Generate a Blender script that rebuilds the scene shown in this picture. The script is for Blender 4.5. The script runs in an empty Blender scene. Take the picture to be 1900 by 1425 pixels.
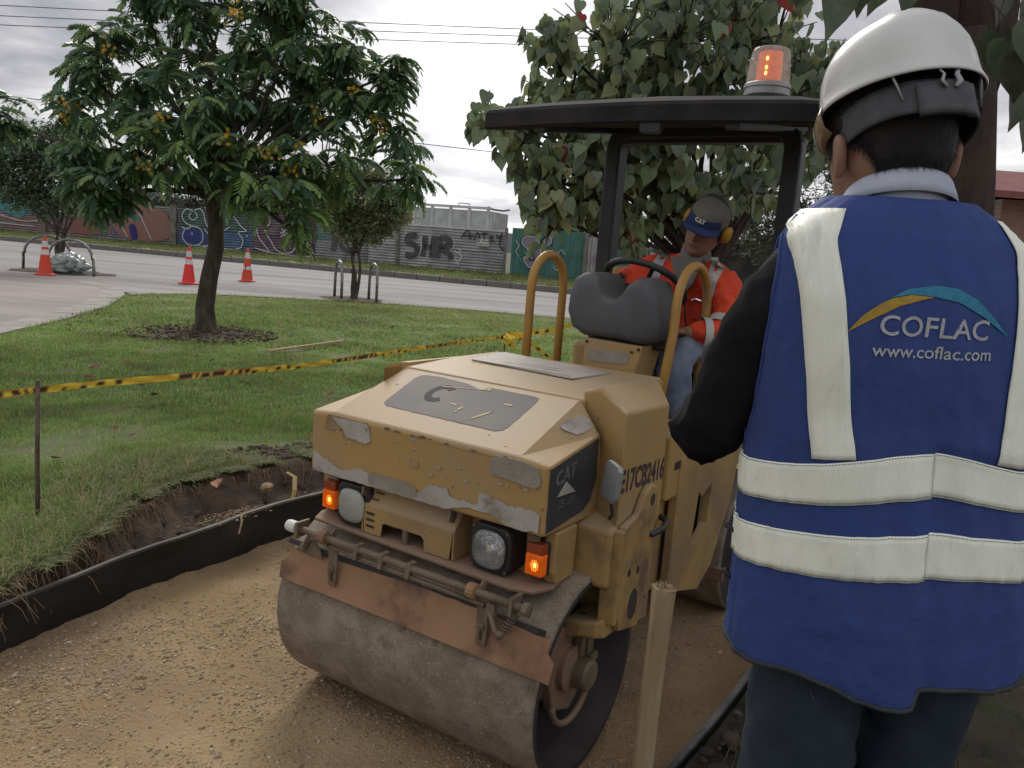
import bpy, bmesh, math, random
import numpy as np
from mathutils import Vector, Matrix, noise
sc = bpy.context.scene
R = math.radians
rnd = random.Random(7)
# ------------------------------------------------------------------ camera
CAM_H = 1.42
PITCH, ROLL, FPX = R(9.4), R(4.5), 1480.0
fw = Vector((0, math.cos(PITCH), -math.sin(PITCH)))
r0 = Vector((1, 0, 0)); u0 = r0.cross(fw)
rt = r0*math.cos(ROLL) + u0*math.sin(ROLL)
up = -r0*math.sin(ROLL) + u0*math.cos(ROLL)
cd = bpy.data.cameras.new("camera"); cam = bpy.data.objects.new("camera", cd)
sc.collection.objects.link(cam)
cd.sensor_width = 36; cd.lens = 36*FPX/1900; cd.clip_end = 5000; cd.clip_start = .05
cam.matrix_world = Matrix(((rt.x, up.x, -fw.x, 0), (rt.y, up.y, -fw.y, 0), (rt.z, up.z, -fw.z, CAM_H), (0, 0, 0, 1)))
sc.camera = cam
# ------------------------------------------------------------------ sky, sun, exposure
SUN_AZ, SUN_EL = R(-8), R(38)          # azimuth from +Y towards +X, elevation
w = bpy.data.worlds.new("World"); sc.world = w; w.use_nodes = True
nt = w.node_tree; N = nt.nodes; L = nt.links; N.clear()
def nn(tree, t, **k):
    n = tree.nodes.new(t)
    for a, b in k.items(): setattr(n, a, b)
    return n
def mth(tree, op, a, b=None, clamp=False):
    n = tree.nodes.new('ShaderNodeMath'); n.operation = op; n.use_clamp = clamp
    for i, v in enumerate((a, b)):
        if v is None: continue
        if isinstance(v, (int, float)): n.inputs[i].default_value = v
        else: tree.links.new(v, n.inputs[i])
    return n.outputs[0]
sky = nn(nt, 'ShaderNodeTexSky', sky_type='NISHITA'); sky.sun_disc = False
sky.sun_elevation = SUN_EL; sky.sun_rotation = SUN_AZ; sky.dust_density = 2.5
tc = nn(nt, 'ShaderNodeTexCoord'); sp = nn(nt, 'ShaderNodeSeparateXYZ'); L.new(tc.outputs['Generated'], sp.inputs[0])
zz = mth(nt, 'ADD', mth(nt, 'MAXIMUM', sp.outputs[2], 0.0), 0.13)
cx = mth(nt, 'DIVIDE', sp.outputs[0], zz); cy = mth(nt, 'DIVIDE', sp.outputs[1], zz)
cb = nn(nt, 'ShaderNodeCombineXYZ'); L.new(cx, cb.inputs[0]); L.new(cy, cb.inputs[1])
def noi(tree, vec, scale, detail=6, rough=.55, dist=0.0):
    n = tree.nodes.new('ShaderNodeTexNoise'); n.inputs['Scale'].default_value = scale
    n.inputs['Detail'].default_value = detail; n.inputs['Roughness'].default_value = rough
    n.inputs['Distortion'].default_value = dist
    if vec is not None: tree.links.new(vec, n.inputs['Vector'])
    return n.outputs['Fac']
def ramp(tree, fac, stops, interp='EASE'):
    n = tree.nodes.new('ShaderNodeValToRGB'); n.color_ramp.interpolation = interp
    e = n.color_ramp.elements
    while len(e) < len(stops): e.new(.5)
    for i, (p, c) in enumerate(stops):
        e[i].position = p; e[i].color = (c if len(c) == 4 else (*c, 1)) if not isinstance(c, float) else (c, c, c, 1)
    tree.links.new(fac, n.inputs[0]); return n.outputs[0]
def mix(tree, fac, a, b, mode='MIX'):
    n = tree.nodes.new('ShaderNodeMix'); n.data_type = 'RGBA'; n.blend_type = mode
    for k, v in ((0, fac), (6, a), (7, b)):
        if isinstance(v, (int, float)): n.inputs[k].default_value = v
        elif isinstance(v, tuple): n.inputs[k].default_value = (*v, 1) if len(v) == 3 else v
        else: tree.links.new(v, n.inputs[k])
    return n.outputs[2]
n1 = noi(nt, cb.outputs[0], .75, 9, .58, .35)
n2 = noi(nt, cb.outputs[0], .23, 4, .5)
n3 = noi(nt, cb.outputs[0], 1.9, 6, .6, .2)
cm = mth(nt, 'ADD', mth(nt, 'MULTIPLY', n1, .62), mth(nt, 'ADD', mth(nt, 'MULTIPLY', n2, .28), mth(nt, 'MULTIPLY', n3, .10)))
cloud = ramp(nt, cm, [(.38, (1.8, 1.88, 2.15)), (.45, (2.9, 2.95, 3.25)), (.50, (4.2, 4.2, 4.45)), (.545, (6.2, 6.2, 6.3)), (.62, (9.8, 9.8, 9.7))], 'LINEAR')
# thin cloud glowing round the hidden sun
gd = nn(nt, 'ShaderNodeVectorMath', operation='DOT_PRODUCT'); L.new(tc.outputs['Generated'], gd.inputs[0])
g = Vector((math.sin(R(-3.5))*math.cos(R(10)), math.cos(R(-3.5))*math.cos(R(12)), math.sin(R(12)))); gd.inputs[1].default_value = g
gdm = mth(nt, 'MAXIMUM', gd.outputs['Value'], 0.0)
glow = mth(nt, 'ADD', mth(nt, 'MULTIPLY', mth(nt, 'POWER', gdm, 90.0), .75), mth(nt, 'MULTIPLY', mth(nt, 'POWER', gdm, 14.0), .10))
cl2 = mix(nt, 1.0, cloud, mix(nt, glow, (0.0, 0.0, 0.0), (6.5, 6.4, 6.3)), 'ADD')
hole = ramp(nt, noi(nt, cb.outputs[0], .5, 5, .5), [(.60, 0.0), (.72, .35)])
fin = mix(nt, hole, cl2, sky.outputs[0])
bg = nn(nt, 'ShaderNodeBackground'); bg.inputs['Strength'].default_value = .085; L.new(fin, bg.inputs[0])
wo = nn(nt, 'ShaderNodeOutputWorld'); L.new(bg.outputs[0], wo.inputs[0])
sd = bpy.data.lights.new("sun", 'SUN'); sd.energy = 1.5; sd.angle = R(28); sd.color = (1, .95, .88)
sun = bpy.data.objects.new("sun", sd); sc.collection.objects.link(sun)
sdir = Vector((math.sin(SUN_AZ)*math.cos(SUN_EL), math.cos(SUN_AZ)*math.cos(SUN_EL), math.sin(SUN_EL)))
sun.rotation_euler = sdir.to_track_quat('Z', 'Y').to_euler(); sun.location = (0, 0, 30)
sc.view_settings.view_transform = 'Standard'; sc.view_settings.look = 'None'
sc.view_settings.exposure = 0.70; sc.view_settings.gamma = 1.0; sc.view_settings.use_curve_mapping = False
sc.render.engine = 'CYCLES'; sc.cycles.use_denoising = True
sc.cycles.max_bounces = 5; sc.cycles.transparent_max_bounces = 8

# ------------------------------------------------------------------ materials
def mat(name, base, c2=None, scale=6.0, rough=.7, metal=0.0, bump=0.0, bscale=60.0, lo=.42, hi=.62, c3=None, s3=2.0, lo3=.5, hi3=.65,
        dust=None, dustamt=.6, spec=.4, attr=False, vary=0.0, coat=0.0, emit=None, estr=0.0, stretch=None, trans=0.0, bdist=.01, detail=5, sub=0.0, speck=None):
    m = bpy.data.materials.new(name); m.use_nodes = True; t = m.node_tree
    b = t.nodes['Principled BSDF']; b.inputs['Roughness'].default_value = rough; b.inputs['Metallic'].default_value = metal
    b.inputs['Specular IOR Level'].default_value = spec
    b.inputs['Coat Weight'].default_value = coat
    tcn = t.nodes.new('ShaderNodeTexCoord'); vec = tcn.outputs['Object']
    if stretch:
        mp = t.nodes.new('ShaderNodeMapping'); mp.inputs['Scale'].default_value = stretch; t.links.new(vec, mp.inputs[0]); vec = mp.outputs[0]
    col = None
    if c2 is not None: col = ramp(t, noi(t, vec, scale, detail), [(lo, base), (hi, c2)], 'LINEAR')
    else:
        rg = t.nodes.new('ShaderNodeRGB'); rg.outputs[0].default_value = (*base, 1); col = rg.outputs[0]
    if c3 is not None:
        col = mix(t, ramp(t, noi(t, vec, s3, 8, .62), [(lo3, 0.0), (hi3, 1.0)], 'LINEAR'), col, c3)
    if speck:
        col = mix(t, ramp(t, noi(t, vec, speck[1], 3, .7), [(speck[2], 0.0), (speck[3], 1.0)], 'LINEAR'), col, speck[0])
    if attr:
        a = t.nodes.new('ShaderNodeAttribute'); a.attribute_name = 'tint'; col = mix(t, 1.0, col, a.outputs['Color'], 'MULTIPLY')
    if vary == .28: col = mix(t, 1.0, col, (1.75, 1.6, 1.5), 'MULTIPLY')
    if vary:
        oi = t.nodes.new('ShaderNodeObjectInfo'); v = mth(t, 'ADD', mth(t, 'MULTIPLY', oi.outputs['Random'], 2*vary), 1-vary)
        hs = t.nodes.new('ShaderNodeHueSaturation'); t.links.new(v, hs.inputs['Value']); t.links.new(col, hs.inputs['Color']); col = hs.outputs[0]
    if dust:
        ge = t.nodes.new('ShaderNodeNewGeometry'); s = t.nodes.new('ShaderNodeSeparateXYZ'); t.links.new(ge.outputs['Normal'], s.inputs[0])
        f = mth(t, 'MULTIPLY', ramp(t, s.outputs[2], [(.2, 0.0), (.95, 1.0)], 'LINEAR'), dustamt)
        f = mth(t, 'MULTIPLY', f, ramp(t, noi(t, vec, 3.2, 7, .6), [(.3, .45), (.62, 1.0)], 'LINEAR'))
        col = mix(t, f, col, dust)
    t.links.new(col, b.inputs['Base Color'])
    if bump:
        bn = t.nodes.new('ShaderNodeBump'); bn.inputs['Strength'].default_value = bump; bn.inputs['Distance'].default_value = bdist
        t.links.new(noi(t, vec, bscale, 6, .65), bn.inputs['Height']); t.links.new(bn.outputs[0], b.inputs['Normal'])
    if emit: b.inputs['Emission Color'].default_value = (*emit, 1); b.inputs['Emission Strength'].default_value = estr
    if trans: b.inputs['Transmission Weight'].default_value = trans
    if sub:
        tr = t.nodes.new('ShaderNodeBsdfTranslucent'); t.links.new(col, tr.inputs[0]); ms = t.nodes.new('ShaderNodeMixShader')
        ms.inputs[0].default_value = sub; t.links.new(b.outputs[0], ms.inputs[1]); t.links.new(tr.outputs[0], ms.inputs[2])
        t.links.new(ms.outputs[0], t.nodes['Material Output'].inputs[0])
    return m

# ------------------------------------------------------------------ mesh builder
class MB:
    def __init__(s): s.v = []; s.f = []
    def add(s, vs, fs):
        o = len(s.v); s.v += [tuple(map(float, p)) for p in vs]; s.f += [tuple(i+o for i in f) for f in fs]; return s
    def box(s, c, d, rot=None, taper=1.0):
        x, y, z = d[0]/2, d[1]/2, d[2]/2
        vs = [Vector((sx*x*(taper if sz > 0 else 1), sy*y*(taper if sz > 0 else 1), sz*z)) for sz in (-1, 1) for sy in (-1, 1) for sx in (-1, 1)]
        if rot is not None: vs = [rot @ p for p in vs]
        vs = [p+Vector(c) for p in vs]
        return s.add(vs, [(0, 2, 3, 1), (4, 5, 7, 6), (0, 1, 5, 4), (2, 6, 7, 3), (0, 4, 6, 2), (1, 3, 7, 5)])
    def tube(s, path, r, n=8, cap=True, closed=False, flat=None):
        P = [Vector(p) for p in path]; k = len(P); rs = r if isinstance(r, (list, tuple)) else [r]*k
        vs = []; prev = None
        for i, p in enumerate(P):
            a = P[(i-1) % k] if (closed or i > 0) else p; b = P[(i+1) % k] if (closed or i < k-1) else p
            t = (b-a).normalized() if (b-a).length > 1e-9 else Vector((0, 0, 1))
            if prev is None:
                q = Vector((0, 0, 1)) if abs(t.z) < .9 else Vector((1, 0, 0)); x = t.cross(q).normalized()
            else: x = (prev - t*prev.dot(t)).normalized()
            prev = x; y = t.cross(x)
            for j in range(n):
                a_ = 2*math.pi*j/n; vs.append(p + x*(math.cos(a_)*rs[i]) + y*(math.sin(a_)*rs[i]*(flat or 1)))
        fs = []
        for i in range(k if closed else k-1):
            for j in range(n):
                i2 = (i+1) % k
                fs.append((i*n+j, i*n+(j+1) % n, i2*n+(j+1) % n, i2*n+j))
        if cap and not closed: fs.append(tuple(range(n))[::-1]); fs.append(tuple((k-1)*n+j for j in range(n)))
        return s.add(vs, fs)
    def lathe(s, prof, c=(0, 0, 0), axis='z', n=24, cap=True, sx=1, sy=1):
        vs = []
        for (r, h) in prof:
            for j in range(n):
                a = 2*math.pi*j/n; x, y = r*math.cos(a)*sx, r*math.sin(a)*sy
                p = (x, y, h) if axis == 'z' else ((h, x, y) if axis == 'x' else (x, h, y))
                vs.append((p[0]+c[0], p[1]+c[1], p[2]+c[2]))
        fs = []
        for i in range(len(prof)-1):
            for j in range(n): fs.append((i*n+j, i*n+(j+1) % n, (i+1)*n+(j+1) % n, (i+1)*n+j))
        if cap: fs.append(tuple(range(n))[::-1]); fs.append(tuple((len(prof)-1)*n+j for j in range(n)))
        return s.add(vs, fs)
    def prism(s, poly, a0, a1, axis=0):
        """poly in the two other axes (in order), extruded along axis from a0 to a1"""
        def P(a, q):
            return (a, q[0], q[1]) if axis == 0 else ((q[0], a, q[1]) if axis == 1 else (q[0], q[1], a))
        n = len(poly); vs = [P(a0, q) for q in poly]+[P(a1, q) for q in poly]
        fs = [tuple(range(n))[::-1], tuple(range(n, 2*n))]+[(i, (i+1) % n, n+(i+1) % n, n+i) for i in range(n)]
        return s.add(vs, fs)
    def loft(s, rings, cap=True):
        n = len(rings[0]); vs = [p for r in rings for p in r]; fs = []
        for i in range(len(rings)-1):
            for j in range(n): fs.append((i*n+j, i*n+(j+1) % n, (i+1)*n+(j+1) % n, (i+1)*n+j))
        if cap: fs.append(tuple(range(n))[::-1]); fs.append(tuple((len(rings)-1)*n+j for j in range(n)))
        return s.add(vs, fs)
    def sheet(s, grid):
        m = len(grid[0]); vs = [p for r in grid for p in r]; fs = []
        for i in range(len(grid)-1):
            for j in range(m-1): fs.append((i*m+j, i*m+j+1, (i+1)*m+j+1, (i+1)*m+j))
        return s.add(vs, fs)
    def blob(s, c, r, n=10, m=7, jit=0.0, seed=0):
        rr = random.Random(seed); rings = []
        for i in range(1, m):
            th = math.pi*i/m
            rings.append([(c[0]+r[0]*math.sin(th)*math.cos(2*math.pi*j/n)*(1+rr.uniform(-jit, jit)), c[1]+r[1]*math.sin(th)*math.sin(2*math.pi*j/n)*(1+rr.uniform(-jit, jit)),
                           c[2]-r[2]*math.cos(th)*(1+rr.uniform(-jit, jit))) for j in range(n)])
        return s.loft(rings)
    def obj(s, name, m, parent=None, smooth=False, bevel=0.0, seg=2, fix=True, thick=0.0, subsurf=0, base=None):
        me = bpy.data.meshes.new(name)
        if base is None:
            q = parent
            while q is not None and '_b' not in q.keys(): q = q.parent
            base_ = q['_b'] if q is not None else (0, 0, 0)
        else: base_ = base
        b = Vector(base_)
        me.from_pydata([(p[0]-b.x, p[1]-b.y, p[2]-b.z) for p in s.v], [], s.f)
        if fix:
            bm = bmesh.new(); bm.from_mesh(me); bmesh.ops.recalc_face_normals(bm, faces=bm.faces); bm.to_mesh(me); bm.free()
        if smooth: me.polygons.foreach_set('use_smooth', [True]*len(me.polygons))
        o = bpy.data.objects.new(name, me); sc.collection.objects.link(o)
        if m: me.materials.append(m)
        if parent is not None: o.parent = parent
        elif base is not None: o.location = b
        if thick: k = o.modifiers.new('solid', 'SOLIDIFY'); k.thickness = thick; k.offset = 0
        if bevel:
            k = o.modifiers.new('bevel', 'BEVEL'); k.width = bevel; k.segments = seg; k.limit_method = 'ANGLE'; k.angle_limit = R(35)
            k.harden_normals = False
        if subsurf: k = o.modifiers.new('sub', 'SUBSURF'); k.levels = subsurf; k.render_levels = subsurf
        return o
def np_obj(name, V, Fc, m, parent=None, tint=None, smooth=False):
    """fast mesh from arrays; Fc is (n,3) or (n,4)"""
    me = bpy.data.meshes.new(name); V = np.asarray(V, np.float32); Fc = np.asarray(Fc, np.int32); k = Fc.shape[1]
    me.vertices.add(len(V)); me.vertices.foreach_set('co', V.ravel())
    me.loops.add(Fc.size); me.loops.foreach_set('vertex_index', Fc.ravel())
    me.polygons.add(len(Fc)); me.polygons.foreach_set('loop_start', np.arange(0, Fc.size, k, dtype=np.int32))
    try: me.polygons.foreach_set('loop_total', np.full(len(Fc), k, np.int32))
    except Exception: pass
    if smooth: me.polygons.foreach_set('use_smooth', np.ones(len(Fc), bool))
    if tint is not None:
        a = me.color_attributes.new('tint', 'FLOAT_COLOR', 'POINT')
        c = np.ones((len(V), 4), np.float32); c[:, :3] = tint; a.data.foreach_set('color', c.ravel())
    me.update(calc_edges=True); me.validate()
    o = bpy.data.objects.new(name, me); sc.collection.objects.link(o)
    if m: me.materials.append(m)
    if parent is not None: o.parent = parent
    return o
def tag(o, label=None, cat=None, group=None, kind=None):
    if label: o['label'] = label
    if cat: o['category'] = cat
    if group: o['group'] = group
    if kind: o['kind'] = kind
    return o
def thing(name, label, cat, base=(0, 0, 0), mw=None, group=None):
    """Empty; parts are authored in the frame mw (matrix) and rebased on `base` (in that frame)"""
    o = bpy.data.objects.new(name, None); sc.collection.objects.link(o); o.empty_display_size = .1
    o.matrix_world = (mw if mw is not None else Matrix()) @ Matrix.Translation(Vector(base))
    o['_b'] = list(base); return tag(o, label, cat, group)
def copy_tree(o, parent=None, label=None):
    c = o.copy(); sc.collection.objects.link(c); c.parent = parent
    for ch in list(o.children): copy_tree(ch, c)
    if label: c['label'] = label
    return c
def arc(c, r, a0, a1, n, ax=(0, 2), third=0.0):
    out = []
    for i in range(n+1):
        a = R(a0+(a1-a0)*i/n); p = [third]*3; p[ax[0]] = c[0]+r*math.cos(a); p[ax[1]] = c[1]+r*math.sin(a); out.append(tuple(p))
    return out
def text_mesh(txt, size, ext=0.0, bold=0.0, res=3):
    cu = bpy.data.curves.new('lettering', 'FONT'); cu.body = txt; cu.size = size; cu.align_x = 'CENTER'; cu.align_y = 'CENTER'
    cu.offset = bold; cu.resolution_u = res; cu.extrude = ext
    o = bpy.data.objects.new('lettering', cu); sc.collection.objects.link(o)
    dg = bpy.context.evaluated_depsgraph_get(); me = bpy.data.meshes.new_from_object(o.evaluated_get(dg))
    bpy.data.objects.remove(o); bm = bmesh.new(); bm.from_mesh(me); bmesh.ops.triangulate(bm, faces=bm.faces)
    vs = [tuple(v.co) for v in bm.verts]; fs = [tuple(v.index for v in f.verts) for f in bm.faces]; bm.free(); bpy.data.meshes.remove(me)
    return vs, fs
def fbm(x, y, s=1.0, z=0.0): return noise.fractal(Vector((x*s, y*s, z)), 1.0, 2.0, 4)
# machine / trench frame: x along the drum axis, y rearwards, z up from the trench floor
TZ = -0.28; YAW = .565
MF = Matrix.Translation((-.145, 2.735, TZ)) @ Matrix.Rotation(-YAW, 4, 'Z')
MFi = MF.inverted()
# ------------------------------------------------------------------ ground, trench, lawn
M_soil = mat('soil_mat', (.065, .045, .033), (.12, .088, .062), 9, .95, bump=.9, bscale=35, c3=(.15, .115, .07), s3=4, lo3=.55, hi3=.75, bdist=.03)
M_lawnbase = mat('turf_mat', (.035, .045, .018), (.06, .06, .03), 3, .95, bump=.6, bscale=40, c3=(.09, .075, .045), s3=1.3, lo3=.56, hi3=.72, bdist=.02)
M_grav = mat('road_base_mat', (.36, .25, .128), (.47, .345, .20), 1.6, .92, bump=1.0, bscale=55, c3=(.28, .19, .115), s3=.9, lo3=.46, hi3=.66, bdist=.02, detail=9)
M_far = mat('far_ground_mat', (.06, .075, .035), (.09, .085, .05), .05, .95)
def LW(x, y, z=0.0):
    p = MF @ Vector((x, y, 0)); return (p.x, p.y, z)
g = MB(); g.add([(-1800, -300, -.75), (1800, -300, -.75), (1800, 2500, -.75), (-1800, 2500, -.75)], [(0, 1, 2, 3)])
tag(g.obj('ground', M_far, fix=False), kind='structure')
def xL(y):     # inner face of the left edging, local x for local y
    return float(np.interp(y, [-4, -1.2, -.84, -.11, .43, 1.0, 3, 6, 12], [-1.30, -1.46, -1.53, -1.64, -1.70, -1.69, -1.64, -1.5, -1.2]))+.012*math.sin(y*5.1)
def xR(y): return float(np.interp(y, [-4, -1, -.3, .3, 1.2, 3, 12], [.80, .84, .87, .90, .93, .95, 1.0]))+.01*math.sin(y*4+1)
def gap(y):    # width of the raw cut behind the left edging
    return float(np.interp(y, [-4, -.9, -.55, -.3, 0, .35, .9, 1.5, 5, 12], [.02, .03, .12, .26, .44, .58, .56, .48, .3, .2]))+.05*fbm(y, 3, 3.5)
def floor_z(x, y, a, b):
    z = TZ+.012*fbm(x, y, 2.2)+.006*fbm(x, y, 11)+.27*max(0, min(1, (y-10.5)/2.5))
    if y < -.2: z -= .010*math.exp(-((x-(-.55-.35*(y+1)+.03*math.sin(y*5)))/.012)**2)*max(0, .5+.8*fbm(x, y, 3))
    return z+.03*math.exp(-(min(x-a, b-x)/.12)**2)*(1+.5*fbm(x, y, 6))
# trench floor sheet (local grid)
gr = []
ys = np.concatenate([np.arange(-4, 3.2, .035), np.arange(3.2, 22.1, .25)])
for y in ys:
    a, b = xL(y)-.03, xR(y)+.03; row = []
    for i in range(90):
        x = a+(b-a)*i/89
        z = floor_z(x, y, a, b)
        row.append(LW(x, y, z))
    gr.append(row)
m = MB(); m.sheet(gr); tag(m.obj('trench_floor', M_grav, smooth=True, fix=False), kind='structure')
# lawn with raw soil bank, local grid, left side
def lawn_z(x, y):
    return (.025*fbm(x, y, .5)+.012*fbm(x, y, 2.3))/(1+max(0, abs(x)-4)*.25)
gl = []; ysl = np.concatenate([np.arange(-4, 3.5, .04), np.arange(3.5, 7, .12), np.arange(7, 22.01, .75)])
offs_ = list(np.linspace(0, 1, 11))
xs_out = np.concatenate([np.arange(.03, .9, .035), np.arange(.9, 3, .12), np.arange(3, 9, .4), np.arange(9, 31, 2.0)])
def bank_edge(y): return xL(y)-.02
for y in ysl:
    row = []; e = bank_edge(y); gp = max(gap(y), .02)
    for t in offs_:
        x = e-gp*t
        zb = -.17+.06*fbm(x, y, 5)            # bottom of the cut
        zt = lawn_z(x, y)+.0
        s = max(0, min(1, (t-.42)/.5)); s = s*s*(3-2*s)
        row.append((x+.02*fbm(x, y, 9), y, zb*(1-s)+zt*s+.022*fbm(x, y, 7)+.026*fbm(x, y, 17, 2)))
    for d in xs_out:
        x = e-gp-d; lip = .03*math.exp(-d/.12)
        row.append((x, y, lawn_z(x, y)-.0+lip*(.6+fbm(x, y, 6))))
    gl.append([LW(a, b, c) for a, b, c in row])
m = MB(); m.sheet(gl)
M_turf = mat('turf_soil_mat', (.13, .18, .065), (.17, .185, .085), 3, .95, bump=.8, bscale=30, c3=(.19, .16, .10), s3=1.4, lo3=.52, hi3=.66, bdist=.03)
o = m.obj('lawn', M_turf, smooth=True, fix=False); o.data.materials.append(M_soil)
nrow = len(gl[0])-1
for i, p in enumerate(o.data.polygons):
    c = i % nrow; yy = ysl[i//nrow]; lim = 11+(7+6*fbm(yy, 1, 1.1)+5*fbm(yy, 7, 5) if yy > .3 else 1)
    if c < lim: p.material_index = 1
tag(o, kind='structure')
# right bank
gl = []
for y in np.concatenate([np.arange(-4, 3.5, .05), np.arange(3.5, 22.1, .25)]):
    row = []
    for d in np.concatenate([np.arange(0, .8, .04), np.arange(.8, 4, .2), np.arange(4, 30, 2.0)]):
        x = xR(y)+.02+d; s = min(1, d/.30); s = s*s*(3-2*s)
        row.append(LW(x, y, -.10*(1-s)+.03*fbm(x, y, 3)+.025*fbm(x, y, 12)*s))
    gl.append(row)
m = MB(); m.sheet(gl); M_rs = mat('right_soil_mat', (.04, .036, .024), (.075, .055, .038), 5, .95, bump=.9, bscale=30, c3=(.05, .062, .024), s3=1.1, lo3=.5, hi3=.62, bdist=.03)
tag(m.obj('soil_bank', M_rs, smooth=True, fix=False), kind='structure')
# black edging strips
M_edge = mat('edging_mat', (.012, .012, .013), (.022, .021, .021), 4, .55, bump=.25, bscale=12, dust=(.10, .09, .08), dustamt=.8, c3=(.05, .043, .036), s3=2.5, lo3=.58, hi3=.75)
def edging(fx, side, y0, y1, top, label):
    t = thing('edging_board', label, 'edging', LW(fx(0), 0, TZ), group='black edging boards along the trench')
    m = MB(); m2 = MB(); rings = []; rt_ = []
    for y in np.arange(y0, y1, .06):
        x = fx(y); w_ = .014; tp = top+.008*math.sin(y*3)+.01*fbm(y, side, 1.5)
        b = .012*math.sin(y*7+side)*1.2
        cr = [(x, TZ-.06), (x+b*.6, TZ+.07), (x+b, TZ+.14), (x, tp-.012), (x+side*w_, tp-.012), (x+side*w_, TZ-.06)]
        rings.append([LW(p[0], y, p[1]) for p in cr])
        rt_.append([LW(p[0], y, p[1]) for p in [(x-side*.003, tp-.012), (x-side*.003, tp), (x+side*(w_+.003), tp), (x+side*(w_+.003), tp-.012)]])
    m.loft(rings); m.obj('strip', M_edge, t, smooth=False)
    m2.loft(rt_); m2.obj('top_rim', M_rim, t)
    return t
M_rim = mat('rim_mat', (.07, .067, .065), (.16, .15, .14), 3, .7, c3=(.16, .15, .14), s3=3, lo3=.5, hi3=.65)
edging(xL, -1, -4, 11, -.05, 'long black edging board with a pale dusty rim along the lawn bank')
edging(xR, 1, -4, 11, -.07, 'short stretch of black edging board at the feet of the man in the blue vest')

# ------------------------------------------------------------------ loose stones
def icosa():
    t = (1+5**.5)/2
    V = np.array([(-1, t, 0), (1, t, 0), (-1, -t, 0), (1, -t, 0), (0, -1, t), (0, 1, t), (0, -1, -t), (0, 1, -t), (t, 0, -1), (t, 0, 1), (-t, 0, -1), (-t, 0, 1)], float)/1.9
    F = np.array([(0, 11, 5), (0, 5, 1), (0, 1, 7), (0, 7, 10), (0, 10, 11), (1, 5, 9), (5, 11, 4), (11, 10, 2), (10, 7, 6), (7, 1, 8), (3, 9, 4), (3, 4, 2), (3, 2, 6), (3, 6, 8), (3, 8, 9), (4, 9, 5), (2, 4, 11), (6, 2, 10), (8, 6, 7), (9, 8, 1)])
    return V, F
rs = np.random.RandomState(3)
def stones(name, P, S, m, cols, kind='stuff', parent=None):
    V0, F0 = icosa(); n = len(P)
    A = rs.uniform(0, 2*np.pi, n); ca, sa = np.cos(A), np.sin(A)
    sc3 = np.stack([S*rs.uniform(.7, 1.3, n), S*rs.uniform(.6, 1.1, n), S*rs.uniform(.35, .75, n)], 1)
    V = V0[None]*(1+rs.uniform(-.22, .22, (n, 12, 1)))*sc3[:, None]
    X = V[..., 0]*ca[:, None]-V[..., 1]*sa[:, None]; Y = V[..., 0]*sa[:, None]+V[..., 1]*ca[:, None]
    V = np.stack([X, Y, V[..., 2]], -1)+P[:, None]
    F = (F0[None]+12*np.arange(n)[:, None, None]).reshape(-1, 3)
    c = np.asarray(cols)[rs.randint(0, len(cols), n)]*rs.uniform(.75, 1.25, (n, 1)); tint = np.repeat(c, 12, 0)
    o = np_obj(name, V.reshape(-1, 3), F, m, parent, tint); return tag(o, kind=kind)
M_stone = mat('stone_mat', (1, 1, 1), None, rough=.9, attr=True, bump=.4, bscale=150)
n = 95000; y = rs.uniform(-2.6, 3.0, n); y[:12000] = rs.uniform(-1.2, .8, 12000)
fx = rs.uniform(0, 1, n); a = np.array([xL(v) for v in y])+.02; b = np.array([xR(v) for v in y])-.02
x = a+(b-a)*fx
dens = np.array([.34+1.3*fbm(p, q, .9, 5) for p, q in zip(x, y)])+.7*np.exp(-((x-a)/.5)**2)
keep = rs.uniform(0, 1, n) < np.clip(dens, .12, 1)
keep &= ~((np.abs(y) < .12) & (np.abs(x) < .56))
x, y, a, b = x[keep], y[keep], a[keep]-.05, b[keep]+.05; s = np.clip(rs.lognormal(-5.62, .45, len(x)), .0017, .015)
P = np.array([LW(p, q, floor_z(p, q, c_, d_)+.001) for p, q, c_, d_ in zip(x, y, a, b)])
stones('gravel', P, s, M_stone, [(.33, .24, .155), (.39, .285, .185), (.28, .195, .12), (.44, .35, .25), (.37, .28, .195)])
for nm, k, zone, cols in (('soil_clods', 5200, 'L', [(.075, .052, .038), (.11, .08, .055), (.06, .042, .03)]), ('soil_clods', 1500, 'R', [(.055, .042, .03), (.04, .03, .022), (.08, .06, .045)])):
    P = []; S = []
    for i in range(k):
        y = rs.uniform(-1.2, 3.4)
        if zone == 'L':
            gp = gap(y); t = rs.uniform(0, 1.6); x = bank_edge(y)-gp*t-.02; z = (-.17+.06*fbm(x, y, 5)) if t < .5 else (lawn_z(x, y)+.01 if t > .92 else -.17+(t-.5)/.42*.17)
            if y < -.2 and t > .9: continue
        else: x = xR(y)+.03+abs(rs.normal(0, .4)); y -= 1.2; z = -.05
        P.append(LW(x, y, z)); S.append(min(.05, rs.lognormal(-4.5, .6)))
    stones(nm, np.array(P), np.array(S), M_stone, cols)

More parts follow.
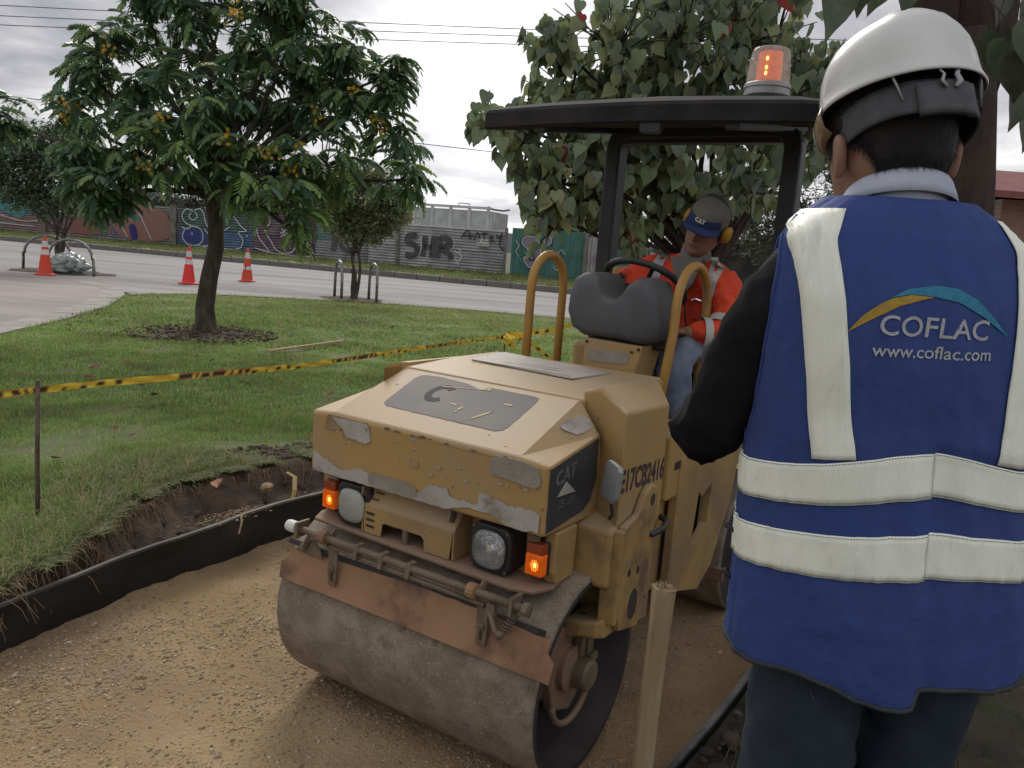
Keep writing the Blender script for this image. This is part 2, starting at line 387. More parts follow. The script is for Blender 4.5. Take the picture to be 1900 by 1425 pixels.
# ------------------------------------------------------------------ grass
M_grass = mat('grass_mat', (1, 1, 1), None, rough=.75, attr=True, sub=.3, spec=.2)
def blades(name, X, Y, Z, Hh, W, tint, lean=.5, kind='stuff', seed=1, droop=None):
    n = len(X); r_ = np.random.RandomState(seed); A = r_.uniform(0, 2*np.pi, n); B = A+r_.uniform(-.8, .8, n)+np.pi/2
    ln = r_.uniform(.15, 1, n)*lean
    dx, dy = np.cos(B)*ln*Hh, np.sin(B)*ln*Hh; wx, wy = np.cos(A)*W/2, np.sin(A)*W/2
    up2 = Hh if droop is None else Hh*droop
    v0 = np.stack([X-wx, Y-wy, Z], 1); v1 = np.stack([X+wx, Y+wy, Z], 1)
    v2 = np.stack([X+dx*.4-wx*.7, Y+dy*.4-wy*.7, Z+up2*.6], 1); v3 = np.stack([X+dx*.4+wx*.7, Y+dy*.4+wy*.7, Z+up2*.6], 1)
    v4 = np.stack([X+dx, Y+dy, Z+up2*(1-.25*ln)], 1)
    V = np.stack([v0, v1, v2, v3, v4], 1).reshape(-1, 3); k = 5*np.arange(n)[:, None]
    F = np.stack([k+[0, 1, 3], k+[0, 3, 2], k+[2, 3, 4]], 1).reshape(-1, 3)
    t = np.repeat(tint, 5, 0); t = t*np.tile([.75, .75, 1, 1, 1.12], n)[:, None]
    return tag(np_obj(name, V, F, M_grass, None, t), kind=kind)
def lawn_cut(px, py):     # road side limit: True where the lawn is
    # boundary polyline of lawn (world), back edge
    yb = np.interp(px, [-12, -8.2, -7.4, -6.28, -2.88, .93, 6, 20], [6, 13.4, 16.0, 17.3, 18.4, 18.2, 16.4, 11.5])
    xl = np.interp(py, [0, 6, 9.06, 11, 13.14, 14.4, 15.6, 17], [-5.2, -5.5, -5.95, -6.25, -6.75, -7.2, -7.6, -7.0])
    return (py < yb+.12) & (px > xl-.05)
GR = np.array([(.20, .31, .085), (.17, .275, .075), (.24, .34, .10), (.28, .35, .12)]); DRY = np.array([(.44, .38, .22), (.34, .30, .16)])
def grass_band(n, y0, y1, hh, ww, seed):
    r_ = np.random.RandomState(seed); Y = r_.uniform(y0, y1, n); X = r_.uniform(-1.05, .66, n)*Y
    # local coordinates
    ca, sa = math.cos(YAW), math.sin(YAW); dx, dy = X+.145, Y-2.735; lx = ca*dx-sa*dy; ly = sa*dx+ca*dy
    e = np.interp(ly, np.arange(-5, 30, .05), [xL(v)-.02-max(gap(v), .02) for v in np.arange(-5, 30, .05)])
    d = e-lx
    nz = np.array([fbm(a_, b_, 1.3) for a_, b_ in zip(X, Y)]); nz2 = np.array([fbm(a_, b_, 6, 3) for a_, b_ in zip(X, Y)])
    raw = np.interp(ly, [-5, -.9, -.2, .3, 2.5, 6, 30], [.0, .02, .16, .42, .45, .3, .2])
    k = (d > 0.0) & lawn_cut(X, Y) & ((d > raw+.32*nz+.2*nz2) | (r_.uniform(0, 1, n) < .16))
    tr = np.hypot((X+4.17)/1.15, (Y-10.55)/1.15); k &= ~((tr < .50+.35*nz2))
    k &= (r_.uniform(0, 1, n) < np.clip(1.0-3.0*(nz-.26), .12, 1))
    X, Y, nz, nz2, d = X[k], Y[k], nz[k], nz2[k], d[k]; m_ = len(X)
    tint = 1.25*GR[r_.randint(0, 4, m_)]*(1+.5*nz[:, None])*r_.uniform(.75, 1.25, (m_, 1))
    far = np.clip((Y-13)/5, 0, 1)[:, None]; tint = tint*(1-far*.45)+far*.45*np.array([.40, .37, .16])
    dry = r_.uniform(0, 1, m_) < .10+.25*np.clip(nz2+.2, 0, 1)+np.clip(.4-d*.6, 0, .5); tint[dry] = DRY[r_.randint(0, 2, dry.sum())]
    lz = np.zeros(m_)
    h_ = hh*r_.uniform(.5, 1.3, m_)*(1+.5*nz2)
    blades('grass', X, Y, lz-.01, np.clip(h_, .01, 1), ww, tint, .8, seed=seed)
grass_band(340000, 2.9, 6.2, .046, .0042, 11)
grass_band(240000, 6.0, 10.0, .048, .007, 12)
grass_band(150000, 9.8, 19.0, .065, .016, 13)
# dry straw and roots hanging over the cut
r_ = np.random.RandomState(5); T = []; XX = []; YY = []; ZZ = []
for i in range(5200):
    y = r_.uniform(-1.1, 2.6)+r_.normal(0, .1); gp = max(gap(y), .02); x = bank_edge(y)-gp*r_.uniform(.82, 1.5)-r_.uniform(0, .03)
    if fbm(y, 2, 4.5) < -.1 and y > .0: continue
    p = LW(x, y, 0); XX.append(p[0]); YY.append(p[1]); ZZ.append(lawn_z(x, y)+.01)
n = len(XX); tint = np.array([(.27, .30, .14), (.38, .33, .20), (.48, .40, .26), (.18, .24, .09)])[r_.randint(0, 4, n)]
blades('straw', np.array(XX), np.array(YY), np.array(ZZ), r_.uniform(.04, .10, n), .0045, tint, 1.5, seed=5, droop=-.35)
XX = []; YY = []; ZZ = []
for i in range(9000):
    y = r_.uniform(-1.4, .9); gp = max(gap(y), .02); x = bank_edge(y)-gp-abs(r_.normal(0, .28))+.02
    p = LW(x, y, 0); XX.append(p[0]); YY.append(p[1]); ZZ.append(lawn_z(x, y)+.005)
n = len(XX); tint = np.array([(.22, .31, .11), (.31, .31, .15), (.43, .37, .23), (.16, .26, .07)])[r_.randint(0, 4, n)]
blades('straw', np.array(XX), np.array(YY), np.array(ZZ), r_.uniform(.03, .09, n), .0045, tint, 1.3, seed=6)
m = MB()
for i in range(300):      # hanging roots
    y = r_.uniform(-1.15, .2) if i < 220 else r_.uniform(.2, 1.6); gp = max(gap(y), .03); x = bank_edge(y)-gp*.8
    L_ = r_.uniform(.04, .19); p = Vector((x, y, .0)); pts = []; dv = Vector((r_.uniform(.1, .8), r_.uniform(-.6, .6), -.5))
    for k in range(5):
        pts.append(LW(p.x, p.y, p.z)); p = p+dv*L_/4; dv += Vector((r_.uniform(-.35, .15), r_.uniform(-.3, .3), r_.uniform(-.5, -.05)))
    m.tube(pts, [.0022, .002, .0018, .0014, .001], 4)
tag(m.obj('hanging_roots', mat('root_mat', (.20, .13, .085), (.28, .20, .13), 30, .9), fix=False), 'pale roots hanging out of the cut edge of the turf', 'roots', kind='stuff')
# rough grass on the right by the man's feet
# thick tufts lapping over the lip of the cut
n0 = 24000; XX = []; YY = []; ZZ = []; AA = []
for i in range(n0):
    y = r_.uniform(-.95, 2.6); gp = max(gap(y), .02); k = abs(r_.normal(0, .12)); x = bank_edge(y)-gp*.84-k+.10*fbm(y*2, 1, 3)
    if fbm(y, 4, 2.3)-.25*(y < 0) > .22: continue
    p = LW(x, y, 0); XX.append(p[0]); YY.append(p[1]); ZZ.append(lawn_z(x, y)+.012)
n = len(XX); tint = np.array([(.20, .27, .10), (.30, .28, .15), (.38, .33, .20), (.15, .22, .07)])[r_.randint(0, 4, n)]*r_.uniform(.6, 1.2, (n, 1))
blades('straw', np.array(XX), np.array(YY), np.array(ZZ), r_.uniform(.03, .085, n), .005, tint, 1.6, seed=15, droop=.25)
n = 30000; X = []; Y = []
for i in range(n):
    y = r_.uniform(-1.8, 9); x = xR(y)+.12+r_.uniform(0, 5)
    if fbm(x, y, 1.6) > .05: continue
    p = LW(x, y, 0); X.append(p[0]); Y.append(p[1])
n = len(X); tint = np.array([(.07, .09, .03), (.12, .10, .055), (.16, .12, .08), (.05, .07, .022)])[r_.randint(0, 4, n)]
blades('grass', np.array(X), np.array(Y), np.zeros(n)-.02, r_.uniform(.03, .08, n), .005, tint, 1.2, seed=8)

# ------------------------------------------------------------------ plaza, road, kerbs, verge
M_asph = mat('asphalt_mat', (.255, .240, .232), (.315, .300, .290), .5, .9, bump=.15, bscale=40, c3=(.20, .187, .18), s3=.22, lo3=.50, hi3=.62, stretch=(.35, 1.6, 1), detail=9, speck=((.17, .16, .15), 6, .66, .74))
M_pave = mat('paving_mat', (.285, .250, .235), (.34, .30, .282), .8, .9, bump=.2, bscale=25, c3=(.235, .205, .19), s3=.35, lo3=.5, hi3=.7, stretch=(.6, 2.2, 1))
c0 = np.array([-.29, 31.03]); dk = np.array([-.944, .325]); dk /= np.linalg.norm(dk); nk = np.array([-dk[1], dk[0]])*-1
nk = nk if nk[1] > 0 else -nk
def K(s, t, z=0.0): p = c0+dk*s+nk*t; return (float(p[0]), float(p[1]), z)
def sheet_poly(name, pts, z, m, kind='structure', parent=None):
    b = MB(); b.add([(p[0], p[1], z) for p in pts], [tuple(range(len(pts)))]); o = b.obj(name, m, parent, fix=False)
    if o.data.polygons[0].normal.z < 0: o.data.flip_normals()
    return tag(o, kind=kind)
edge_back = [(-7.55, 15.6), (-7.3, 16.3), (-6.9, 16.9), (-6.28, 17.3), (-4.6, 17.9), (-2.88, 18.4), (-1, 18.5), (.93, 18.2), (3.5, 17.3), (7, 16.0), (14, 13.2), (30, 7)]
edge_left = [(-7.6, 15.4), (-7.25, 14.5), (-6.75, 13.1), (-6.25, 11), (-5.95, 9.1), (-5.5, 6), (-5.2, 2), (-5.0, -2)]
pl = [(-3.0, 0)]
rp = [p for p in edge_back]+[K(-40, -10)[:2], K(-40, 0)[:2], K(70, 0)[:2], K(70, -13)[:2], K(14, -13.2)[:2], (-9.5, 17.9)]
sheet_poly('road', rp, .018, M_asph)
pp = [(-9.5, 17.9)]+[(-7.75, 16.2)]+[(x-.42, y+.02) for x, y in edge_left]+[(-60, -2), K(70, -13)[:2], K(14, -13.2)[:2]]
sheet_poly('paving', pp, .022, M_pave)
M_band = mat('border_mat', (.29, .265, .245), (.36, .335, .31), 3, .9, bump=.2, bscale=30, c3=(.20, .18, .16), s3=1.2, lo3=.55, hi3=.7)
bt = tag(bpy.data.objects.new('paving_border', None)); sc.collection.objects.link(bt); bt['kind'] = 'structure'
prev = None; el = [(-9.5, 17.9), (-8.4, 16.9)]+edge_left
pts = []
for i in range(len(el)-1):
    a, b = Vector(el[i]), Vector(el[i+1]); k = max(1, int((b-a).length/.55))
    for j in range(k): pts.append(a.lerp(b, j/k))
for i in range(len(pts)-1):
    a, b = pts[i], pts[i+1]; d = (b-a).normalized(); nrm = Vector((-d.y, d.x)) if Vector((-d.y, d.x)).x < 0 else Vector((d.y, -d.x))
    q = [a+d*.008, b-d*.008]; z0, z1 = -.02, .030+rnd.uniform(-.003, .003)
    mb = MB(); mb.prism([(q[0].x, q[0].y), (q[1].x, q[1].y), (q[1].x+nrm.x*.42, q[1].y+nrm.y*.42), (q[0].x+nrm.x*.42, q[0].y+nrm.y*.42)], z0, z1, 2)
    mb.obj('kerb_stone', M_band, bt, base=(0, 0, 0))
# dirty worn line between plaza and lawn
M_dirt = mat('dirt_patch_mat', (.13, .11, .085), (.19, .165, .14), 3, .95, bump=.4, bscale=40)
def patch(name, c, r, z, m, n=28, jit=.16, sq=1.0, seed=0, rise=.02):
    rr = random.Random(seed); rings = []
    ph = [rr.uniform(0, 6.28) for _ in range(4)]
    for q in (1.0, .8, .5, .2):
        ring = []
        for j in range(n):
            a = 2*math.pi*j/n; f = 1+jit*(math.sin(2*a+ph[0])*.4+math.sin(5*a+ph[1])*.35+math.sin(9*a+ph[2])*.25)
            ring.append((c[0]+r*q*f*math.cos(a), c[1]+r*q*f*math.sin(a)*sq, z+rise*(1-q)+.01*fbm(j*1.3, q*5, 1)*(1-q)))
        rings.append(ring)
    b = MB(); b.loft(rings, cap=False); b.add(rings[-1], [tuple(range(n))]); o = b.obj(name, m, smooth=True, fix=False); return tag(o, kind='structure')
patch('soil_patch', (-4.15, 10.55), .72, .012, M_soil, seed=2, rise=.06, jit=.5, n=48)
P = []; S = []
for i in range(900):
    a_ = rs.uniform(0, 6.28); q_ = rs.uniform(0, .95)**.6; P.append((-4.15+q_*math.cos(a_), 10.55+q_*math.sin(a_), .03+.05*(1-q_))); S.append(min(.04, rs.lognormal(-4.3, .5)))
stones('soil_crumbs', np.array(P), np.array(S), M_stone, [(.085, .06, .045), (.12, .09, .065), (.06, .045, .035)])
# far kerb: long stones
M_kerb = mat('kerb_mat', (.15, .14, .13), (.21, .20, .185), 1.2, .9, bump=.3, bscale=20, c3=(.10, .095, .085), s3=.8, lo3=.5, hi3=.7)
kt = bpy.data.objects.new('far_kerb', None); sc.collection.objects.link(kt); kt['kind'] = 'structure'
s = -30.0
me0 = None
for i in range(76):
    p0, p1 = K(s+.015, 0), K(s+.985, 0)
    if me0 is None:
        b = MB(); b.prism([(0.015, 0), (.985, 0), (.985, .2), (.015, .2)], -.1, .235, 2); o = b.obj('kerb_stone', M_kerb, kt, bevel=.02, base=(0, 0, 0)); me0 = o
    else: o = me0.copy(); sc.collection.objects.link(o)
    o.parent = kt; q = K(s, 0); o.location = (q[0], q[1], rnd.uniform(-.006, .006)); o.rotation_euler = (0, 0, math.atan2(dk[1], dk[0])); s += 1.0
# verge rising to the fence
M_verge = mat('verge_mat', (.12, .16, .055), (.17, .195, .08), .8, .95, bump=.5, bscale=8, c3=(.14, .125, .07), s3=.5, lo3=.5, hi3=.68)
FT = 4.5
def verge_z(s, t): return .22+.12*min(1, t/FT)+.05*fbm(s, t, .6)+(.05 if t > FT-1 else 0)
gr = [[K(s, t, verge_z(s, t)) for s in np.arange(-32, 60, .7)] for t in (.18, .6, 1.2, 2, 3, 4, FT+.3, 6, 9)]
m = MB(); m.sheet(gr); tag(m.obj('verge', M_verge, smooth=True, fix=False), kind='structure')
n = 26000; s_ = rs.uniform(-24, 42, n); t_ = rs.uniform(.22, FT-.1, n); dirt = np.array([fbm(a, b, .45, 9) for a, b in zip(s_, t_)])
k = (dirt < .22) | (t_ < 2.5); s_, t_, dirt = s_[k], t_[k], dirt[k]; n = len(s_)
P = np.array([K(a, b, verge_z(a, b)) for a, b in zip(s_, t_)]); tint = np.array([(.15, .21, .065), (.19, .235, .08), (.23, .24, .11), (.27, .25, .13)])[rs.randint(0, 4, n)]*(1+.3*dirt[:, None])
blades('grass', P[:, 0], P[:, 1], P[:, 2]-.02, rs.uniform(.06, .16, n), .05, tint, .8, seed=21)
# strip of trampled path by the fence foot
# back land beyond the fence
m = MB(); m.sheet([[K(s, t, .15) for s in (-200, 0, 200)] for t in (8.5, 60, 900)]); tag(m.obj('back_land', M_far, fix=False), kind='structure')
# ------------------------------------------------------------------ corrugated fence
FZ = .33; FH = 2.02
def fence_pt(s, z, off=0.0): q = K(s, FT-off); return (q[0], q[1], z)
def sheet_mat(name, c, c2, c3=None, lo3=.5, hi3=.66, s3=.5): return mat(name, c, c2, 1.4, .6, .15, bump=.2, bscale=20, c3=c3 or (c[0]*.6, c[1]*.58, c[2]*.55), s3=s3, lo3=lo3, hi3=hi3, vary=.12)
FM = {'grey': sheet_mat('grey_sheet', (.29, .29, .295), (.38, .38, .385)), 'blue': sheet_mat('blue_sheet', (.07, .12, .21), (.11, .17, .27)),
      'teal': sheet_mat('teal_sheet', (.09, .20, .20), (.15, .26, .25)), 'purple': sheet_mat('purple_sheet', (.13, .085, .12), (.19, .14, .175)), 'pink': sheet_mat('pink_sheet', (.22, .13, .125), (.26, .18, .175), (.16, .15, .16)),
      'darkgreen': sheet_mat('dark_green_sheet', (.07, .12, .115), (.11, .17, .155), (.12, .12, .13)), 'green': sheet_mat('green_sheet', (.06, .15, .13), (.09, .20, .17), (.05, .08, .075), .56, .75),
      'pale': sheet_mat('pale_sheet', (.30, .29, .30), (.38, .37, .38), (.16, .08, .08), .5, .62), 'mauve': sheet_mat('mauve_sheet', (.15, .14, .19), (.22, .20, .25), (.10, .09, .12)), 'dim': sheet_mat('dim_sheet', (.22, .22, .225), (.29, .29, .295))}
sheet_cache = {}
def corr(w_, h_, vertical):
    key = (round(w_, 2), round(h_, 2), vertical)
    if key in sheet_cache: return sheet_cache[key]
    b = MB(); per = .13 if not vertical else .17; L_ = w_ if vertical else h_; n = int(L_/per*4); g_ = []
    for i in range(n+1):
        u = L_*i/n; d = .028*math.sin(2*math.pi*u/per)
        g_.append([(u, -d, 0), (u, -d, h_)] if vertical else [(0, -d, u), (w_*.5, -d-.008, u), (w_, -d, u)])
    b.sheet(g_); me = bpy.data.meshes.new('sheet'); me.from_pydata(b.v, [], b.f); sheet_cache[key] = me; return me
fence = thing('corrugated_fence', 'long fence of corrugated sheets covered in graffiti along the far side of the road', 'fence', K(0, FT, FZ))
ang = math.atan2(-dk[1], -dk[0])
def add_sheet(s_left, w_, z, h_, mname, vertical=False, off=0.0, tilt=0.0, par=None):
    me = corr(w_, h_, vertical).copy() if False else corr(w_, h_, vertical)
    o = bpy.data.objects.new('sheet', me); sc.collection.objects.link(o)
    if not me.materials: me.materials.append(FM['grey'])
    o.parent = par or fence; q = fence_pt(s_left, z, off); b = Vector((par or fence)['_b']); o.location = (q[0]-b.x, q[1]-b.y, q[2]-b.z)
    o.rotation_euler = (0, tilt, ang); o.material_slots[0].link = 'OBJECT'; o.material_slots[0].material = FM[mname]; return o
# s runs leftwards (dk); a sheet starts at its left end and runs to the right
plan = [(44, 'dim', 'mauve'), (41, 'pink', 'dim'), (38, 'mauve', 'pink'), (35, 'mauve', 'pink'), (32, 'teal', 'pink'), (29, 'pink', 'pink'), (26, 'mauve', 'mauve'), (23, 'dim', 'mauve')]
for sl, ut, ub in plan:
    add_sheet(sl, 3.0, FZ+.98, 1.04, ut, off=rnd.uniform(0, .03), tilt=rnd.uniform(-.008, .008)); add_sheet(sl, 3.02, FZ-.05, 1.05, ub, off=.045)
def hs(s0, s1, top, zt, bot, split=1.0, h=None):
    n = max(1, round((s0-s1)/2.6)); w_ = (s0-s1)/n
    for i in range(n):
        j = rnd.uniform(-.03, .03)
        add_sheet(s0-i*w_, w_+.04, FZ+split-.03, (h or FH)-split+.03+zt, top, off=rnd.uniform(0, .02), tilt=rnd.uniform(-.006, .006)); add_sheet(s0-i*w_, w_+.04, FZ-.08, split+.06, bot, off=.045+j*.3)
hs(20.1, 15.5, 'darkgreen', .0, 'blue'); hs(15.5, 11.8, 'purple', 0, 'purple'); hs(11.8, 8.9, 'teal', 0, 'dim')
hs(8.9, 7.3, 'grey', -.25, 'grey'); hs(7.3, 2.0, 'grey', -.05, 'grey')
for i in range(8): add_sheet(1.75-i*.42, .44, FZ-.12, 2.25, 'green', True, off=rnd.uniform(0, .03), tilt=rnd.uniform(-.01, .01))
for i in range(3): add_sheet(-1.7-i*.45, .44, FZ-.15, 2.1, ('pale', 'pale', 'darkgreen')[i], True, off=rnd.uniform(0, .04))
for i in range(3): add_sheet(-3.0-i*.43, .44, FZ-.15, 2.0, 'darkgreen', True)
hs(-4.4, -27, 'grey', -.35, 'grey', .9)
M_post = mat('fence_post_mat', (.13, .115, .10), (.2, .18, .16), 5, .9)
for s in (20.35, 29.2, 38.1, 2.0, 7.35, -1.65, -2.5):
    b = MB(); q = fence_pt(s, FZ, .13); w_ = .32 if s == 20.35 else .13
    b.box((q[0], q[1], FZ+1.0), (w_, .12, 2.2)); b.obj('post', M_post if s > -2 else FM['pale'], fence)
b = MB()
for i in range(90):
    s = rnd.uniform(-20, 40); q = fence_pt(s, FZ+FH, .03); b.box((q[0], q[1], FZ+FH-.0), (rnd.uniform(.3, 1.2), .03, .02), Matrix.Rotation(ang, 3, 'Z'))
# graffiti: flat strokes on the sheets
PM = {'white': mat('white_spray', (.50, .50, .50), rough=.8), 'black': mat('black_spray', (.03, .03, .032), rough=.8), 'violet': mat('violet_spray', (.17, .155, .20), (.21, .19, .24), 3, .8), 'cyan': mat('cyan_spray', (.04, .24, .22), rough=.8),
      'navy': mat('navy_spray', (.03, .04, .16), (.05, .06, .2), 2, .8), 'red': mat('red_spray', (.22, .09, .08), rough=.8), 'orange': mat('orange_spray', (.24, .12, .10), rough=.8), 'sea': mat('sea_spray', (.05, .22, .25), rough=.8), 'dk': mat('dark_spray', (.055, .055, .06), (.09, .09, .095), 4, .8)}
def fpt(s, z, off): q = K(s, FT-off); return Vector((q[0], q[1], z))
def stroke(pts, wd, m, off=.085, name='graffiti', closed=False):
    """ribbon through (s, z) points; s leftwards"""
    # smooth
    P = [Vector(p) for p in pts]; out = []
    k = len(P)
    for i in range(k if closed else k-1):
        a, b2, c_, d_ = P[(i-1) % k] if (closed or i) else P[0], P[i], P[(i+1) % k], P[(i+2) % k] if (closed or i+2 < k) else P[-1]
        for j in range(6):
            t = j/6; out.append(.5*((2*b2)+(-a+c_)*t+(2*a-5*b2+4*c_-d_)*t*t+(-a+3*b2-3*c_+d_)*t**3))
    if not closed: out.append(P[-1])
    g_ = []
    for i, p in enumerate(out):
        a, b2 = out[max(i-1, 0)], out[min(i+1, len(out)-1)]
        if closed: a, b2 = out[i-1], out[(i+1) % len(out)]
        d_ = (b2-a); d_ = d_.normalized() if d_.length > 1e-6 else Vector((1, 0)); n_ = Vector((-d_.y, d_.x))*wd/2
        g_.append([fpt(*(p+n_), off), fpt(*(p-n_), off)])
    if closed: g_.append(g_[0])
    b = MB(); b.sheet(g_); return b.obj(name, m, fence, fix=False)
def fill(pts, m, off=.078):
    P = [Vector(p) for p in pts]; k = len(P); out = []
    for i in range(k):
        a, b2, c_, d_ = P[i-1], P[i], P[(i+1) % k], P[(i+2) % k]
        for j in range(4):
            t = j/4; q = .5*((2*b2)+(-a+c_)*t+(2*a-5*b2+4*c_-d_)*t*t+(-a+3*b2-3*c_+d_)*t**3); out.append(fpt(q.x, q.y, off))
    b = MB(); b.add(out, [tuple(range(len(out)))]); return b.obj('graffiti', m, fence, fix=False)
Zb = FZ
# bubble letters between the posts (S M O E shapes)
S0 = 20.0
def gp_(u, v): return (S0-u*4.4, Zb+.05+v*1.95)
W_ = .055
stroke([gp_(*p) for p in [(.20, .93), (.10, .97), (.04, .80), (.09, .62), (.17, .55), (.12, .46), (.03, .50)]], W_, PM['white'])
stroke([gp_(*p) for p in [(.22, .93), (.26, .80), (.20, .70), (.14, .78), (.17, .88)]], W_, PM['white'])
stroke([gp_(*p) for p in [(.08, .44), (.05, .25), (.12, .07), (.24, .05), (.33, .16), (.34, .38), (.27, .52), (.15, .54)]], W_, PM['white'])
stroke([gp_(*p) for p in [(.22, .96), (.30, 1.0), (.35, .88), (.38, .66), (.42, .55), (.44, .72), (.46, .93), (.52, .97), (.56, .80), (.58, .58), (.64, .50), (.72, .60)]], W_, PM['white'])
stroke([gp_(*p) for p in [(.36, .50), (.44, .30), (.44, .10), (.34, .05)]], W_, PM['white'])
stroke([gp_(*p) for p in [(.44, .42), (.54, .42), (.58, .25), (.54, .08), (.42, .04)]], W_, PM['white'])
stroke([gp_(*p) for p in [(.72, .95), (.80, .80), (.88, .62), (.95, .52), (.84, .48), (.90, .30), (.88, .10), (.80, .03), (.97, .0), (1.0, .06)]], W_, PM['white'])
stroke([gp_(*p) for p in [(.24, .05), (.40, .03), (.60, .03), (.76, .02)]], W_*1.2, PM['white'])
for u, v in ((.18, .33), (.52, .25), (.95, .38)): stroke([gp_(u, v), gp_(u+.012, v+.03)], .09, PM['white'])
fill([gp_(*p) for p in [(.08, .1), (.3, .08), (.33, .38), (.22, .48), (.07, .42)]], PM['navy']); fill([gp_(*p) for p in [(.38, .08), (.54, .08), (.57, .25), (.5, .38), (.42, .36)]], PM['navy'])
# second outline piece on the purple sheets
def g2(u, v): return (15.3-u*3.5, Zb+.05+v*1.95)
stroke([g2(*p) for p in [(.05, .95), (.02, .70), (.06, .40), (.20, .15), (.24, .05)]], W_, PM['white'], off=.09)
stroke([g2(*p) for p in [(.08, .95), (.22, .97), (.24, .75), (.16, .60), (.28, .30), (.36, .12), (.50, .04), (.64, .12), (.70, .40), (.66, .70), (.55, .85)]], W_, PM['white'], off=.09)
stroke([g2(*p) for p in [(.42, .55), (.56, .55)]], .05, PM['white'], off=.09); stroke([g2(*p) for p in [(.49, .40), (.49, .70)]], .05, PM['white'], off=.09)
stroke([g2(*p) for p in [(.43, .44), (.55, .66)]], .05, PM['white'], off=.09); stroke([g2(*p) for p in [(.55, .44), (.43, .66)]], .05, PM['white'], off=.09)
stroke([g2(*p) for p in [(.0, .12), (.3, .03), (.7, .0), (.95, .02)]], W_, PM['white'], off=.09)
# S H R letters in black on grey, with a smaller tail
def g3(u, v): return (6.95-u*2.75, Zb+.42+v*1.15)
for pts in ([(.20, .92), (.05, .88), (.03, .65), (.18, .52), (.22, .30), (.12, .10), (.0, .14)], [(.36, .95), (.34, .55), (.33, .12)], [(.33, .52), (.50, .52)], [(.52, .95), (.50, .5), (.49, .1)], [(.62, .92), (.61, .5), (.60, .1)], [(.62, .90), (.78, .86), (.80, .62), (.64, .52), (.80, .30), (.86, .1)]):
    stroke([g3(*p) for p in pts], .26, PM['dk'], off=.085)
for pts in ([(.28, .9), (.30, .5), (.27, .15)], [(.45, .95), (.44, .6)], [(.70, .70), (.72, .75)], [(.84, .95), (.9, .7), (.84, .45)]): stroke([g3(*p) for p in pts], .035, PM['white'], off=.095)
for pts in ([(.95, .55), (1.0, .50), (1.0, .38), (.93, .38), (.90, .48)], [(1.0, .36), (1.04, .2), (.97, .05), (.92, .15)], [(.93, .0), (1.0, -.08), (.98, .02)]): stroke([g3(*p) for p in pts], .06, PM['white'], off=.095)
# scrawled black tag along the top
def g4(u, v): return (4.2-u*2.2, Zb+1.35+v*.55)
for pts in ([(.0, .3), (.15, .95), (.22, .2)], [(.05, .5), (.3, .55)], [(.30, .2), (.36, .8), (.42, .55), (.38, .45), (.46, .2)], [(.5, .9), (.52, .2)], [(.44, .75), (.6, .8)], [(.62, .5), (.7, .6), (.66, .3), (.74, .25)], [(.78, .8), (.82, .5), (.9, .8)], [(.9, .9), (.86, .0), (.98, -.5)]):
    stroke([g4(*p) for p in pts], .06, PM['black'], off=.095)
# small printed notices on the fence
def notice(s, z, w_, h_, lines, off=.12):
    t = MB(); 
    t.add([fpt(s, z, off), fpt(s-w_, z, off), fpt(s-w_, z+h_, off), fpt(s, z+h_, off), fpt(s, z, off-.015), fpt(s-w_, z, off-.015), fpt(s-w_, z+h_, off-.015), fpt(s, z+h_, off-.015)], [(0, 1, 2, 3), (4, 5, 6, 7), (0, 1, 5, 4), (1, 2, 6, 5), (2, 3, 7, 6), (3, 0, 4, 7)])
    return t
sg = thing('notice_board', 'small white notice with dark lettering fixed to the grey sheets left of the green ones', 'sign', fence_pt(2.9, FZ+1.25, .12))
M_white = mat('white_paint', (.62, .62, .60), (.5, .5, .48), 4, .6); M_black = mat('black_paint', (.02, .02, .022), rough=.5)
notice(3.35, FZ+1.22, .55, .30, 2).obj('board', M_white, sg)
def put_text(txt, size, origin, ex_, ez_, m, name, parent, bold=.0, ext=0.0):
    vs, fs = text_mesh(txt, size, bold=bold); ex_ = Vector(ex_); ez_ = Vector(ez_); o_ = Vector(origin)
    b = MB(); b.add([o_+ex_*v[0]+ez_*v[1] for v in vs], fs); return b.obj(name, m, parent, fix=False)
exf = Vector((-dk[0], -dk[1], 0))
for k_, tx in enumerate(('SE VENDE', '320 6674')):
    put_text(tx, .13, fpt(3.07, FZ+1.44-.14*k_, .126), exf, (0, 0, 1), M_black, 'lettering', sg, bold=.003)
sg = thing('notice_board', 'small pale notice on the grey sheets seen past the operator\'s shoulder', 'sign', fence_pt(-8.0, FZ+.9, .12))
notice(-8.0, FZ+1.0, .6, .3, 2).obj('board', FM['pale'], sg)
# mural on the green sheets
def g5(u, v): return (1.35-u*2.0, Zb+.35+v*1.55)
fill([g5(*p) for p in [(.02, .95), (.0, .70), (.10, .52), (.12, .35), (.02, .28), (.22, .0), (.44, .10), (.55, .28), (.52, .62), (.46, .92), (.25, 1.02)]], PM['cyan'], .065)
body = [(.06, .88), (.06, .70), (.18, .58), (.20, .40), (.10, .32), (.24, .08), (.42, .16), (.50, .32), (.48, .62), (.40, .88), (.22, .94)]
stroke([g5(*p) for p in body], .17, PM['black'], .075, closed=True); fill([g5(*p) for p in body], PM['violet'], .085); stroke([g5(*p) for p in body], .035, PM['white'], .095, closed=True)
stroke([g5(*p) for p in [(.24, .30), (.30, .48), (.36, .30)]], .06, PM['black'], .1, closed=True)
eye = [(.60, .98), (.54, .86), (.60, .74), (.68, .74), (.72, .86), (.68, .97)]
stroke([g5(*p) for p in eye], .11, PM['black'], .075, closed=True); fill([g5(*p) for p in eye], PM['violet'], .085); stroke([g5(*p) for p in eye], .03, PM['white'], .095, closed=True)
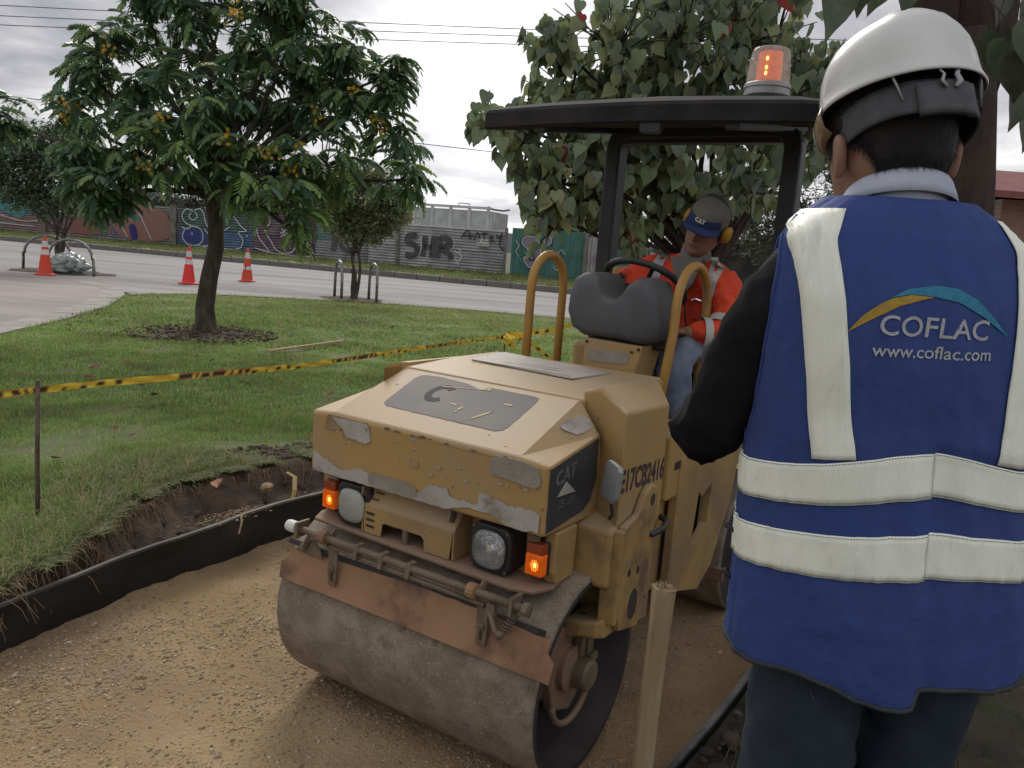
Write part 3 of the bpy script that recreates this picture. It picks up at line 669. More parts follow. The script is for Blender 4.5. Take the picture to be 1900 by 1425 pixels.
for pts in ([(-.1, .8), (-.02, .65), (-.08, .5), (.0, .35)], [(.75, .6), (.85, .5), (.95, .62), (1.05, .5)], [(.62, .3), (.75, .4), (.9, .35)], [(.8, .15), (.9, .05), (.92, .2), (1.0, .1)]): stroke([g5(*p) for p in pts], .03, PM['white'], .09)
# colours on the far left
for c_, m_, pts in ((0, 'sea', [(33.4, 2.2), (30.8, 2.25), (30.9, 1.2), (32.2, 1.4)]), (0, 'red', [(27.5, 1.3), (25.2, 1.5), (24.6, .7), (27.2, .6)]), (0, 'orange', [(24.5, 2.1), (21.2, 2.2), (20.7, .7), (23.8, .6)]), (0, 'sea', [(24.0, 2.2), (23.2, 2.3), (22.6, 1.5), (23.3, 1.6)]), (0, 'navy', [(23.3, 1.2), (22.9, 1.25), (22.7, .6), (23.1, .5)]), (0, 'dk', [(29.8, 2.1), (28.2, 2.2), (28.0, 1.2), (29.5, 1.3)])): fill(pts, PM[m_], .08)
for pts in ([(24.2, 1.8), (23.4, .6)], [(22.6, 1.9), (21.8, .6)], [(34, 1.5), (31, 1.0), (29, 1.2)], [(27, 2.0), (26, 1.4), (25, 1.9)], [(36, .9), (33, .8), (30, .75)]): stroke(pts, .05, PM['white'], .1)
for s, z in ((10.9, 1.0), (9.8, 1.0)):
    stroke([(s, z+.9), (s-.15, z+.3), (s-.1, z-.2)], .28, PM['dk'], .09)
stroke([(10.5, 1.7), (10.4, 1.1), (10.0, .85), (9.6, 1.1), (9.5, 1.7)], .2, PM['dk'], .09)

# ------------------------------------------------------------------ container beyond the fence
def K3(s, t, z): return Vector(K(s, t, z))
ct = thing('container', 'off-white steel container showing above the grey fence sheets', 'container', K(6.5, FT+4, .15))
M_cont = mat('container_mat', (.46, .47, .48), (.56, .57, .58), 2, .6, c3=(.36, .34, .33), s3=1.2, lo3=.52, hi3=.72); M_contp = mat('container_panel_mat', (.40, .41, .42), (.5, .51, .52), 3, .6, bump=.3, bscale=8, c3=(.28, .25, .23), s3=2, lo3=.6, hi3=.7)
def kbox(b, s0, s1, t0, t1, z0, z1):
    q = [K(s0, t0)[:2], K(s1, t0)[:2], K(s1, t1)[:2], K(s0, t1)[:2]]; return b.prism(q, z0, z1, 2)
C0, C1 = 8.65, 4.55; TT = FT+4
b = MB(); kbox(b, C0, C1, TT, TT+2.4, .2, 3.30); b.obj('wall', M_contp, ct)
for i in range(5):
    s = C0-(C0-C1)*i/4; b = MB(); kbox(b, s+.08, s-.08, TT-.07, TT, .2, 3.38); b.obj('post', M_cont, ct)
b = MB(); kbox(b, C0+.1, C1-.1, TT-.09, TT+.1, 3.38, 3.50); b.obj('top_rail', M_cont, ct)
b = MB(); kbox(b, C1-.1, C1-.16, TT-.05, TT+2.4, .2, 3.30); b.obj('side_panel', M_cont, ct)
for t in (TT+.9, TT+1.9): b = MB(); kbox(b, C1-.16, C1-.22, t-.08, t+.08, .2, 3.3); b.obj('post', M_cont, ct)
b = MB(); b.tube([K3(6.2, TT, 3.5), K3(6.2, TT, 3.62), K3(5.6, TT, 3.60), K3(5.6, TT, 3.48)], .025, 6); b.obj('bracket', M_post, ct)
b = MB(); b.tube([K3(4.6, TT, 3.5), K3(4.5, TT+.4, 3.42), K3(4.1, TT+.8, 3.40), K3(3.9, TT+1.2, 3.48)], .05, 6); b.obj('rolled_cover', M_post, ct)
# brick walls further back
M_brick = bpy.data.materials.new('brick_mat'); M_brick.use_nodes = True; t_ = M_brick.node_tree; br = t_.nodes.new('ShaderNodeTexBrick'); br.inputs['Scale'].default_value = 3
br.inputs['Color1'].default_value = (.25, .11, .075, 1); br.inputs['Color2'].default_value = (.32, .15, .10, 1); br.inputs['Mortar'].default_value = (.26, .22, .19, 1); tcc = t_.nodes.new('ShaderNodeTexCoord')
mp = t_.nodes.new('ShaderNodeMapping'); mp.inputs['Rotation'].default_value = (R(90), 0, 0); t_.links.new(tcc.outputs['Object'], mp.inputs[0]); t_.links.new(mp.outputs[0], br.inputs[0]); t_.links.new(br.outputs[0], t_.nodes['Principled BSDF'].inputs['Base Color'])
def wallbox(name, label, cat, s0, s1, t0, z1, m, z0=.1, th=.3):
    t = thing(name, label, cat, K(s0, t0, z0)); b = MB(); kbox(b, s0, s1, t0, t0+th, z0, z1); b.obj('wall', m, t); b = MB(); kbox(b, s0+.1, s1-.1, t0-.08, t0+th+.08, z1, z1+.12); b.obj('coping', M_kerb, t); return t
wallbox('brick_wall', 'red brick wall just left of the white container behind the fence', 'wall', 12.5, 8.9, FT+9, 3.1, M_brick)
wallbox('brick_wall', 'red brick wall glimpsed right of the white container behind the fence', 'wall', 3.4, .3, FT+9, 3.05, M_brick)
wallbox('brick_wall', 'long low brick wall behind the left end of the fence', 'wall', 44, 22, FT+12, 2.9, M_brick)
# far hills
b = MB(); gh = []
for i in range(60):
    a = R(-60+120*i/59); d = 900; hgt = 18+14*fbm(i*.21, 0, 1)+10*math.exp(-((i-20)/9)**2)
    gh.append([(d*math.sin(a), d*math.cos(a), -2), (d*1.03*math.sin(a), d*1.03*math.cos(a), hgt)])
b.sheet(gh); tag(b.obj('hills', mat('hill_mat', (.12, .15, .14), (.15, .17, .16), .01, 1), smooth=True), kind='structure')

# right hand building with red roof
bd = thing('house', 'brick house with a red roof at the right edge behind the near trunk', 'house', (17, 27, 0))
b = MB(); b.box((22, 30, 2.1), (14, 8, 4.3)); b.obj('wall', M_brick, bd)
b = MB(); b.prism([(24.6, 4.15), (30, 5.45), (35.4, 4.15), (35.4, 4.35), (30, 5.68), (24.6, 4.35)], 13.6, 30, 0); b.obj('roof', mat('red_roof_mat', (.16, .055, .05), (.22, .08, .07), 3, .8, bump=.5, bscale=12), bd)
for x in (16.6, 19.5): b = MB(); b.box((x, 25.95, 2.4), (1.1, .1, 1.2)); b.obj('window', mat('dark_glass', (.03, .035, .04), rough=.2), bd)
# dark shed behind the roller
sh = thing('shed', 'dark open shed with a sagging sheet roof behind the operator', 'shed', (7.3, 25, .2))
M_shed = mat('shed_mat', (.05, .048, .045), (.10, .092, .085), 2, .9, bump=.5, bscale=10)
b = MB(); b.box((8.0, 26.5, 1.2), (5.6, .15, 2.4)); b.obj('wall', M_shed, sh)
for i in range(6):
    b = MB(); b.box((5.4+i*1.0, 25.6, 2.95+.06*math.sin(i*2)), (1.04, 2.6, .05), Matrix.Rotation(R(5+rnd.uniform(-2, 2)), 3, 'X')); b.obj('roof_sheet', M_shed, sh)
for x in (5.3, 7.6, 9.9): b = MB(); b.box((x, 24.5, 1.5), (.14, .14, 2.9)); b.obj('post', M_shed, sh)

# ------------------------------------------------------------------ power lines
M_wire = mat('wire_mat', (.03, .03, .032), rough=.6)
def wire(p, q, sag, lab):
    P, Q = Vector(p), Vector(q); d = Q-P; b = MB(); n = 24
    b.tube([P-d*1.2+(d*3.4)*(i/n)-Vector((0, 0, sag*4*(i/n)*(1-i/n))) for i in range(n+1)], .014, 5); tag(b.obj('power_line', M_wire, fix=False, base=p), lab, 'cable', 'power lines over the road')
wire((-19.24, 30, 9.0), (1.1, 30, 9.65), .4, 'topmost of the three power lines crossing the sky')
wire((-19.24, 30, 8.65), (1.1, 30, 9.42), .4, 'middle one of the three power lines crossing the sky')
wire((-19.25, 30, 8.25), (0, 30, 9.0), .3, 'lowest of the three close power lines crossing the sky')
wire((-24.8, 30, 5.75), (15.2, 30, 4.35), .0, 'single thin cable low in the sky between the left tree and the canopy')

# ------------------------------------------------------------------ tree guards, bag, cones
M_steel = mat('hoop_steel', (.20, .20, .21), (.30, .30, .31), 12, .45, .8, bump=.1, c3=(.10, .08, .07), s3=8, lo3=.55, hi3=.7)
GZ = .022
def hoop(x, y, rz, w_, h_, lab):
    pts = [(-w_/2-.03, 0, -.05), (-w_/2-.02, 0, h_*.5)]+[(-w_/2*math.cos(R(a)), 0, h_-w_/2*.9+w_/2*.9*math.sin(R(a))) for a in range(0, 181, 18)]+[(w_/2+.02, 0, h_*.5), (w_/2+.03, 0, -.05)]
    b = MB(); b.tube(pts, .035, 10); o = b.obj('tree_guard_hoop', M_steel, smooth=True, base=(0, 0, 0)); o.location = (x, y, GZ); o.rotation_euler = (0, 0, rz); tag(o, lab, 'bike rack', 'steel hoops guarding the street trees')
hoop(-12.15, 20.6, .35, 1.05, .88, 'far steel hoop behind the leftmost traffic cone'); hoop(-11.0, 19.6, .20, 1.0, .86, 'steel hoop in front of the plastic bag at the left')
hoop(-4.28, 18.95, -1.1, .60, .86, 'steel hoop left of the small tree by the road'); hoop(-3.42, 18.75, -1.1, .58, .86, 'steel hoop right of the small tree by the road')
patch('soil_patch', (-11.6, 20.3), 1.1, .03, M_soil, seed=4, rise=.03, jit=.3); patch('soil_patch', (-3.9, 18.85), .75, .03, M_soil, seed=5, rise=.03, jit=.3)
# crumpled bag
b = MB(); V0 = []
bm = bmesh.new(); bmesh.ops.create_icosphere(bm, subdivisions=4, radius=1)
for v in bm.verts:
    f = 1+.22*fbm(v.co.x*1.5+3, v.co.y*1.5, 1.2, v.co.z*1.5)+.13*fbm(v.co.x*5, v.co.y*5, 1.3, v.co.z*5); v.co = Vector((v.co.x*.40*f*(1.1-.25*v.co.z), v.co.y*.36*f, max(v.co.z, -.75)*.28*f+.21))
me = bpy.data.meshes.new('plastic_bag'); bm.to_mesh(me); bm.free(); o = bpy.data.objects.new('plastic_bag', me); sc.collection.objects.link(o); o.location = (-11.25, 19.95, GZ+.02)
me.materials.append(mat('bag_mat', (.30, .36, .34), (.50, .55, .53), 5, .3, bump=.6, bscale=12, c3=(.12, .18, .17), s3=3, lo3=.5, hi3=.62, trans=.15)); tag(o, 'crumpled pale green plastic rubbish bag lying between the hoops', 'plastic bag')
M_co = mat('cone_orange', (.62, .055, .025), (.56, .07, .04), 3, .6, c3=(.42, .10, .07), s3=5, lo3=.55, hi3=.75); M_co2 = mat('cone_bright', (.75, .035, .03), (.66, .05, .04), 6, .5); M_cw = mat('cone_white', (.62, .60, .57), (.5, .48, .45), 8, .5)
def cone(x, y, lab, m, damaged=False, rz=.3, s=1.0, prof=None):
    t = thing('traffic_cone', lab, 'traffic cone', (x, y, GZ), group='traffic cones on the road')
    def ring(z0, z1, extra=0.0): f = lambda z: .155+(.036-.155)*(z-.03)/.87; return [(f(z0)+extra, z0), (f(z1)+extra, z1)]
    b = MB(); n = 22; b.box((x, y, GZ+.018), (.40, .40, .03), Matrix.Rotation(rz, 3, 'Z')); b.obj('base', m, t, bevel=.008)
    b = MB(); pr = ring(.03, .90); b.lathe([(pr[0][0]+.03, .032), (pr[0][0], .06)]+[(pr[1][0], .88), (pr[1][0]-.006, .905), (.02, .91)], (x, y, GZ), n=n); b.obj('body', m, t, smooth=False)
    for z0, z1 in (((.48, .60), (.66, .80)) if not damaged else ((.33, .42), (.64, .80))):
        b = MB(); b.lathe(ring(z0, z1, .003), (x, y, GZ), n=n, cap=False); b.obj('reflective_band', M_cw, t)
    if damaged:
        b = MB(); q = .112; b.prism([(x-.03, GZ+.31), (x-.015, GZ+.36), (x-.03, GZ+.40), (x-.02, GZ+.45), (x-.005, GZ+.40), (x+.0, GZ+.35), (x-.01, GZ+.31)], y-q-.008, y-q+.01, 1); b.obj('tear', M_black, t)
cone(-11.15, 18.8, 'leftmost faded orange traffic cone standing before the steel hoops', M_co)
cone(-8.12, 19.65, 'bright red-orange traffic cone left of the main tree trunk', M_co2, rz=.7)
cone(-7.62, 22.4, 'farthest traffic cone with a torn white band right of the main tree trunk', M_co, True, rz=.1, s=.98)

# ------------------------------------------------------------------ stakes, plank, tape
M_rebar = mat('rebar_mat', (.11, .08, .06), (.17, .13, .10), 20, .8, .3, bump=.3, bscale=200)
b = MB(); b.tube([(-2.2, 3.61, -.1), (-2.195, 3.61, .3), (-2.185, 3.61, .665)], .0105, 8); tag(b.obj('steel_stake', M_rebar, smooth=True, base=(-2.2, 3.61, 0)), 'thin rusty steel stake in the grass holding up the warning tape', 'stake')
def wood_mat(name, a, b_): return mat(name, a, b_, 3, .85, bump=.4, bscale=40, stretch=(9, 9, .7), c3=(a[0]*.55, a[1]*.5, a[2]*.45), s3=4, lo3=.55, hi3=.72, bdist=.004)
M_wood = wood_mat('stake_wood', (.33, .25, .14), (.45, .36, .22))
# ------------------------------------------------------------------ stake, tape
b = MB()
rings = []
for z, jx, jy in ((-.34, 0, 0), (-.1, .001, 0), (.15, -.001, .001), (.4, .001, 0), (.52, .002, 0), (.535, .003, .002)):
    x0 = .4635+.002*(z > .3); w_ = .026 if z < .5 else .029
    rings.append([(x0-w_+jx, 2.10-.022, z), (x0+w_*.1+jx, 2.10-.026+jy, z), (x0+w_+jx, 2.10-.018, z), (x0+w_-jx, 2.10+.026, z), (x0-w_, 2.10+.024, z)])
b.loft(rings); stk = thing('wooden_stake', 'tall squared wooden stake with a splintered top in front of the rear drum', 'stake', (.4635, 2.1, TZ))
b.obj('post', M_wood, stk, bevel=.002)
b = MB()
for i in range(46):
    a = rnd.uniform(0, 6.28); r = rnd.uniform(.005, .03); x, y = .4655+r*math.cos(a), 2.10+r*math.sin(a)*.8
    b.tube([(x, y, .52), (x+rnd.uniform(-.006, .006), y+rnd.uniform(-.006, .006), .535+rnd.uniform(0, .014))], [.004, .0015], 4)
for i in range(16):
    a = rnd.uniform(0, 6.28); x, y = .4655+.029*math.cos(a), 2.10+.026*math.sin(a); b.tube([(x, y, .53), (x+.012*math.cos(a), y+.012*math.sin(a), .535+rnd.uniform(-.015, .008))], [.002, .0008], 3)
b.obj('splinters', M_wood, stk)
def pxw(px, py, Y):
    d = fw+rt*((px-950)/FPX)-up*((py-712.5)/FPX); q = Vector((0, 0, CAM_H))+d*(Y/d.y); return tuple(q)
# warning tape: yellow with black print, one run from off frame past the stake to the knot, plus loose ends
M_tape = bpy.data.materials.new('tape_mat'); M_tape.use_nodes = True; t_ = M_tape.node_tree; a = t_.nodes.new('ShaderNodeAttribute'); a.attribute_name = 'tint'
t_.links.new(a.outputs['Color'], t_.nodes['Principled BSDF'].inputs['Base Color']); t_.nodes['Principled BSDF'].inputs['Roughness'].default_value = .4
def tape(name, path, wd, lab, twist=0.0, seed=0, par=None, flat=False):
    P = [Vector(p) for p in path]; rr = random.Random(seed); V = []; F = []; T = []; s = 0; seg = .02; k = 0
    cum = [0]
    for i in range(len(P)-1): cum.append(cum[-1]+(P[i+1]-P[i]).length)
    n = int(cum[-1]/seg)
    for i in range(n+1):
        d = cum[-1]*i/n; j = max(q for q in range(len(P)-1) if cum[q] <= d+1e-6); t = (d-cum[j])/max(1e-6, cum[j+1]-cum[j])
        c = P[j].lerp(P[j+1], t); dr = (P[j+1]-P[j]).normalized(); an = twist*d*.4+.5*fbm(d*2, seed, 1)+.2
        sd_ = dr.cross(Vector((0, 0, 1))).normalized(); up_ = sd_.cross(dr); wv = up_*math.cos(an)+sd_*math.sin(an)
        w2 = wd*(.52+.12*fbm(d*3, seed+3, 1))
        for q in range(4): V.append(c+wv*w2*(q/1.5-1)+sd_*.004*math.sin(q*2+d*30))
        ph = (d % 1.3)
        for q in range(4):
            blk = (ph < .5 and int(d/.035) % 3 == 0 and (q in (0, 1) if int(d/.07) % 2 else q in (1, 2))) or (ph > .75 and q in (1, 2) and fbm(d*40, seed, 1) > -.1)
            red = ph > .75
            T.append((.05, .045, .035) if blk else ((.95, .68, .09) if not (red and q in (0, 3)) else (.62, .28, .08)))
        if i:
            o_ = (i-1)*4
            for q in range(3): F.append((o_+q, o_+q+1, o_+q+5, o_+q+4))
    o = np_obj(name, [tuple(v) for v in V], F, M_tape, par, np.array(T)); 
    if lab: tag(o, lab, 'warning tape')
    return o
kn = Vector((-.12, 8.0, .57))
tape('warning_tape', [(-3.4, 3.5, .45), (-2.36, 3.6, .585), (-2.19, 3.6, .62), pxw(180, 712, 3.93), pxw(300, 702, 4.25), pxw(430, 691, 4.70), pxw(560, 679, 5.29), pxw(680, 661, 5.9), pxw(780, 646, 6.6), pxw(870, 633, 7.4), kn], .036, 'long run of yellow and black warning tape from the thin steel stake across the lawn', .06, 1)
tape('warning_tape', [kn, (.1, 8.0, .615), (.35, 8.0, .67), (.62, 8.02, .76), (.9, 8.1, .80)], .05, 'short run of yellow warning tape rising from the knot behind the handrail', 1.5, 2)
tape('warning_tape', [kn+Vector((.05, 0, .03)), (.08, 7.98, .57), (.25, 7.95, .47), (.42, 7.9, .36), (.5, 7.9, .2), (.55, 7.9, .03)], .06, 'loose twisted end of warning tape hanging down from the knot', 2.5, 3)
tape('warning_tape', [kn+Vector((-.03, 0, 0)), (-.10, 7.97, .53), (-.03, 7.96, .50), (.0, 7.97, .55), (-.12, 7.96, .59), (-.05, 7.96, .52), (.02, 7.96, .44)], .06, 'knotted clump of crumpled warning tape', 4, 4)
st2 = tag(MB().tube([(-.1, 8.02, -.1), (-.1, 8.02, .3), (-.11, 8.02, .60)], .010, 6).obj('steel_stake', M_rebar, base=(-.1, 8.02, 0)), 'thin steel stake carrying the knot of warning tape', 'stake')
b = MB(); A_, B_ = Vector((-2.88, 9.25, .05)), Vector((-2.30, 10.62, .065)); b.box((A_+B_)/2, ((B_-A_).length, .045, .03), (B_-A_).to_track_quat('X', 'Z').to_matrix())
tag(b.obj('wooden_plank', M_wood, base=(-2.6, 9.9, .05), bevel=.004), 'narrow pale plank lying in the grass to the right of the main tree', 'plank')
# bits by the edging
b = MB(); 
tag(b.tube([LW(-2.02, 1.0, .0), LW(-1.93, .98, -.005), LW(-1.84, .90, -.05), LW(-1.78, .82, -.12), LW(-1.755, .78, -.16)], [.012, .014, .013, .010, .006], 6, flat=.3).obj('yellow_leaf', mat('straw_leaf_mat', (.32, .21, .06), (.25, .16, .06), 12, .7), fix=False), 'long curled dry yellow leaf hanging over the raw soil bank', 'leaf')
b = MB(); b.tube([LW(-1.66, .38, -.03), LW(-1.63, .36, -.055), LW(-1.60, .32, -.10)], [.006, .005, .004], 5); tag(b.obj('twig', M_wood, fix=False), 'short twig leaning over the rim of the left edging board', 'twig')
P = []; S = []
for i in range(420):
    P.append(LW(-1.74+rs.normal(0, .03), .42+rs.normal(0, .10), -.055+rs.uniform(-.02, .012))); S.append(rs.uniform(.004, .012))
stones('sand_heap', np.array(P), np.array(S), M_stone, [(.24, .17, .10), (.2, .14, .08)])
b = MB(); b.blob(LW(-2.0, .83, -.05), (.035, .05, .022), jit=.25, seed=3); tag(b.obj('root_lump', mat('rootlump_mat', (.34, .24, .13), (.2, .14, .08), 20, .8), smooth=False), 'pale broken root lump lying on the raw soil bank', 'root')
# fallen leaves on the lawn
M_dead = mat('dead_leaf_mat', (.22, .10, .05), (.28, .15, .08), 20, .8, vary=.3)
lm = None
for i in range(46):
    y = rnd.uniform(4.2, 15); x = rnd.uniform(-.6, -.02)*y
    if not bool(lawn_cut(np.array([x]), np.array([y]))[0]): continue
    if lm is None:
        b = MB(); b.sheet([[(-.03, u*.022*math.sin(3.14*0.05), 0) for u in (-1, 0, 1)], [(-.01, u*.022, .008*abs(u)) for u in (-1, 0, 1)], [(.02, u*.018, .012*abs(u)+.004) for u in (-1, 0, 1)], [(.045, u*.002, .012) for u in (-1, 0, 1)]]); o = b.obj('fallen_leaf', M_dead, fix=False, base=(0, 0, 0)); lm = o
    else: o = lm.copy(); sc.collection.objects.link(o)
    o.location = (x, y, .045); o.rotation_euler = (rnd.uniform(-.4, .4), rnd.uniform(-.4, .4), rnd.uniform(0, 6)); k = rnd.uniform(.7, 1.5); o.scale = (k, k, k)
    tag(o, 'brown fallen leaf lying on the lawn', 'leaf', 'brown fallen leaves scattered on the lawn')

# ------------------------------------------------------------------ ROLLER
YEL = (.41, .26, .098); DUST = (.37, .28, .185)
def ymat(name, c3=(.36, .255, .145), lo3=.47, hi3=.66, s3=2.6, dustamt=.75, base=YEL, c2=(.375, .235, .09)):
    return mat(name, base, c2, 2.5, .55, bump=.12, bscale=90, c3=c3, s3=s3, lo3=lo3, hi3=hi3, dust=DUST, dustamt=dustamt, spec=.35, detail=8, speck=((.20, .12, .06), 38, .66, .72))
M_y = ymat('yellow_paint'); M_yd = ymat('dusty_yellow_paint', (.26, .175, .10), .42, .62, 3, .9); M_yr = ymat('rusty_yellow_paint', (.17, .105, .07), .46, .66, 6, .9)
M_blk = mat('roller_black', (.022, .022, .024), (.035, .034, .034), 4, .45, dust=(.10, .092, .088), dustamt=.35, bump=.05, bscale=80)
M_drum = mat('drum_steel', (.185, .148, .108), (.27, .222, .168), 11, .82, .0, bump=.5, bscale=140, c3=(.10, .08, .058), s3=16, lo3=.56, hi3=.74, bdist=.003, detail=12, speck=((.50, .44, .36), 170, .60, .68))
M_seam = mat('seam_mat', (.12, .10, .075), (.19, .16, .12), 9, .85)
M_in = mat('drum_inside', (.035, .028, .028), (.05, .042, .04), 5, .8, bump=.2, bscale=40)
M_rust = mat('scraper_paint', (.33, .19, .105), (.27, .145, .08), 3.2, .7, bump=.3, bscale=50, c3=(.155, .085, .055), s3=5, lo3=.50, hi3=.64, bdist=.004)
M_shelf = mat('shelf_dusty', (.235, .15, .10), (.19, .115, .075), 4, .8, bump=.2, bscale=60, dust=(.33, .235, .165), dustamt=.6)
M_rod = mat('dusty_metal', (.20, .155, .105), (.15, .115, .08), 12, .65, .3, bump=.2, bscale=90)
M_prim = mat('primer_patch', (.42, .395, .36), (.33, .30, .26), 8, .8, bump=.5, bscale=40, c3=(.20, .165, .12), s3=11, lo3=.54, hi3=.68)
M_refl = mat('worn_reflector', (.26, .235, .195), (.32, .29, .25), 10, .5, bump=.5, bscale=160)
M_plastic = mat('console_grey', (.075, .078, .085), (.09, .092, .098), 3, .55, bump=.12, bscale=300, dust=(.17, .16, .15), dustamt=.4)
M_chrome = mat('reflector_chrome', (.75, .76, .76), rough=.18, metal=1.0)
M_amber = mat('amber_lens', (.75, .13, .01), (.6, .09, .01), 40, .25, emit=(1.0, .17, .01), estr=.10); M_amberd = mat('amber_lens_upper', (.30, .055, .02), rough=.3)
M_bulb_glint = mat('bulb_and_glint', (1, .6, .15), rough=.3, emit=(1.0, .45, .06), estr=4.0)
M_halo = mat('amber_glow', (.9, .25, .02), rough=.4, emit=(1.0, .26, .02), estr=.9)
M_glass = mat('lens_glass', (.9, .93, .93), rough=.04, trans=1.0); M_milk = mat('dusty_lens', (.30, .305, .275), (.37, .37, .335), 8, .45, bump=.25, bscale=60)
rl = thing('road_roller', 'dusty yellow double drum road roller with black canopy and lit amber lamps', 'road roller', (0, .8, 0), MF)
# front drum
def drum(name, yc):
    b = MB(); pr = [(.318, .552), (.338, .552), (.345, .549), (.35, .542)]; prof = [(r, -h) for r, h in pr]+[(r, h) for r, h in pr[::-1]]
    prof += [(.318, .43), (.10, .42)]
    b.lathe([(.10, -.42), (.318, -.43)]+prof, (0, yc, .35), 'x', n=96); o = b.obj(name, M_drum, rl, smooth=False)
    for p in o.data.polygons: p.use_smooth = abs(p.normal.x) < .5
    o.data.materials.append(M_in)
    for p in o.data.polygons:
        c = p.center; rr_ = math.hypot(c.y-(yc-.8), c.z-.35)
        if rr_ < .335: p.material_index = 1
    return o
d1 = drum('drum', 0.0); d2 = drum('drum', 1.70)

# hub and motor inside the near end
b = MB(); b.lathe([(.135, .40), (.135, .43), (.11, .45), (.11, .47), (.075, .475), (.075, .50), (.03, .505)], (0, 0, .35), 'x', n=28); hb = b.obj('hub', M_shelf, rl, bevel=.004)
for i in range(8):
    a = R(45*i+20); b = MB(); b.lathe([(.012, .45), (.012, .465), (.006, .468)], (0, .092*math.cos(a), .35+.092*math.sin(a)), 'x', n=6); b.obj('bolt', M_rod, hb, base=None if False else (0, .8, 0))
b = MB(); b.prism([(-.12, .42), (-.05, .50), (.10, .50), (.15, .40), (.14, .24), (.05, .17), (-.08, .22)], .44, .475, 0); b.obj('motor_bracket', M_shelf, rl, bevel=.008)
b = MB(); b.lathe([(.055, .475), (.055, .545), (.048, .555), (.02, .556)], (0, .03, .33), 'x', n=20); b.obj('motor_cap', M_rod, rl, bevel=.003)
b = MB(); b.tube(arc((.0, .30), .135, 195, 345, 14, (1, 2), .50), .012, 8); b.obj('hose', M_shelf, rl, smooth=True)
b = MB(); b.box((.5, .085, .45), (.035, .04, .16)); b.box((.5, .035, .46), (.03, .03, .15)); b.box((.51, .085, .37), (.05, .05, .03)); b.obj('hydraulic_fitting', M_rod, rl, bevel=.004)
for sx in (1, -1):
    # yoke: outer arm with lifting eye, foot turning into the drum
    b = MB(); poly = [(.015, .87), (.02, .56), (.05, .505), (.20, .47), (.245, .60), (.262, .86), (.27, .93), (.245, .965), (.20, .975), (.155, .95), (.115, .89)]
    b.prism(poly, .602*sx, .628*sx, 0); arm = b.obj('yoke_arm', M_yr, rl, bevel=.008)
    b = MB(); b.prism([(-.005, .86), (.0, .54), (.022, .54), (.022, .86)], .565*sx, .628*sx, 0); b.obj('yoke_flange', M_yr, rl, bevel=.006)
    b = MB(); b.loft([[(x*sx, y_, z_) for y_, z_ in ((a0, c0_), (a1, c0_-.01), (a1, c1), (a0, c1))] for x, a0, a1, c0_, c1 in ((.602, -.0, .19, .49, .56), (.57, -.02, .18, .485, .545), (.52, -.03, .16, .48, .535), (.46, -.03, .13, .46, .53))]); b.obj('yoke_foot', M_yd, rl, bevel=.012, seg=3)
    b = MB(); b.prism([(-.03, .86), (-.03, .67), (.0, .655), (.24, .60), (.26, .845), (.1, .885)], .44*sx, .601*sx, 0); b.obj('side_box', M_yr, rl, bevel=.012)
    if sx > 0:
        for yy, zz_ in ((.012, .80), (.012, .70)):
            b = MB(); b.lathe([(.014, -.018), (.014, -.030), (.006, -.032)], (.60, yy+.02, zz_), 'y', n=6); b.obj('bolt', M_rod, rl)
        for (yy, zz_, r_1, r_2) in ((.135, .575, .045, .075), ):
            b = MB(); b.lathe([(.02, .6282), (.02, .6292)], (0, 0, 0), 'x', n=16); bb = MB(); bb.prism([(yy+.036*math.cos(a_*.3927), zz_+.055*math.sin(a_*.3927)) for a_ in range(16)], .6283, .6293, 0); bb.obj('slot', M_in, rl)
        for yy, zz_ in ((.08, .70), (.15, .69), (.215, .92)):
            bb = MB(); r2 = .012 if yy < .2 else .018; bb.prism([(yy+r2*math.cos(a_*.5236), zz_+r2*1.2*math.sin(a_*.5236)) for a_ in range(12)], .6283, .6293, 0); bb.obj('hole', M_in, rl)
# hood: front shell
def mirror(pts): return [(-x, y, z) for x, y, z in pts]
hv = [(.492, -.262, .872), (.492, -.265, 1.09), (.41, -.268, 1.098), (.377, .12, 1.236), (.492, .050, 1.142), (.492, .16, .862), (.377, .17, 1.252)]
b = MB(); V = hv+mirror(hv); q = 7
b.add(V, [(0, 1, 2, 2+q, 1+q, 0+q), (2, 3, 3+q, 2+q), (1, 4, 2), (4, 3, 2), (1+q, 2+q, 4+q), (4+q, 2+q, 3+q), (0, 5, 4, 1), (0+q, 1+q, 4+q, 5+q), (3, 4, 5, 5+q, 4+q, 3+q), (0, 0+q, 5+q, 5)])
hood = b.obj('hood', M_y, rl, bevel=.014, seg=3)
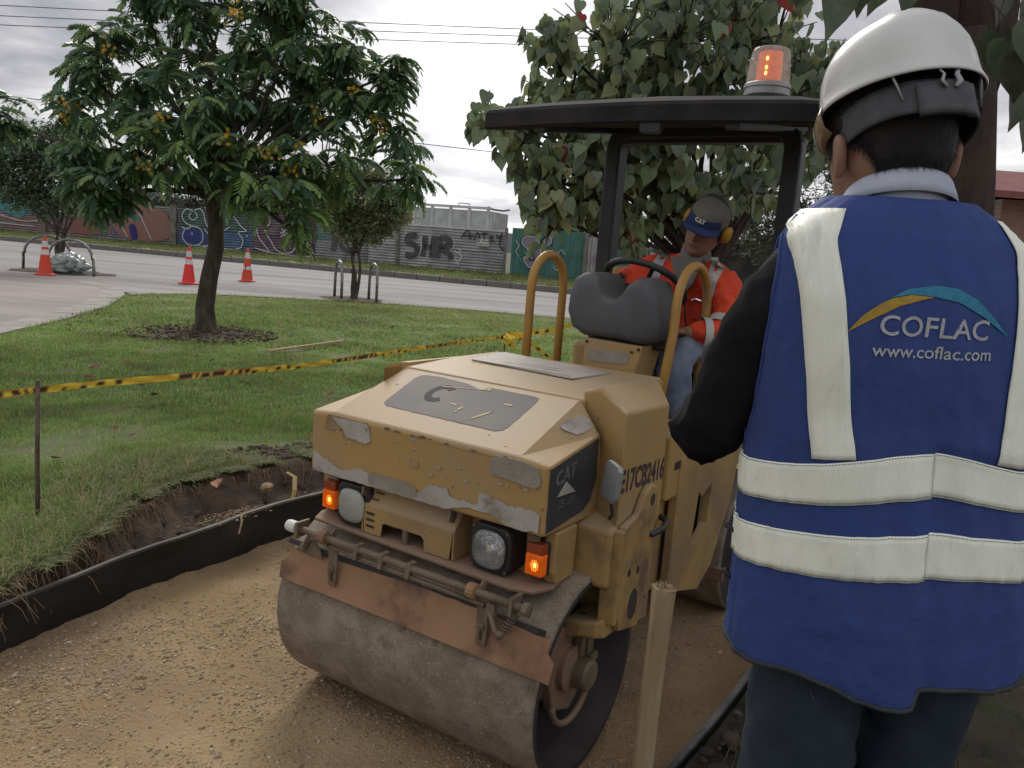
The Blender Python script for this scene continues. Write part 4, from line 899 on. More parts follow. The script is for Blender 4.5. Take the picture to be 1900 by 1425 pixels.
# rear cowl: centre deck plus side blocks
b = MB(); b.prism([(.10, 1.236), (.40, 1.25), (.74, 1.252), (.78, 1.235), (.78, .9), (.10, .9)], -.40, .40, 0); b.obj('rear_deck', M_y, rl, bevel=.012, seg=3)
for sx in (1, -1):
    b = MB(); V = [(.30, .10, 1.262), (.45, .165, 1.279), (.60, -.005, 1.238), (.60, .345, 1.229), (.47, .60, 1.262), (.30, .70, 1.262),
                   (.30, .10, .80), (.45, .165, .80), (.60, .01, .80), (.60, .362, .773), (.47, .60, .773), (.30, .70, .773)]
    V = [(.38, .12, 1.262), (.455, .10, 1.278), (.60, .0, 1.238), (.60, .345, 1.229), (.455, .60, 1.258), (.38, .66, 1.262),
         (.38, .12, .80), (.455, .10, .80), (.60, .01, .80), (.60, .362, .773), (.455, .60, .773), (.38, .66, .773)]
    V = [(x*sx, y, z) if sx > 0 else (max(-.40, -x), y, min(z, 1.25)) for x, y, z in V]
    b.add(V, [tuple(range(6)), tuple(range(6, 12))[::-1]]+[(i, (i+1) % 6, 6+(i+1) % 6, 6+i) for i in range(6)]); b.obj('side_cowl', M_y, rl, bevel=.012, seg=3)
    b = MB(); b.prism([(.20, .80), (.345, .775), (.355, .44), (.20, .46)], .575*sx, .597*sx, 0); b.obj('lower_plate', M_yd, rl, bevel=.004)
    b = MB(); b.prism([(.15, .50), (.15, .86), (.70, .86), (.70, .50)], .40*sx, .56*sx, 0); b.obj('frame_rail', M_yd, rl)
# torn black decal on the hood top
def tp(x, y, o_=.0): return (x, y, 1.1925+.3505*y+o_)
M_decal = mat('black_decal', (.085, .078, .078), (.115, .105, .098), 6, .65, bump=.1, bscale=70, dust=(.16, .135, .115), dustamt=.35)
def jag(pts, amp, k, seed):
    rr = random.Random(seed); out = []
    for i in range(len(pts)):
        a, b_ = Vector(pts[i]), Vector(pts[(i+1) % len(pts)]); m_ = max(1, int((b_-a).length/k))
        for j in range(m_):
            p = a.lerp(b_, j/m_); out.append((p.x+(rr.uniform(-amp, amp) if j else 0), p.y+(rr.uniform(-amp, amp) if j else 0)))
    return out
def plate(name, pts, fn, m, parent, th=.0015):
    n = len(pts); v = [fn(p[0], p[1], th) for p in pts]+[fn(p[0], p[1], -.002) for p in pts]
    b = MB(); b.add(v, [tuple(range(n))]+[(i, n+i, n+(i+1) % n, (i+1) % n) for i in range(n)]); return b.obj(name, m, parent)
dec = [(-.235, -.160), (-.262, -.145), (-.268, -.12), (-.285, .04), (-.28, .068), (-.255, .080), (-.178, .085), (-.061, .074), (.008, .052), (.024, .062), (.03, .076), (.10, .076), (.224, .073), (.245, .065), (.250, .044), (.253, -.13), (.247, -.152), (.225, -.166)]
plate('hood_decal', jag(dec, .0015, .02, 1), tp, M_decal, hood)
M_ghost2 = mat('letter_ghost', (.055, .046, .04), rough=.8)
Cshape = [(-.062+.052*math.cos(R(a))*1.0-.05, -.022+.062*math.sin(R(a))) for a in range(45, 316, 15)]+[(-.062+.026*math.cos(R(a))-.05, -.022+.034*math.sin(R(a))) for a in range(315, 44, -15)]
plate('decal_letter', Cshape, tp, M_ghost2, hood, .0022)
M_scr = mat('scratch_yellow', (.33, .27, .10), (.42, .38, .2), 20, .6)
for pts in ([(.02, -.09), (.028, -.10), (.034, -.082), (.03, -.07)], [(.10, -.135), (.112, -.125), (.14, -.085), (.148, -.06), (.128, -.085), (.112, -.11)], [(.155, -.015), (.185, -.012), (.185, -.004), (.155, -.006)], [(.03, .055), (.05, .05), (.045, .072), (.036, .072)], [(-.03, -.072), (.0, -.074), (.0, -.068), (-.028, -.066)], [(-.14, .022), (.03, .052), (.03, .055), (-.14, .026)], [(.02, -.115), (.03, -.114), (.026, -.10)]):
    plate('scratch', pts, tp, M_scr, hood, .003)
# pale placard on the rear deck
def tf(x, y, o_=.0): return (x, y, 1.2515+.004*(y > .4)*1.0+o_)
M_plac = mat('placard_mat', (.40, .37, .33), (.33, .30, .26), 6, .5, bump=.1, bscale=30)
plate('placard', [(-.286, .40), (-.345, .735), (.235, .625), (.21, .355)], lambda x, y, o_=0: (x, y, 1.2535+o_), M_plac, rl, .003)
for i, tx in enumerate(('ADVERTENCIA', 'NO PISAR EL CAPO')):
    put_text(tx, .03, (-.03, .50-.05*i, 1.2575), (1, .0, 0), (0, 1, 0), mat('faint_print', (.20, .185, .17), rough=.6) if i == 0 else bpy.data.materials['faint_print'], 'lettering', rl)
b = MB()
for i in range(60):
    x = -.27+.46*i/60; b.box((x, .385-.0*x+.0, 1.2572), (.005, .012, .0006))
b.obj('print_edge', bpy.data.materials['faint_print'], rl)
# front primer band, side patches, chips
def ff(x, z, o_=.0): return (x, -.2675-o_, z)
top_e = [(-.470, .950), (-.43, .935), (-.40, .925), (-.36, .912), (-.32, .905), (-.27, .925), (-.24, .93), (-.20, .915), (-.15, .913), (-.1, .918), (-.06, .912), (-.02, .900), (.02, .905), (.05, .935), (.075, .945), (.10, .94), (.125, .945), (.14, .92), (.17, .915), (.20, .922), (.235, .916), (.248, .918), (.252, .955), (.262, .962), (.32, .955), (.36, .945), (.42, .950), (.474, .944)]
bot_e = [(.472, .885), (.45, .888), (.42, .879), (.36, .882), (.32, .892), (.30, .905), (.26, .902), (.22, .905), (.19, .898), (.16, .888), (.13, .878), (.05, .877), (-.1, .877), (-.3, .877), (-.468, .877)]
rr = random.Random(4)
def rough(pts, k=.008, amp=.0035):
    out = []
    for i in range(len(pts)-1):
        a, b_ = Vector(pts[i]), Vector(pts[i+1]); m_ = max(1, int((b_-a).length/k))
        for j in range(m_): p = a.lerp(b_, j/m_); out.append((p.x+rr.uniform(-amp, amp)*.4, p.y+rr.uniform(-amp, amp)))
    out.append(tuple(pts[-1])); return out
te = rough(top_e); be = rough(bot_e, .012, .0012); plate('primer_patch', te+be, ff, M_prim, hood, .002)
plate('reflector_strip', jag([(-.20, .888), (-.205, .912), (-.19, .925), (-.03, .925), (.005, .912), (.01, .89), (-.02, .880), (-.15, .880)], .0015, .02, 6), ff, M_refl, hood, .004)
plate('filler_patch', jag([(-.42, 1.055), (-.41, 1.088), (-.40, 1.093), (-.225, 1.093), (-.21, 1.08), (-.205, 1.03), (-.22, 1.022), (-.33, 1.022), (-.335, 1.05), (-.39, 1.035), (-.42, 1.04)], .002, .015, 7), ff, mat('bare_patch', (.22, .15, .075), (.30, .21, .11), 20, .7), hood, .0018)
plate('primer_patch', jag([(-.385, 1.088), (-.225, 1.088), (-.21, 1.075), (-.205, 1.03), (-.225, 1.02), (-.315, 1.028), (-.33, 1.05), (-.355, 1.065)], .0015, .015, 7), ff, M_prim, hood, .0035)
plate('reflector_strip', jag([(.292, 1.030), (.288, 1.075), (.30, 1.09), (.40, 1.092), (.452, 1.080), (.468, 1.05), (.468, 1.028), (.45, 1.018)], .0008, .03, 8), ff, M_refl, hood, .003)
for x, z, r_1 in ((-.01, .995, .012), (.09, 1.005, .006), (.06, .975, .005), (-.09, 1.055, .004), (.17, 1.02, .003), (.2, .985, .004), (-.02, 1.075, .006)):
    plate('paint_chip', [(x+r_1*1.5*math.cos(a*.785)*(1+.2*math.sin(a*3)), z+r_1*math.sin(a*.785)) for a in range(8)], ff, M_prim if r_1 < .01 else mat('chip_tan', (.36, .22, .12)), hood, .0012)
M_chipb = mat('chip_brown', (.16, .09, .05), (.24, .15, .09), 30, .8)
rc_ = random.Random(14)
def chip(fn, x, z, s_, m, el=1.6):
    k = 9; ph = rc_.uniform(0, 6); plate('paint_chip', [(x+s_*el*math.cos(a*.698)*(1+.35*math.sin(a*2.3+ph)), z+s_*math.sin(a*.698)*(1+.35*math.sin(a*3.1+ph))) for a in range(k)], fn, m, hood, .0009)
for i in range(16): chip(ff, rc_.uniform(-.44, .44), rc_.uniform(.955, 1.085), rc_.uniform(.0018, .0045), rc_.choice([M_chipb, M_prim, M_scr]))
for i in range(14): chip(ff, rc_.uniform(-.40, .40), 1.090+rc_.uniform(-.004, .001), rc_.uniform(.002, .005), M_chipb, 3.0)
for i in range(16): chip(tp, rc_.uniform(-.36, .36), rc_.uniform(-.25, .09), rc_.uniform(.0015, .004), rc_.choice([M_chipb, M_scr]), 1.8)
cn = Vector((.528, -.237, .815)).normalized()
def fc(u, v, o_=.0):   # chamfer plane, u=x, v=y
    z = 1.1-(.528*(u-.41)-.237*(v+.27))/.815; return (u+cn.x*o_, v+cn.y*o_, z+cn.z*o_)
plate('primer_patch', jag([(.402, -.06), (.402, .0), (.415, .060), (.440, .066), (.462, .055), (.458, -.0), (.450, -.03), (.425, -.05)], .004, .012, 9), fc, M_prim, hood, .002)
# side decal with letters and triangle
def fs(y, z, o_=.0): return (.4925+o_, y, z)
for i in range(10): chip(fs, rc_.uniform(-.25, .03), rc_.uniform(1.085, 1.10), rc_.uniform(.0015, .003), M_chipb, 2.0)
M_sdec = mat('side_decal', (.045, .047, .055), (.062, .064, .072), 5, .5, bump=.15, bscale=60, c3=(.10, .055, .05), s3=3.5, lo3=.56, hi3=.74)
plate('side_decal', jag([(-.256, 1.082), (.040, 1.132), (.042, 1.06), (.05, 1.0), (.015, .93), (-.03, .905), (-.255, .886)], .0012, .02, 11), fs, M_sdec, hood, .0015)
M_ghost = mat('faded_letter', (.17, .17, .17), (.10, .10, .105), 30, .6)
put_text('CAT', .062, (.4948, -.163, 1.050), (0, 1, .13), (0, 0, 1), M_ghost, 'lettering', hood, bold=.002)
put_text('CB-224', .036, (.4948, -.150, .962), (0, 1, .02), (0, 0, 1), M_ghost, 'lettering', hood)
plate('triangle_mark', [(-.208, .990), (-.158, 1.028), (-.095, .984)], fs, mat('pale_mark', (.42, .39, .33), rough=.7), hood, .003)
# machine number on the cowl
M_num = mat('number_paint', (.045, .03, .035), (.07, .05, .05), 20, .7)
put_text('E17CB2416', .100, (.6008, .178, 1.002), (0, .76, -.035), (0, 0, 1), M_num, 'lettering', rl, bold=.004)
put_text('J41', .085, (.5985, .245, .715), (0, .8, -.05), (0, 0, 1), M_num, 'lettering', rl, bold=.002)
# vent grille on the cowl
b = MB(); b.prism([(.185, .945), (.295, .925), (.305, .838), (.195, .838)], .6003, .602, 0); gr_ = b.obj('vent_grille', M_yd, rl)
b = MB()
for i in range(9):
    for j in range(9):
        y_ = .20+.0105*i+(.005 if j % 2 else 0); z_ = .85+.0098*j; b.prism([(y_-.0038, z_), (y_, z_+.0042), (y_+.0038, z_), (y_, z_-.0042)], .6021, .6026, 0)
b.obj('grille_holes', M_in, rl)
for yy, zz_ in ((.245, .62), (.31, .60), (.24, .55), (.315, .53)): b = MB(); b.lathe([(.006, .597), (.006, .600)], (0, yy, zz_), 'x', n=8); b.obj('bolt', M_rod, rl)
b = MB(); b.tube([(.60, .22, .80), (.635, .23, .795), (.645, .30, .80), (.635, .36, .81), (.60, .37, .815)], .011, 8); b.obj('grab_handle', M_blk, rl, smooth=True)
# mirror
b = MB(); b.tube([(.585, -.02, .90), (.60, -.035, .92), (.595, -.04, .955)], .006, 6); b.obj('mirror_stalk', M_blk, rl)
mr = MB(); rot = Matrix.Rotation(R(-35), 3, 'Z') @ Matrix.Rotation(R(8), 3, 'Y')
pts = []
for (u, v) in [(-.036, -.06), (.036, -.06), (.045, -.04), (.042, .05), (.032, .066), (-.026, .066), (-.042, .05), (-.045, -.04)]: pts.append((u, v))
V = [Vector((.60, -.06, 1.03))+rot @ Vector((u, -.010, v)) for u, v in pts]+[Vector((.60, -.06, 1.03))+rot @ Vector((u*.9, .012, v*.9)) for u, v in pts]
mr.add(V, [tuple(range(8)), tuple(range(8, 16))[::-1]]+[(i, (i+1) % 8, 8+(i+1) % 8, 8+i) for i in range(8)]); mr.obj('mirror', mat('mirror_back', (.34, .36, .35), (.28, .30, .295), 8, .4, .3), rl, bevel=.005)
# lower fascia, shelf, bumper
b = MB(); b.prism([(-.15, .70), (-.15, .89), (.15, .89), (.15, .62), (-.05, .62)], -.47, .47, 0); b.obj('front_frame', M_yd, rl)
b = MB(); b.prism([(-.465, .0), (-.50, -.19), (-.46, -.262), (.40, -.285), (.47, -.262), (.50, -.19), (.47, .0)], .688, .700, 2); b.obj('shelf', M_shelf, rl, bevel=.003)
b = MB(); b.prism([(-.06, .70), (-.17, .70), (-.19, .74), (-.19, .87), (-.06, .87)], .455, .497, 0); b.obj('corner_post', M_yd, rl, bevel=.006)
b = MB(); b.prism([(-.06, .70), (-.17, .70), (-.19, .74), (-.19, .87), (-.06, .87)], -.497, -.455, 0); b.obj('corner_post', M_yd, rl, bevel=.006)
# bumper: an upper slope, front face with a notch, turned sides
bp = MB(); yf = -.250
face = [(-.232, .702), (-.155, .702), (-.150, .745), (-.140, .752), (.020, .752), (.032, .742), (.036, .702), (.140, .702), (.150, .800), (-.238, .800)]
bp.prism([(x, z) for x, z in face], yf, yf+.006, 1)
bp.prism([(yf, .800), (-.20, .868), (-.195, .866), (yf+.008, .796)], -.238, .150, 0)
bp.prism([(yf, .702), (yf, .80), (-.20, .868), (-.14, .868), (-.14, .702)], -.244, -.238, 0); bp.prism([(yf, .702), (yf, .80), (-.20, .868), (-.14, .868), (-.14, .702)], .150, .156, 0)
bumper = bp.obj('bumper', M_yd, rl, bevel=.003)
for x, y_, z, an in ((-.19, -.2205, .843, 46), (-.20, -.236, .823, 46), (-.203, -.2515, .775, 90), (-.203, -.2515, .752, 90), (-.203, -.2515, .729, 90)):
    b = MB(); b.box((x, y_, z), (.036, .003, .008), Matrix.Rotation(R(0 if an == 90 else 52), 3, 'X')); b.obj('slot', M_in, bumper, base=(0, .8, 0))
b = MB(); b.tube([(-.055, -.235, .70), (-.055, -.235, .76)], .012, 8); b.obj('tow_pin', M_rod, rl)
b = MB(); b.box((-.06, -.155, .725), (.19, .01, .05)); b.obj('notch_back', M_in, rl)
for x in (-.232, .142):
    b = MB(); b.prism([(-.268, .84), (-.262, .87), (-.235, .875), (-.225, .85), (-.24, .825)], x-.004, x+.004, 0); b.obj('hinge_lug', M_rod, rl, bevel=.002)
# headlights
def headlight(xc, dusty):
    t = MB(); yq = -.225; w_, h_ = .074, .073; oct_ = [(-w_, -h_+.018), (-w_+.018, -h_), (w_-.018, -h_), (w_, -h_+.018), (w_, h_-.018), (w_-.018, h_), (-w_+.018, h_), (-w_, h_-.018)]
    sh_ = lambda k, y: [(xc+u*k, y, .782+v*k) for u, v in oct_]
    t.loft([sh_(1, -.245), sh_(1.03, -.235), sh_(1.03, -.14)]); hl = t.obj('headlight', M_blk, rl, bevel=.004)
    # reflector bowl
    t = MB(); prof = []
    def ro(k, y):
        out = []
        for i in range(28):
            a = 2*math.pi*i/28; c, s_ = math.cos(a), math.sin(a); f = 1/((abs(c)**2.8+abs(s_)**2.8)**(1/2.8)); out.append((xc+.063*k*f*c, y, .782+.062*k*f*s_))
        return out
    if not dusty:
        t.loft([ro(1, -.2462), ro(.97, -.2475), ro(.85, -.2480)], cap=False); 
        t = MB(); t.loft([ro(1.04, -.2455), ro(1.04, -.252), ro(.99, -.252), ro(.97, -.2470)], cap=False); t.obj('bezel', M_blk, hl, base=(0, .8, 0))
        t = MB(); t.loft([ro(.99, -.2472), ro(.80, -.2470+.0), ro(.5, -.2468+.0), ro(.25, -.2466)], cap=True)
        # shaped bowl in front of a shallow black shell
        t = MB(); t.loft([ro(.98, -.2475), ro(.90, -.2470), ro(.70, -.2466)], cap=False)
        t = MB(); t.loft([ro(.99, -.249), ro(.93, -.2478), ro(.78, -.2466), ro(.5, -.2458), ro(.2, -.2454)], cap=True); t.obj('reflector', M_chromeb, hl, smooth=True, base=(0, .8, 0))
        t = MB(); t.lathe([(.012, -.247), (.012, -.2505), (.004, -.252)], (xc, 0, .782), 'y', n=14); t.obj('bulb_cap', M_chrome, hl, base=(0, .8, 0))
    t = MB(); t.loft([ro(.985, -.2515), ro(.93, -.2565), ro(.75, -.2605), ro(.45, -.263), ro(.15, -.264)], cap=True); t.obj('lens', M_milk if dusty else M_lens, hl, smooth=True, base=(0, .8, 0))
    if not dusty:
        for u, v in ((-.06, -.06), (.06, -.06), (.06, .06), (-.06, .06)): t = MB(); t.lathe([(.004, -.2455), (.004, -.2485)], (xc+u*1.05, 0, .782+v*1.05), 'y', n=8); t.obj('screw', M_rod, hl, base=(0, .8, 0))
M_chromeb = mat('headlight_bowl', (.62, .63, .62), (.95, .95, .95), 20, .16, 1.0, bump=.9, bscale=45)
M_lens = mat('fluted_lens', (.80, .82, .82), rough=.12, bump=.5, bscale=60, stretch=(6, 1, .4), bdist=.003)
M_lens.node_tree.nodes['Principled BSDF'].inputs['Alpha'].default_value = .10
headlight(.292, False); headlight(-.292, True)
def signal(xc):
    t = MB(); y0 = -.205; t.box((xc, y0+.03, .785), (.066, .05, .105)); sg_ = t.obj('turn_signal', M_blk, rl, bevel=.004)
    t = MB(); t.box((xc, y0-.010, .768), (.060, .036, .068)); t.obj('lens', M_amber, sg_, bevel=.005, base=(0, .8, 0))
    t = MB(); t.box((xc, y0-.009, .8195), (.060, .034, .034)); t.obj('upper_lens', M_amberd, sg_, bevel=.005, base=(0, .8, 0))
    t = MB(); t.blob((xc+.004, y0-.0275, .768), (.016, .0015, .021), 14, 6); t.obj('glow', M_halo, sg_, smooth=True)
    t = MB(); t.blob((xc+.006, y0-.0288, .770), (.005, .002, .008), 10, 6); t.obj('bulb', M_bulb_glint, sg_, smooth=True, base=(0, .8, 0))
    t = MB()
    for i in range(9): t.box((xc-.026+.0065*i, y0-.0285, .768), (.0022, .0015, .060))
    t.obj('lens_ribs', M_amber, sg_, base=(0, .8, 0))
signal(.446); signal(-.425)
b = MB(); b.lathe([(.02, .845), (.022, .86), (.012, .875)], (.437, -.225, 0), 'z', n=10); b.obj('mount_stud', M_rod, rl)
b = MB(); b.box((-.435, -.19, .86), (.05, .03, .07)); b.obj('lamp_bracket', M_refl, rl, bevel=.004)
# scraper: blade, brackets, rods, springs
b = MB(); bl = [(-.516, .588), (-.40, .585), (-.385, .597), (-.2, .603), (.1, .614), (.35, .612), (.578, .598), (.572, .562), (.600, .538), (.597, .484), (.3, .484), (0, .484), (-.3, .482), (-.532, .478), (-.541, .532), (-.506, .560)]
def bw(x, z, o_): 
    y = -.356+.27*(z-.45); return (x, y-o_, z)
plate('scraper_blade', jag(bl, .0012, .04, 12), bw, M_rust, rl, .006)
b = MB(); b.box((0, -.292, .598), (1.06, .05, .018), Matrix.Rotation(R(-25), 3, 'X')); b.obj('scraper_ledge', M_in, rl)  # near-black ledge between blade and drum
for xb in (-.29, .352):
    b = MB(); b.prism([(-.026, .645), (.020, .645), (.020, .60), (.014, .505), (-.020, .505), (-.022, .60)], -.318, -.312, 1); b.v = [(p[0], p[1]-.036, p[2]+.018) for p in b.v]; o = b.obj('bracket', M_rod, rl, bevel=.002)
    for p in o.data.vertices: p.co.x += xb+(.005 if xb > 0 else .02)
    b = MB(); b.box((xb-.003, -.3185, .540), (.010, .002, .034)); b.v = [(p[0]+(.005 if p[0] > 0 else .02), p[1]-.036, p[2]+.018) for p in b.v]; b.obj('slot', M_in, rl)
    b = MB(); b.lathe([(.013, -.318), (.013, -.326), (.007, -.328), (.007, -.334)], (xb-.003, 0, .567), 'y', n=8); b.v = [(p[0]+(.005 if p[0] > 0 else .02), p[1]-.036, p[2]+.018) for p in b.v]; b.obj('bolt', M_rod, rl)
    b = MB(); b.prism([(-.335, .64), (-.305, .64), (-.27, .69), (-.29, .70), (-.33, .665)], xb-.028, xb-.020, 0); b.v = [(p[0]+(.005 if p[0] > 0 else .02), p[1]-.036, p[2]+.018) for p in b.v]; b.obj('lug', M_rod, rl, bevel=.002)
b = MB(); b.tube([(-.465, -.325, .672), (.50, -.325, .672)], .0125, 12); b.v = [(p[0]+(.005 if p[0] > 0 else .02), p[1]-.036, p[2]+.018) for p in b.v]; b.obj('upper_rod', M_rod, rl, smooth=True)
b = MB(); b.tube([(-.30, -.325, .648), (.36, -.328, .640)], .0075, 8); b.v = [(p[0]+(.005 if p[0] > 0 else .02), p[1]-.036, p[2]+.018) for p in b.v]; b.obj('lower_rod', M_rod, rl, smooth=True)
b = MB(); b.lathe([(.019, -.505), (.021, -.495), (.021, -.462), (.016, -.46)], (0, -.325, .672), 'x', n=16); b.v = [(p[0]+(.005 if p[0] > 0 else .02), p[1]-.036, p[2]+.018) for p in b.v]; b.obj('white_cap', mat('white_cap_mat', (.62, .61, .58), rough=.5), rl, smooth=False)
b = MB(); b.lathe([(.022, .497), (.022, .515), (.012, .518)], (0, -.325, .672), 'x', n=8); b.v = [(p[0]+(.005 if p[0] > 0 else .02), p[1]-.036, p[2]+.018) for p in b.v]; b.obj('rod_nut', M_rod, rl)
for xb in (-.445, .462):
    b = MB(); b.prism([(-.35, .645), (-.30, .645), (-.285, .70), (-.345, .70)], xb-.006, xb+.006, 0); b.v = [(p[0]+(.005 if p[0] > 0 else .02), p[1]-.036, p[2]+.018) for p in b.v]; b.obj('rod_plate', M_rod, rl, bevel=.002)
for xb in (-.06, .07, -.17):
    b = MB(); b.prism([(-.345, .640), (-.325, .636), (-.30, .69), (-.335, .69)], xb-.010, xb+.008, 0); b.v = [(p[0]+(.005 if p[0] > 0 else .02), p[1]-.036, p[2]+.018) for p in b.v]; b.obj('clip', M_rod, rl, bevel=.002)
b = MB(); b.lathe([(.024, .30), (.024, .328), (.016, .33)], (0, -.325, .672), 'x', n=12); b.v = [(p[0]+(.005 if p[0] > 0 else .02), p[1]-.036, p[2]+.018) for p in b.v]; b.obj('rod_collar', M_rust, rl)
b = MB(); b.lathe([(.024, -.345), (.024, -.315)], (0, -.325, .672), 'x', n=12); b.v = [(p[0]+(.005 if p[0] > 0 else .02), p[1]-.036, p[2]+.018) for p in b.v]; b.obj('rod_collar', M_rust, rl)
def spring(p, q, r, turns, name='spring'):
    P, Q = Vector(p), Vector(q); d = (Q-P); ax = d.normalized(); u = ax.orthogonal().normalized(); v = ax.cross(u); b = MB(); n = turns*10
    b.tube([P+d*(i/n)+(u*math.cos(i*.628)+v*math.sin(i*.628))*r for i in range(n+1)], .0032, 5); b.obj(name, M_rod, rl, smooth=True)
spring((.462, -.335, .655), (.435, -.36, .595), .011, 7); spring((-.40, -.335, .66), (-.43, -.34, .61), .011, 7)
b = MB(); b.tube([(.375, -.325, .635), (.395, -.335, .61), (.415, -.345, .585), (.435, -.352, .578)], .008, 8); b.v = [(p[0]+(.005 if p[0] > 0 else .02), p[1]-.036, p[2]+.018) for p in b.v]; b.obj('crank_lever', M_rod, rl, smooth=True)
b = MB(); b.blob((.438, -.355, .583), (.014, .014, .014), 10, 6); b.v = [(p[0]+(.005 if p[0] > 0 else .02), p[1]-.036, p[2]+.018) for p in b.v]; b.obj('lever_knob', M_rod, rl, smooth=True)
b = MB(); b.prism([(-.34, .60), (-.325, .655), (-.30, .655), (-.30, .60)], .372, .380, 0); b.box((.385, -.322, .628), (.03, .02, .05)); b.v = [(p[0]+(.005 if p[0] > 0 else .02), p[1]-.036, p[2]+.018) for p in b.v]; b.obj('lug', M_rod, rl, bevel=.002)
b = MB(); b.prism([(-.47, .61), (-.49, .575), (-.36, .575), (-.37, .60), (-.40, .64)], -.300, -.294, 1); b.v = [(p[0]+(.005 if p[0] > 0 else .02), p[1]-.036, p[2]+.018) for p in b.v]; b.obj('lug', M_rod, rl, bevel=.002)
# platform, rear frame
b = MB(); b.box((0, 1.45, .83), (1.10, 1.30, .06)); b.obj('platform', M_yd, rl, bevel=.006)
b = MB(); b.box((0, 1.0, .60), (.62, .9, .42)); b.obj('articulation_frame', M_yd, rl, bevel=.02)
for sx in (1, -1):
    # rear yoke side plate with a window
    P_ = [(.50, 1.00), (.50, .52), (.60, .46), (.86, .385), (1.0, .45), (1.17, .70), (1.24, .93), (1.25, 1.02)]; H_ = [(.74, .83), (.78, .80), (.89, .835), (.88, .665), (.78, .605), (.71, .62)]
    b = MB(); n1_, n2_ = len(P_), len(H_)
    bmx = bmesh.new()
    o1 = [bmx.verts.new((.595*sx, y_, z_)) for y_, z_ in P_]; h1 = [bmx.verts.new((.595*sx, y_, z_)) for y_, z_ in H_]
    e1 = [bmx.edges.new((o1[i], o1[(i+1) % n1_])) for i in range(n1_)]+[bmx.edges.new((h1[i], h1[(i+1) % n2_])) for i in range(n2_)]
    bmesh.ops.triangle_fill(bmx, use_beauty=True, edges=e1)
    vs = [tuple(v.co) for v in bmx.verts]; fs_ = [tuple(v.index for v in f.verts) for f in bmx.faces]; bmx.verts.index_update(); fs_ = [tuple(v.index for v in f.verts) for f in bmx.faces]; bmx.free()
    b.add(vs, fs_); o = b.obj('rear_side_plate', M_yd, rl); k_ = o.modifiers.new('solid', 'SOLIDIFY'); k_.thickness = .03; k_.offset = 0
    b = MB(); b.prism([(.40, .86), (.40, 1.10), (1.02, 1.10), (1.32, 1.02), (1.32, .86)], .46*sx, .605*sx, 0); b.obj('side_tank', M_y, rl, bevel=.01)
    b = MB(); b.box((.545*sx, .81, .72), (.02, .24, .30)); b.obj('dark_backing', M_in, rl)  # dark sheet added behind the window to stand in for its shaded inside
    b = MB(); b.box((.607*sx, .50, .985), (.004, .10, .028)); b.obj('slot', M_in, rl)
    b = MB(); b.prism([(1.02, 1.00), (2.2, .98), (2.2, .80), (1.5, .80), (1.24, .90)], .46*sx, .60*sx, 0); b.obj('rear_fender', M_y, rl, bevel=.01)
b = MB(); b.box((0, 1.02, .50), (.5, .12, .2)); b.obj('scraper_mount', M_in, rl)
b = MB(); b.box((.30, 1.34, .28), (.55, .02, .06)); b.obj('rear_scraper', M_shelf, rl)
b = MB(); b.box((0, 2.0, 1.02), (.98, .75, .46)); b.obj('engine_cover', M_y, rl, bevel=.03)
b = MB(); b.box((-.28, 1.95, 1.46), (.26, .2, .42)); b.obj('rear_tank', M_y, rl, bevel=.03)
b = MB(); b.box((.53, 1.62, 1.30), (.10, .3, .34)); b.obj('side_tank', M_y, rl, bevel=.02)
# handrails
def rail(xs, pts):
    b = MB(); b.tube(pts, .0205, 14, cap=True); return b.obj('handrail', M_y2, rl, smooth=True)
M_y2 = mat('handrail_paint', (.42, .235, .055), (.38, .21, .06), 8, .45, bump=.08, bscale=80, c3=(.28, .18, .09), s3=8, lo3=.58, hi3=.75)
def ushape(x, y0, y1, z0, z1, dy0=0.0):
    rr_ = (y1-y0)/2; c = ((y0+y1)/2, z1-rr_); p = [(x, y0+dy0, z0), (x, y0, z1-rr_-.1)]+arc(c, rr_, 180, 0, 14, (1, 2), x)+[(x, y1, z1-rr_-.1), (x, y1, z0)]; return p
rail(-.363, ushape(-.363, .945, 1.245, .90, 1.700)); 
rail(.363, ushape(.363, .915, 1.285, .90, 1.700, -.13))
# console
b = MB(); bulb = [(-.118, 1.465), (-.113, 1.549), (-.092, 1.615), (-.05, 1.640), (-.003, 1.642), (.022, 1.632), (.035, 1.60), (.05, 1.565), (.072, 1.545), (.112, 1.538), (.140, 1.548), (.165, 1.58), (.185, 1.615), (.213, 1.636), (.263, 1.628), (.30, 1.56), (.324, 1.455), (.317, 1.385), (.28, 1.36), (.245, 1.355), (.131, 1.363), (-.026, 1.363), (-.089, 1.396)]
def lofty(poly, y0, y1, k0, k1, steps, cen, dz=0.0):
    rg_ = []
    for t in steps:
        kk = k0+(k1-k0)*t; y_ = y0+(y1-y0)*t
        rg_.append([(cen[0]+(p[0]-cen[0])*kk, y_, cen[1]+(p[1]-cen[1])*kk+dz*t) for p in poly])
    return rg_
rg_ = [[(.1+(p[0]-.1)*k, y_, 1.49+(p[1]-1.49)*k2+dz) for p in bulb] for k, k2, y_, dz in ((.70, .62, .825, -.01), (.88, .86, .835, 0), (.97, .96, .86, 0), (1, 1, .90, 0), (1.0, 1.0, 1.0, 0), (.96, .95, 1.08, 0), (.9, .88, 1.11, 0))]
b.loft(rg_); con = b.obj('console', M_plastic, rl, smooth=True)

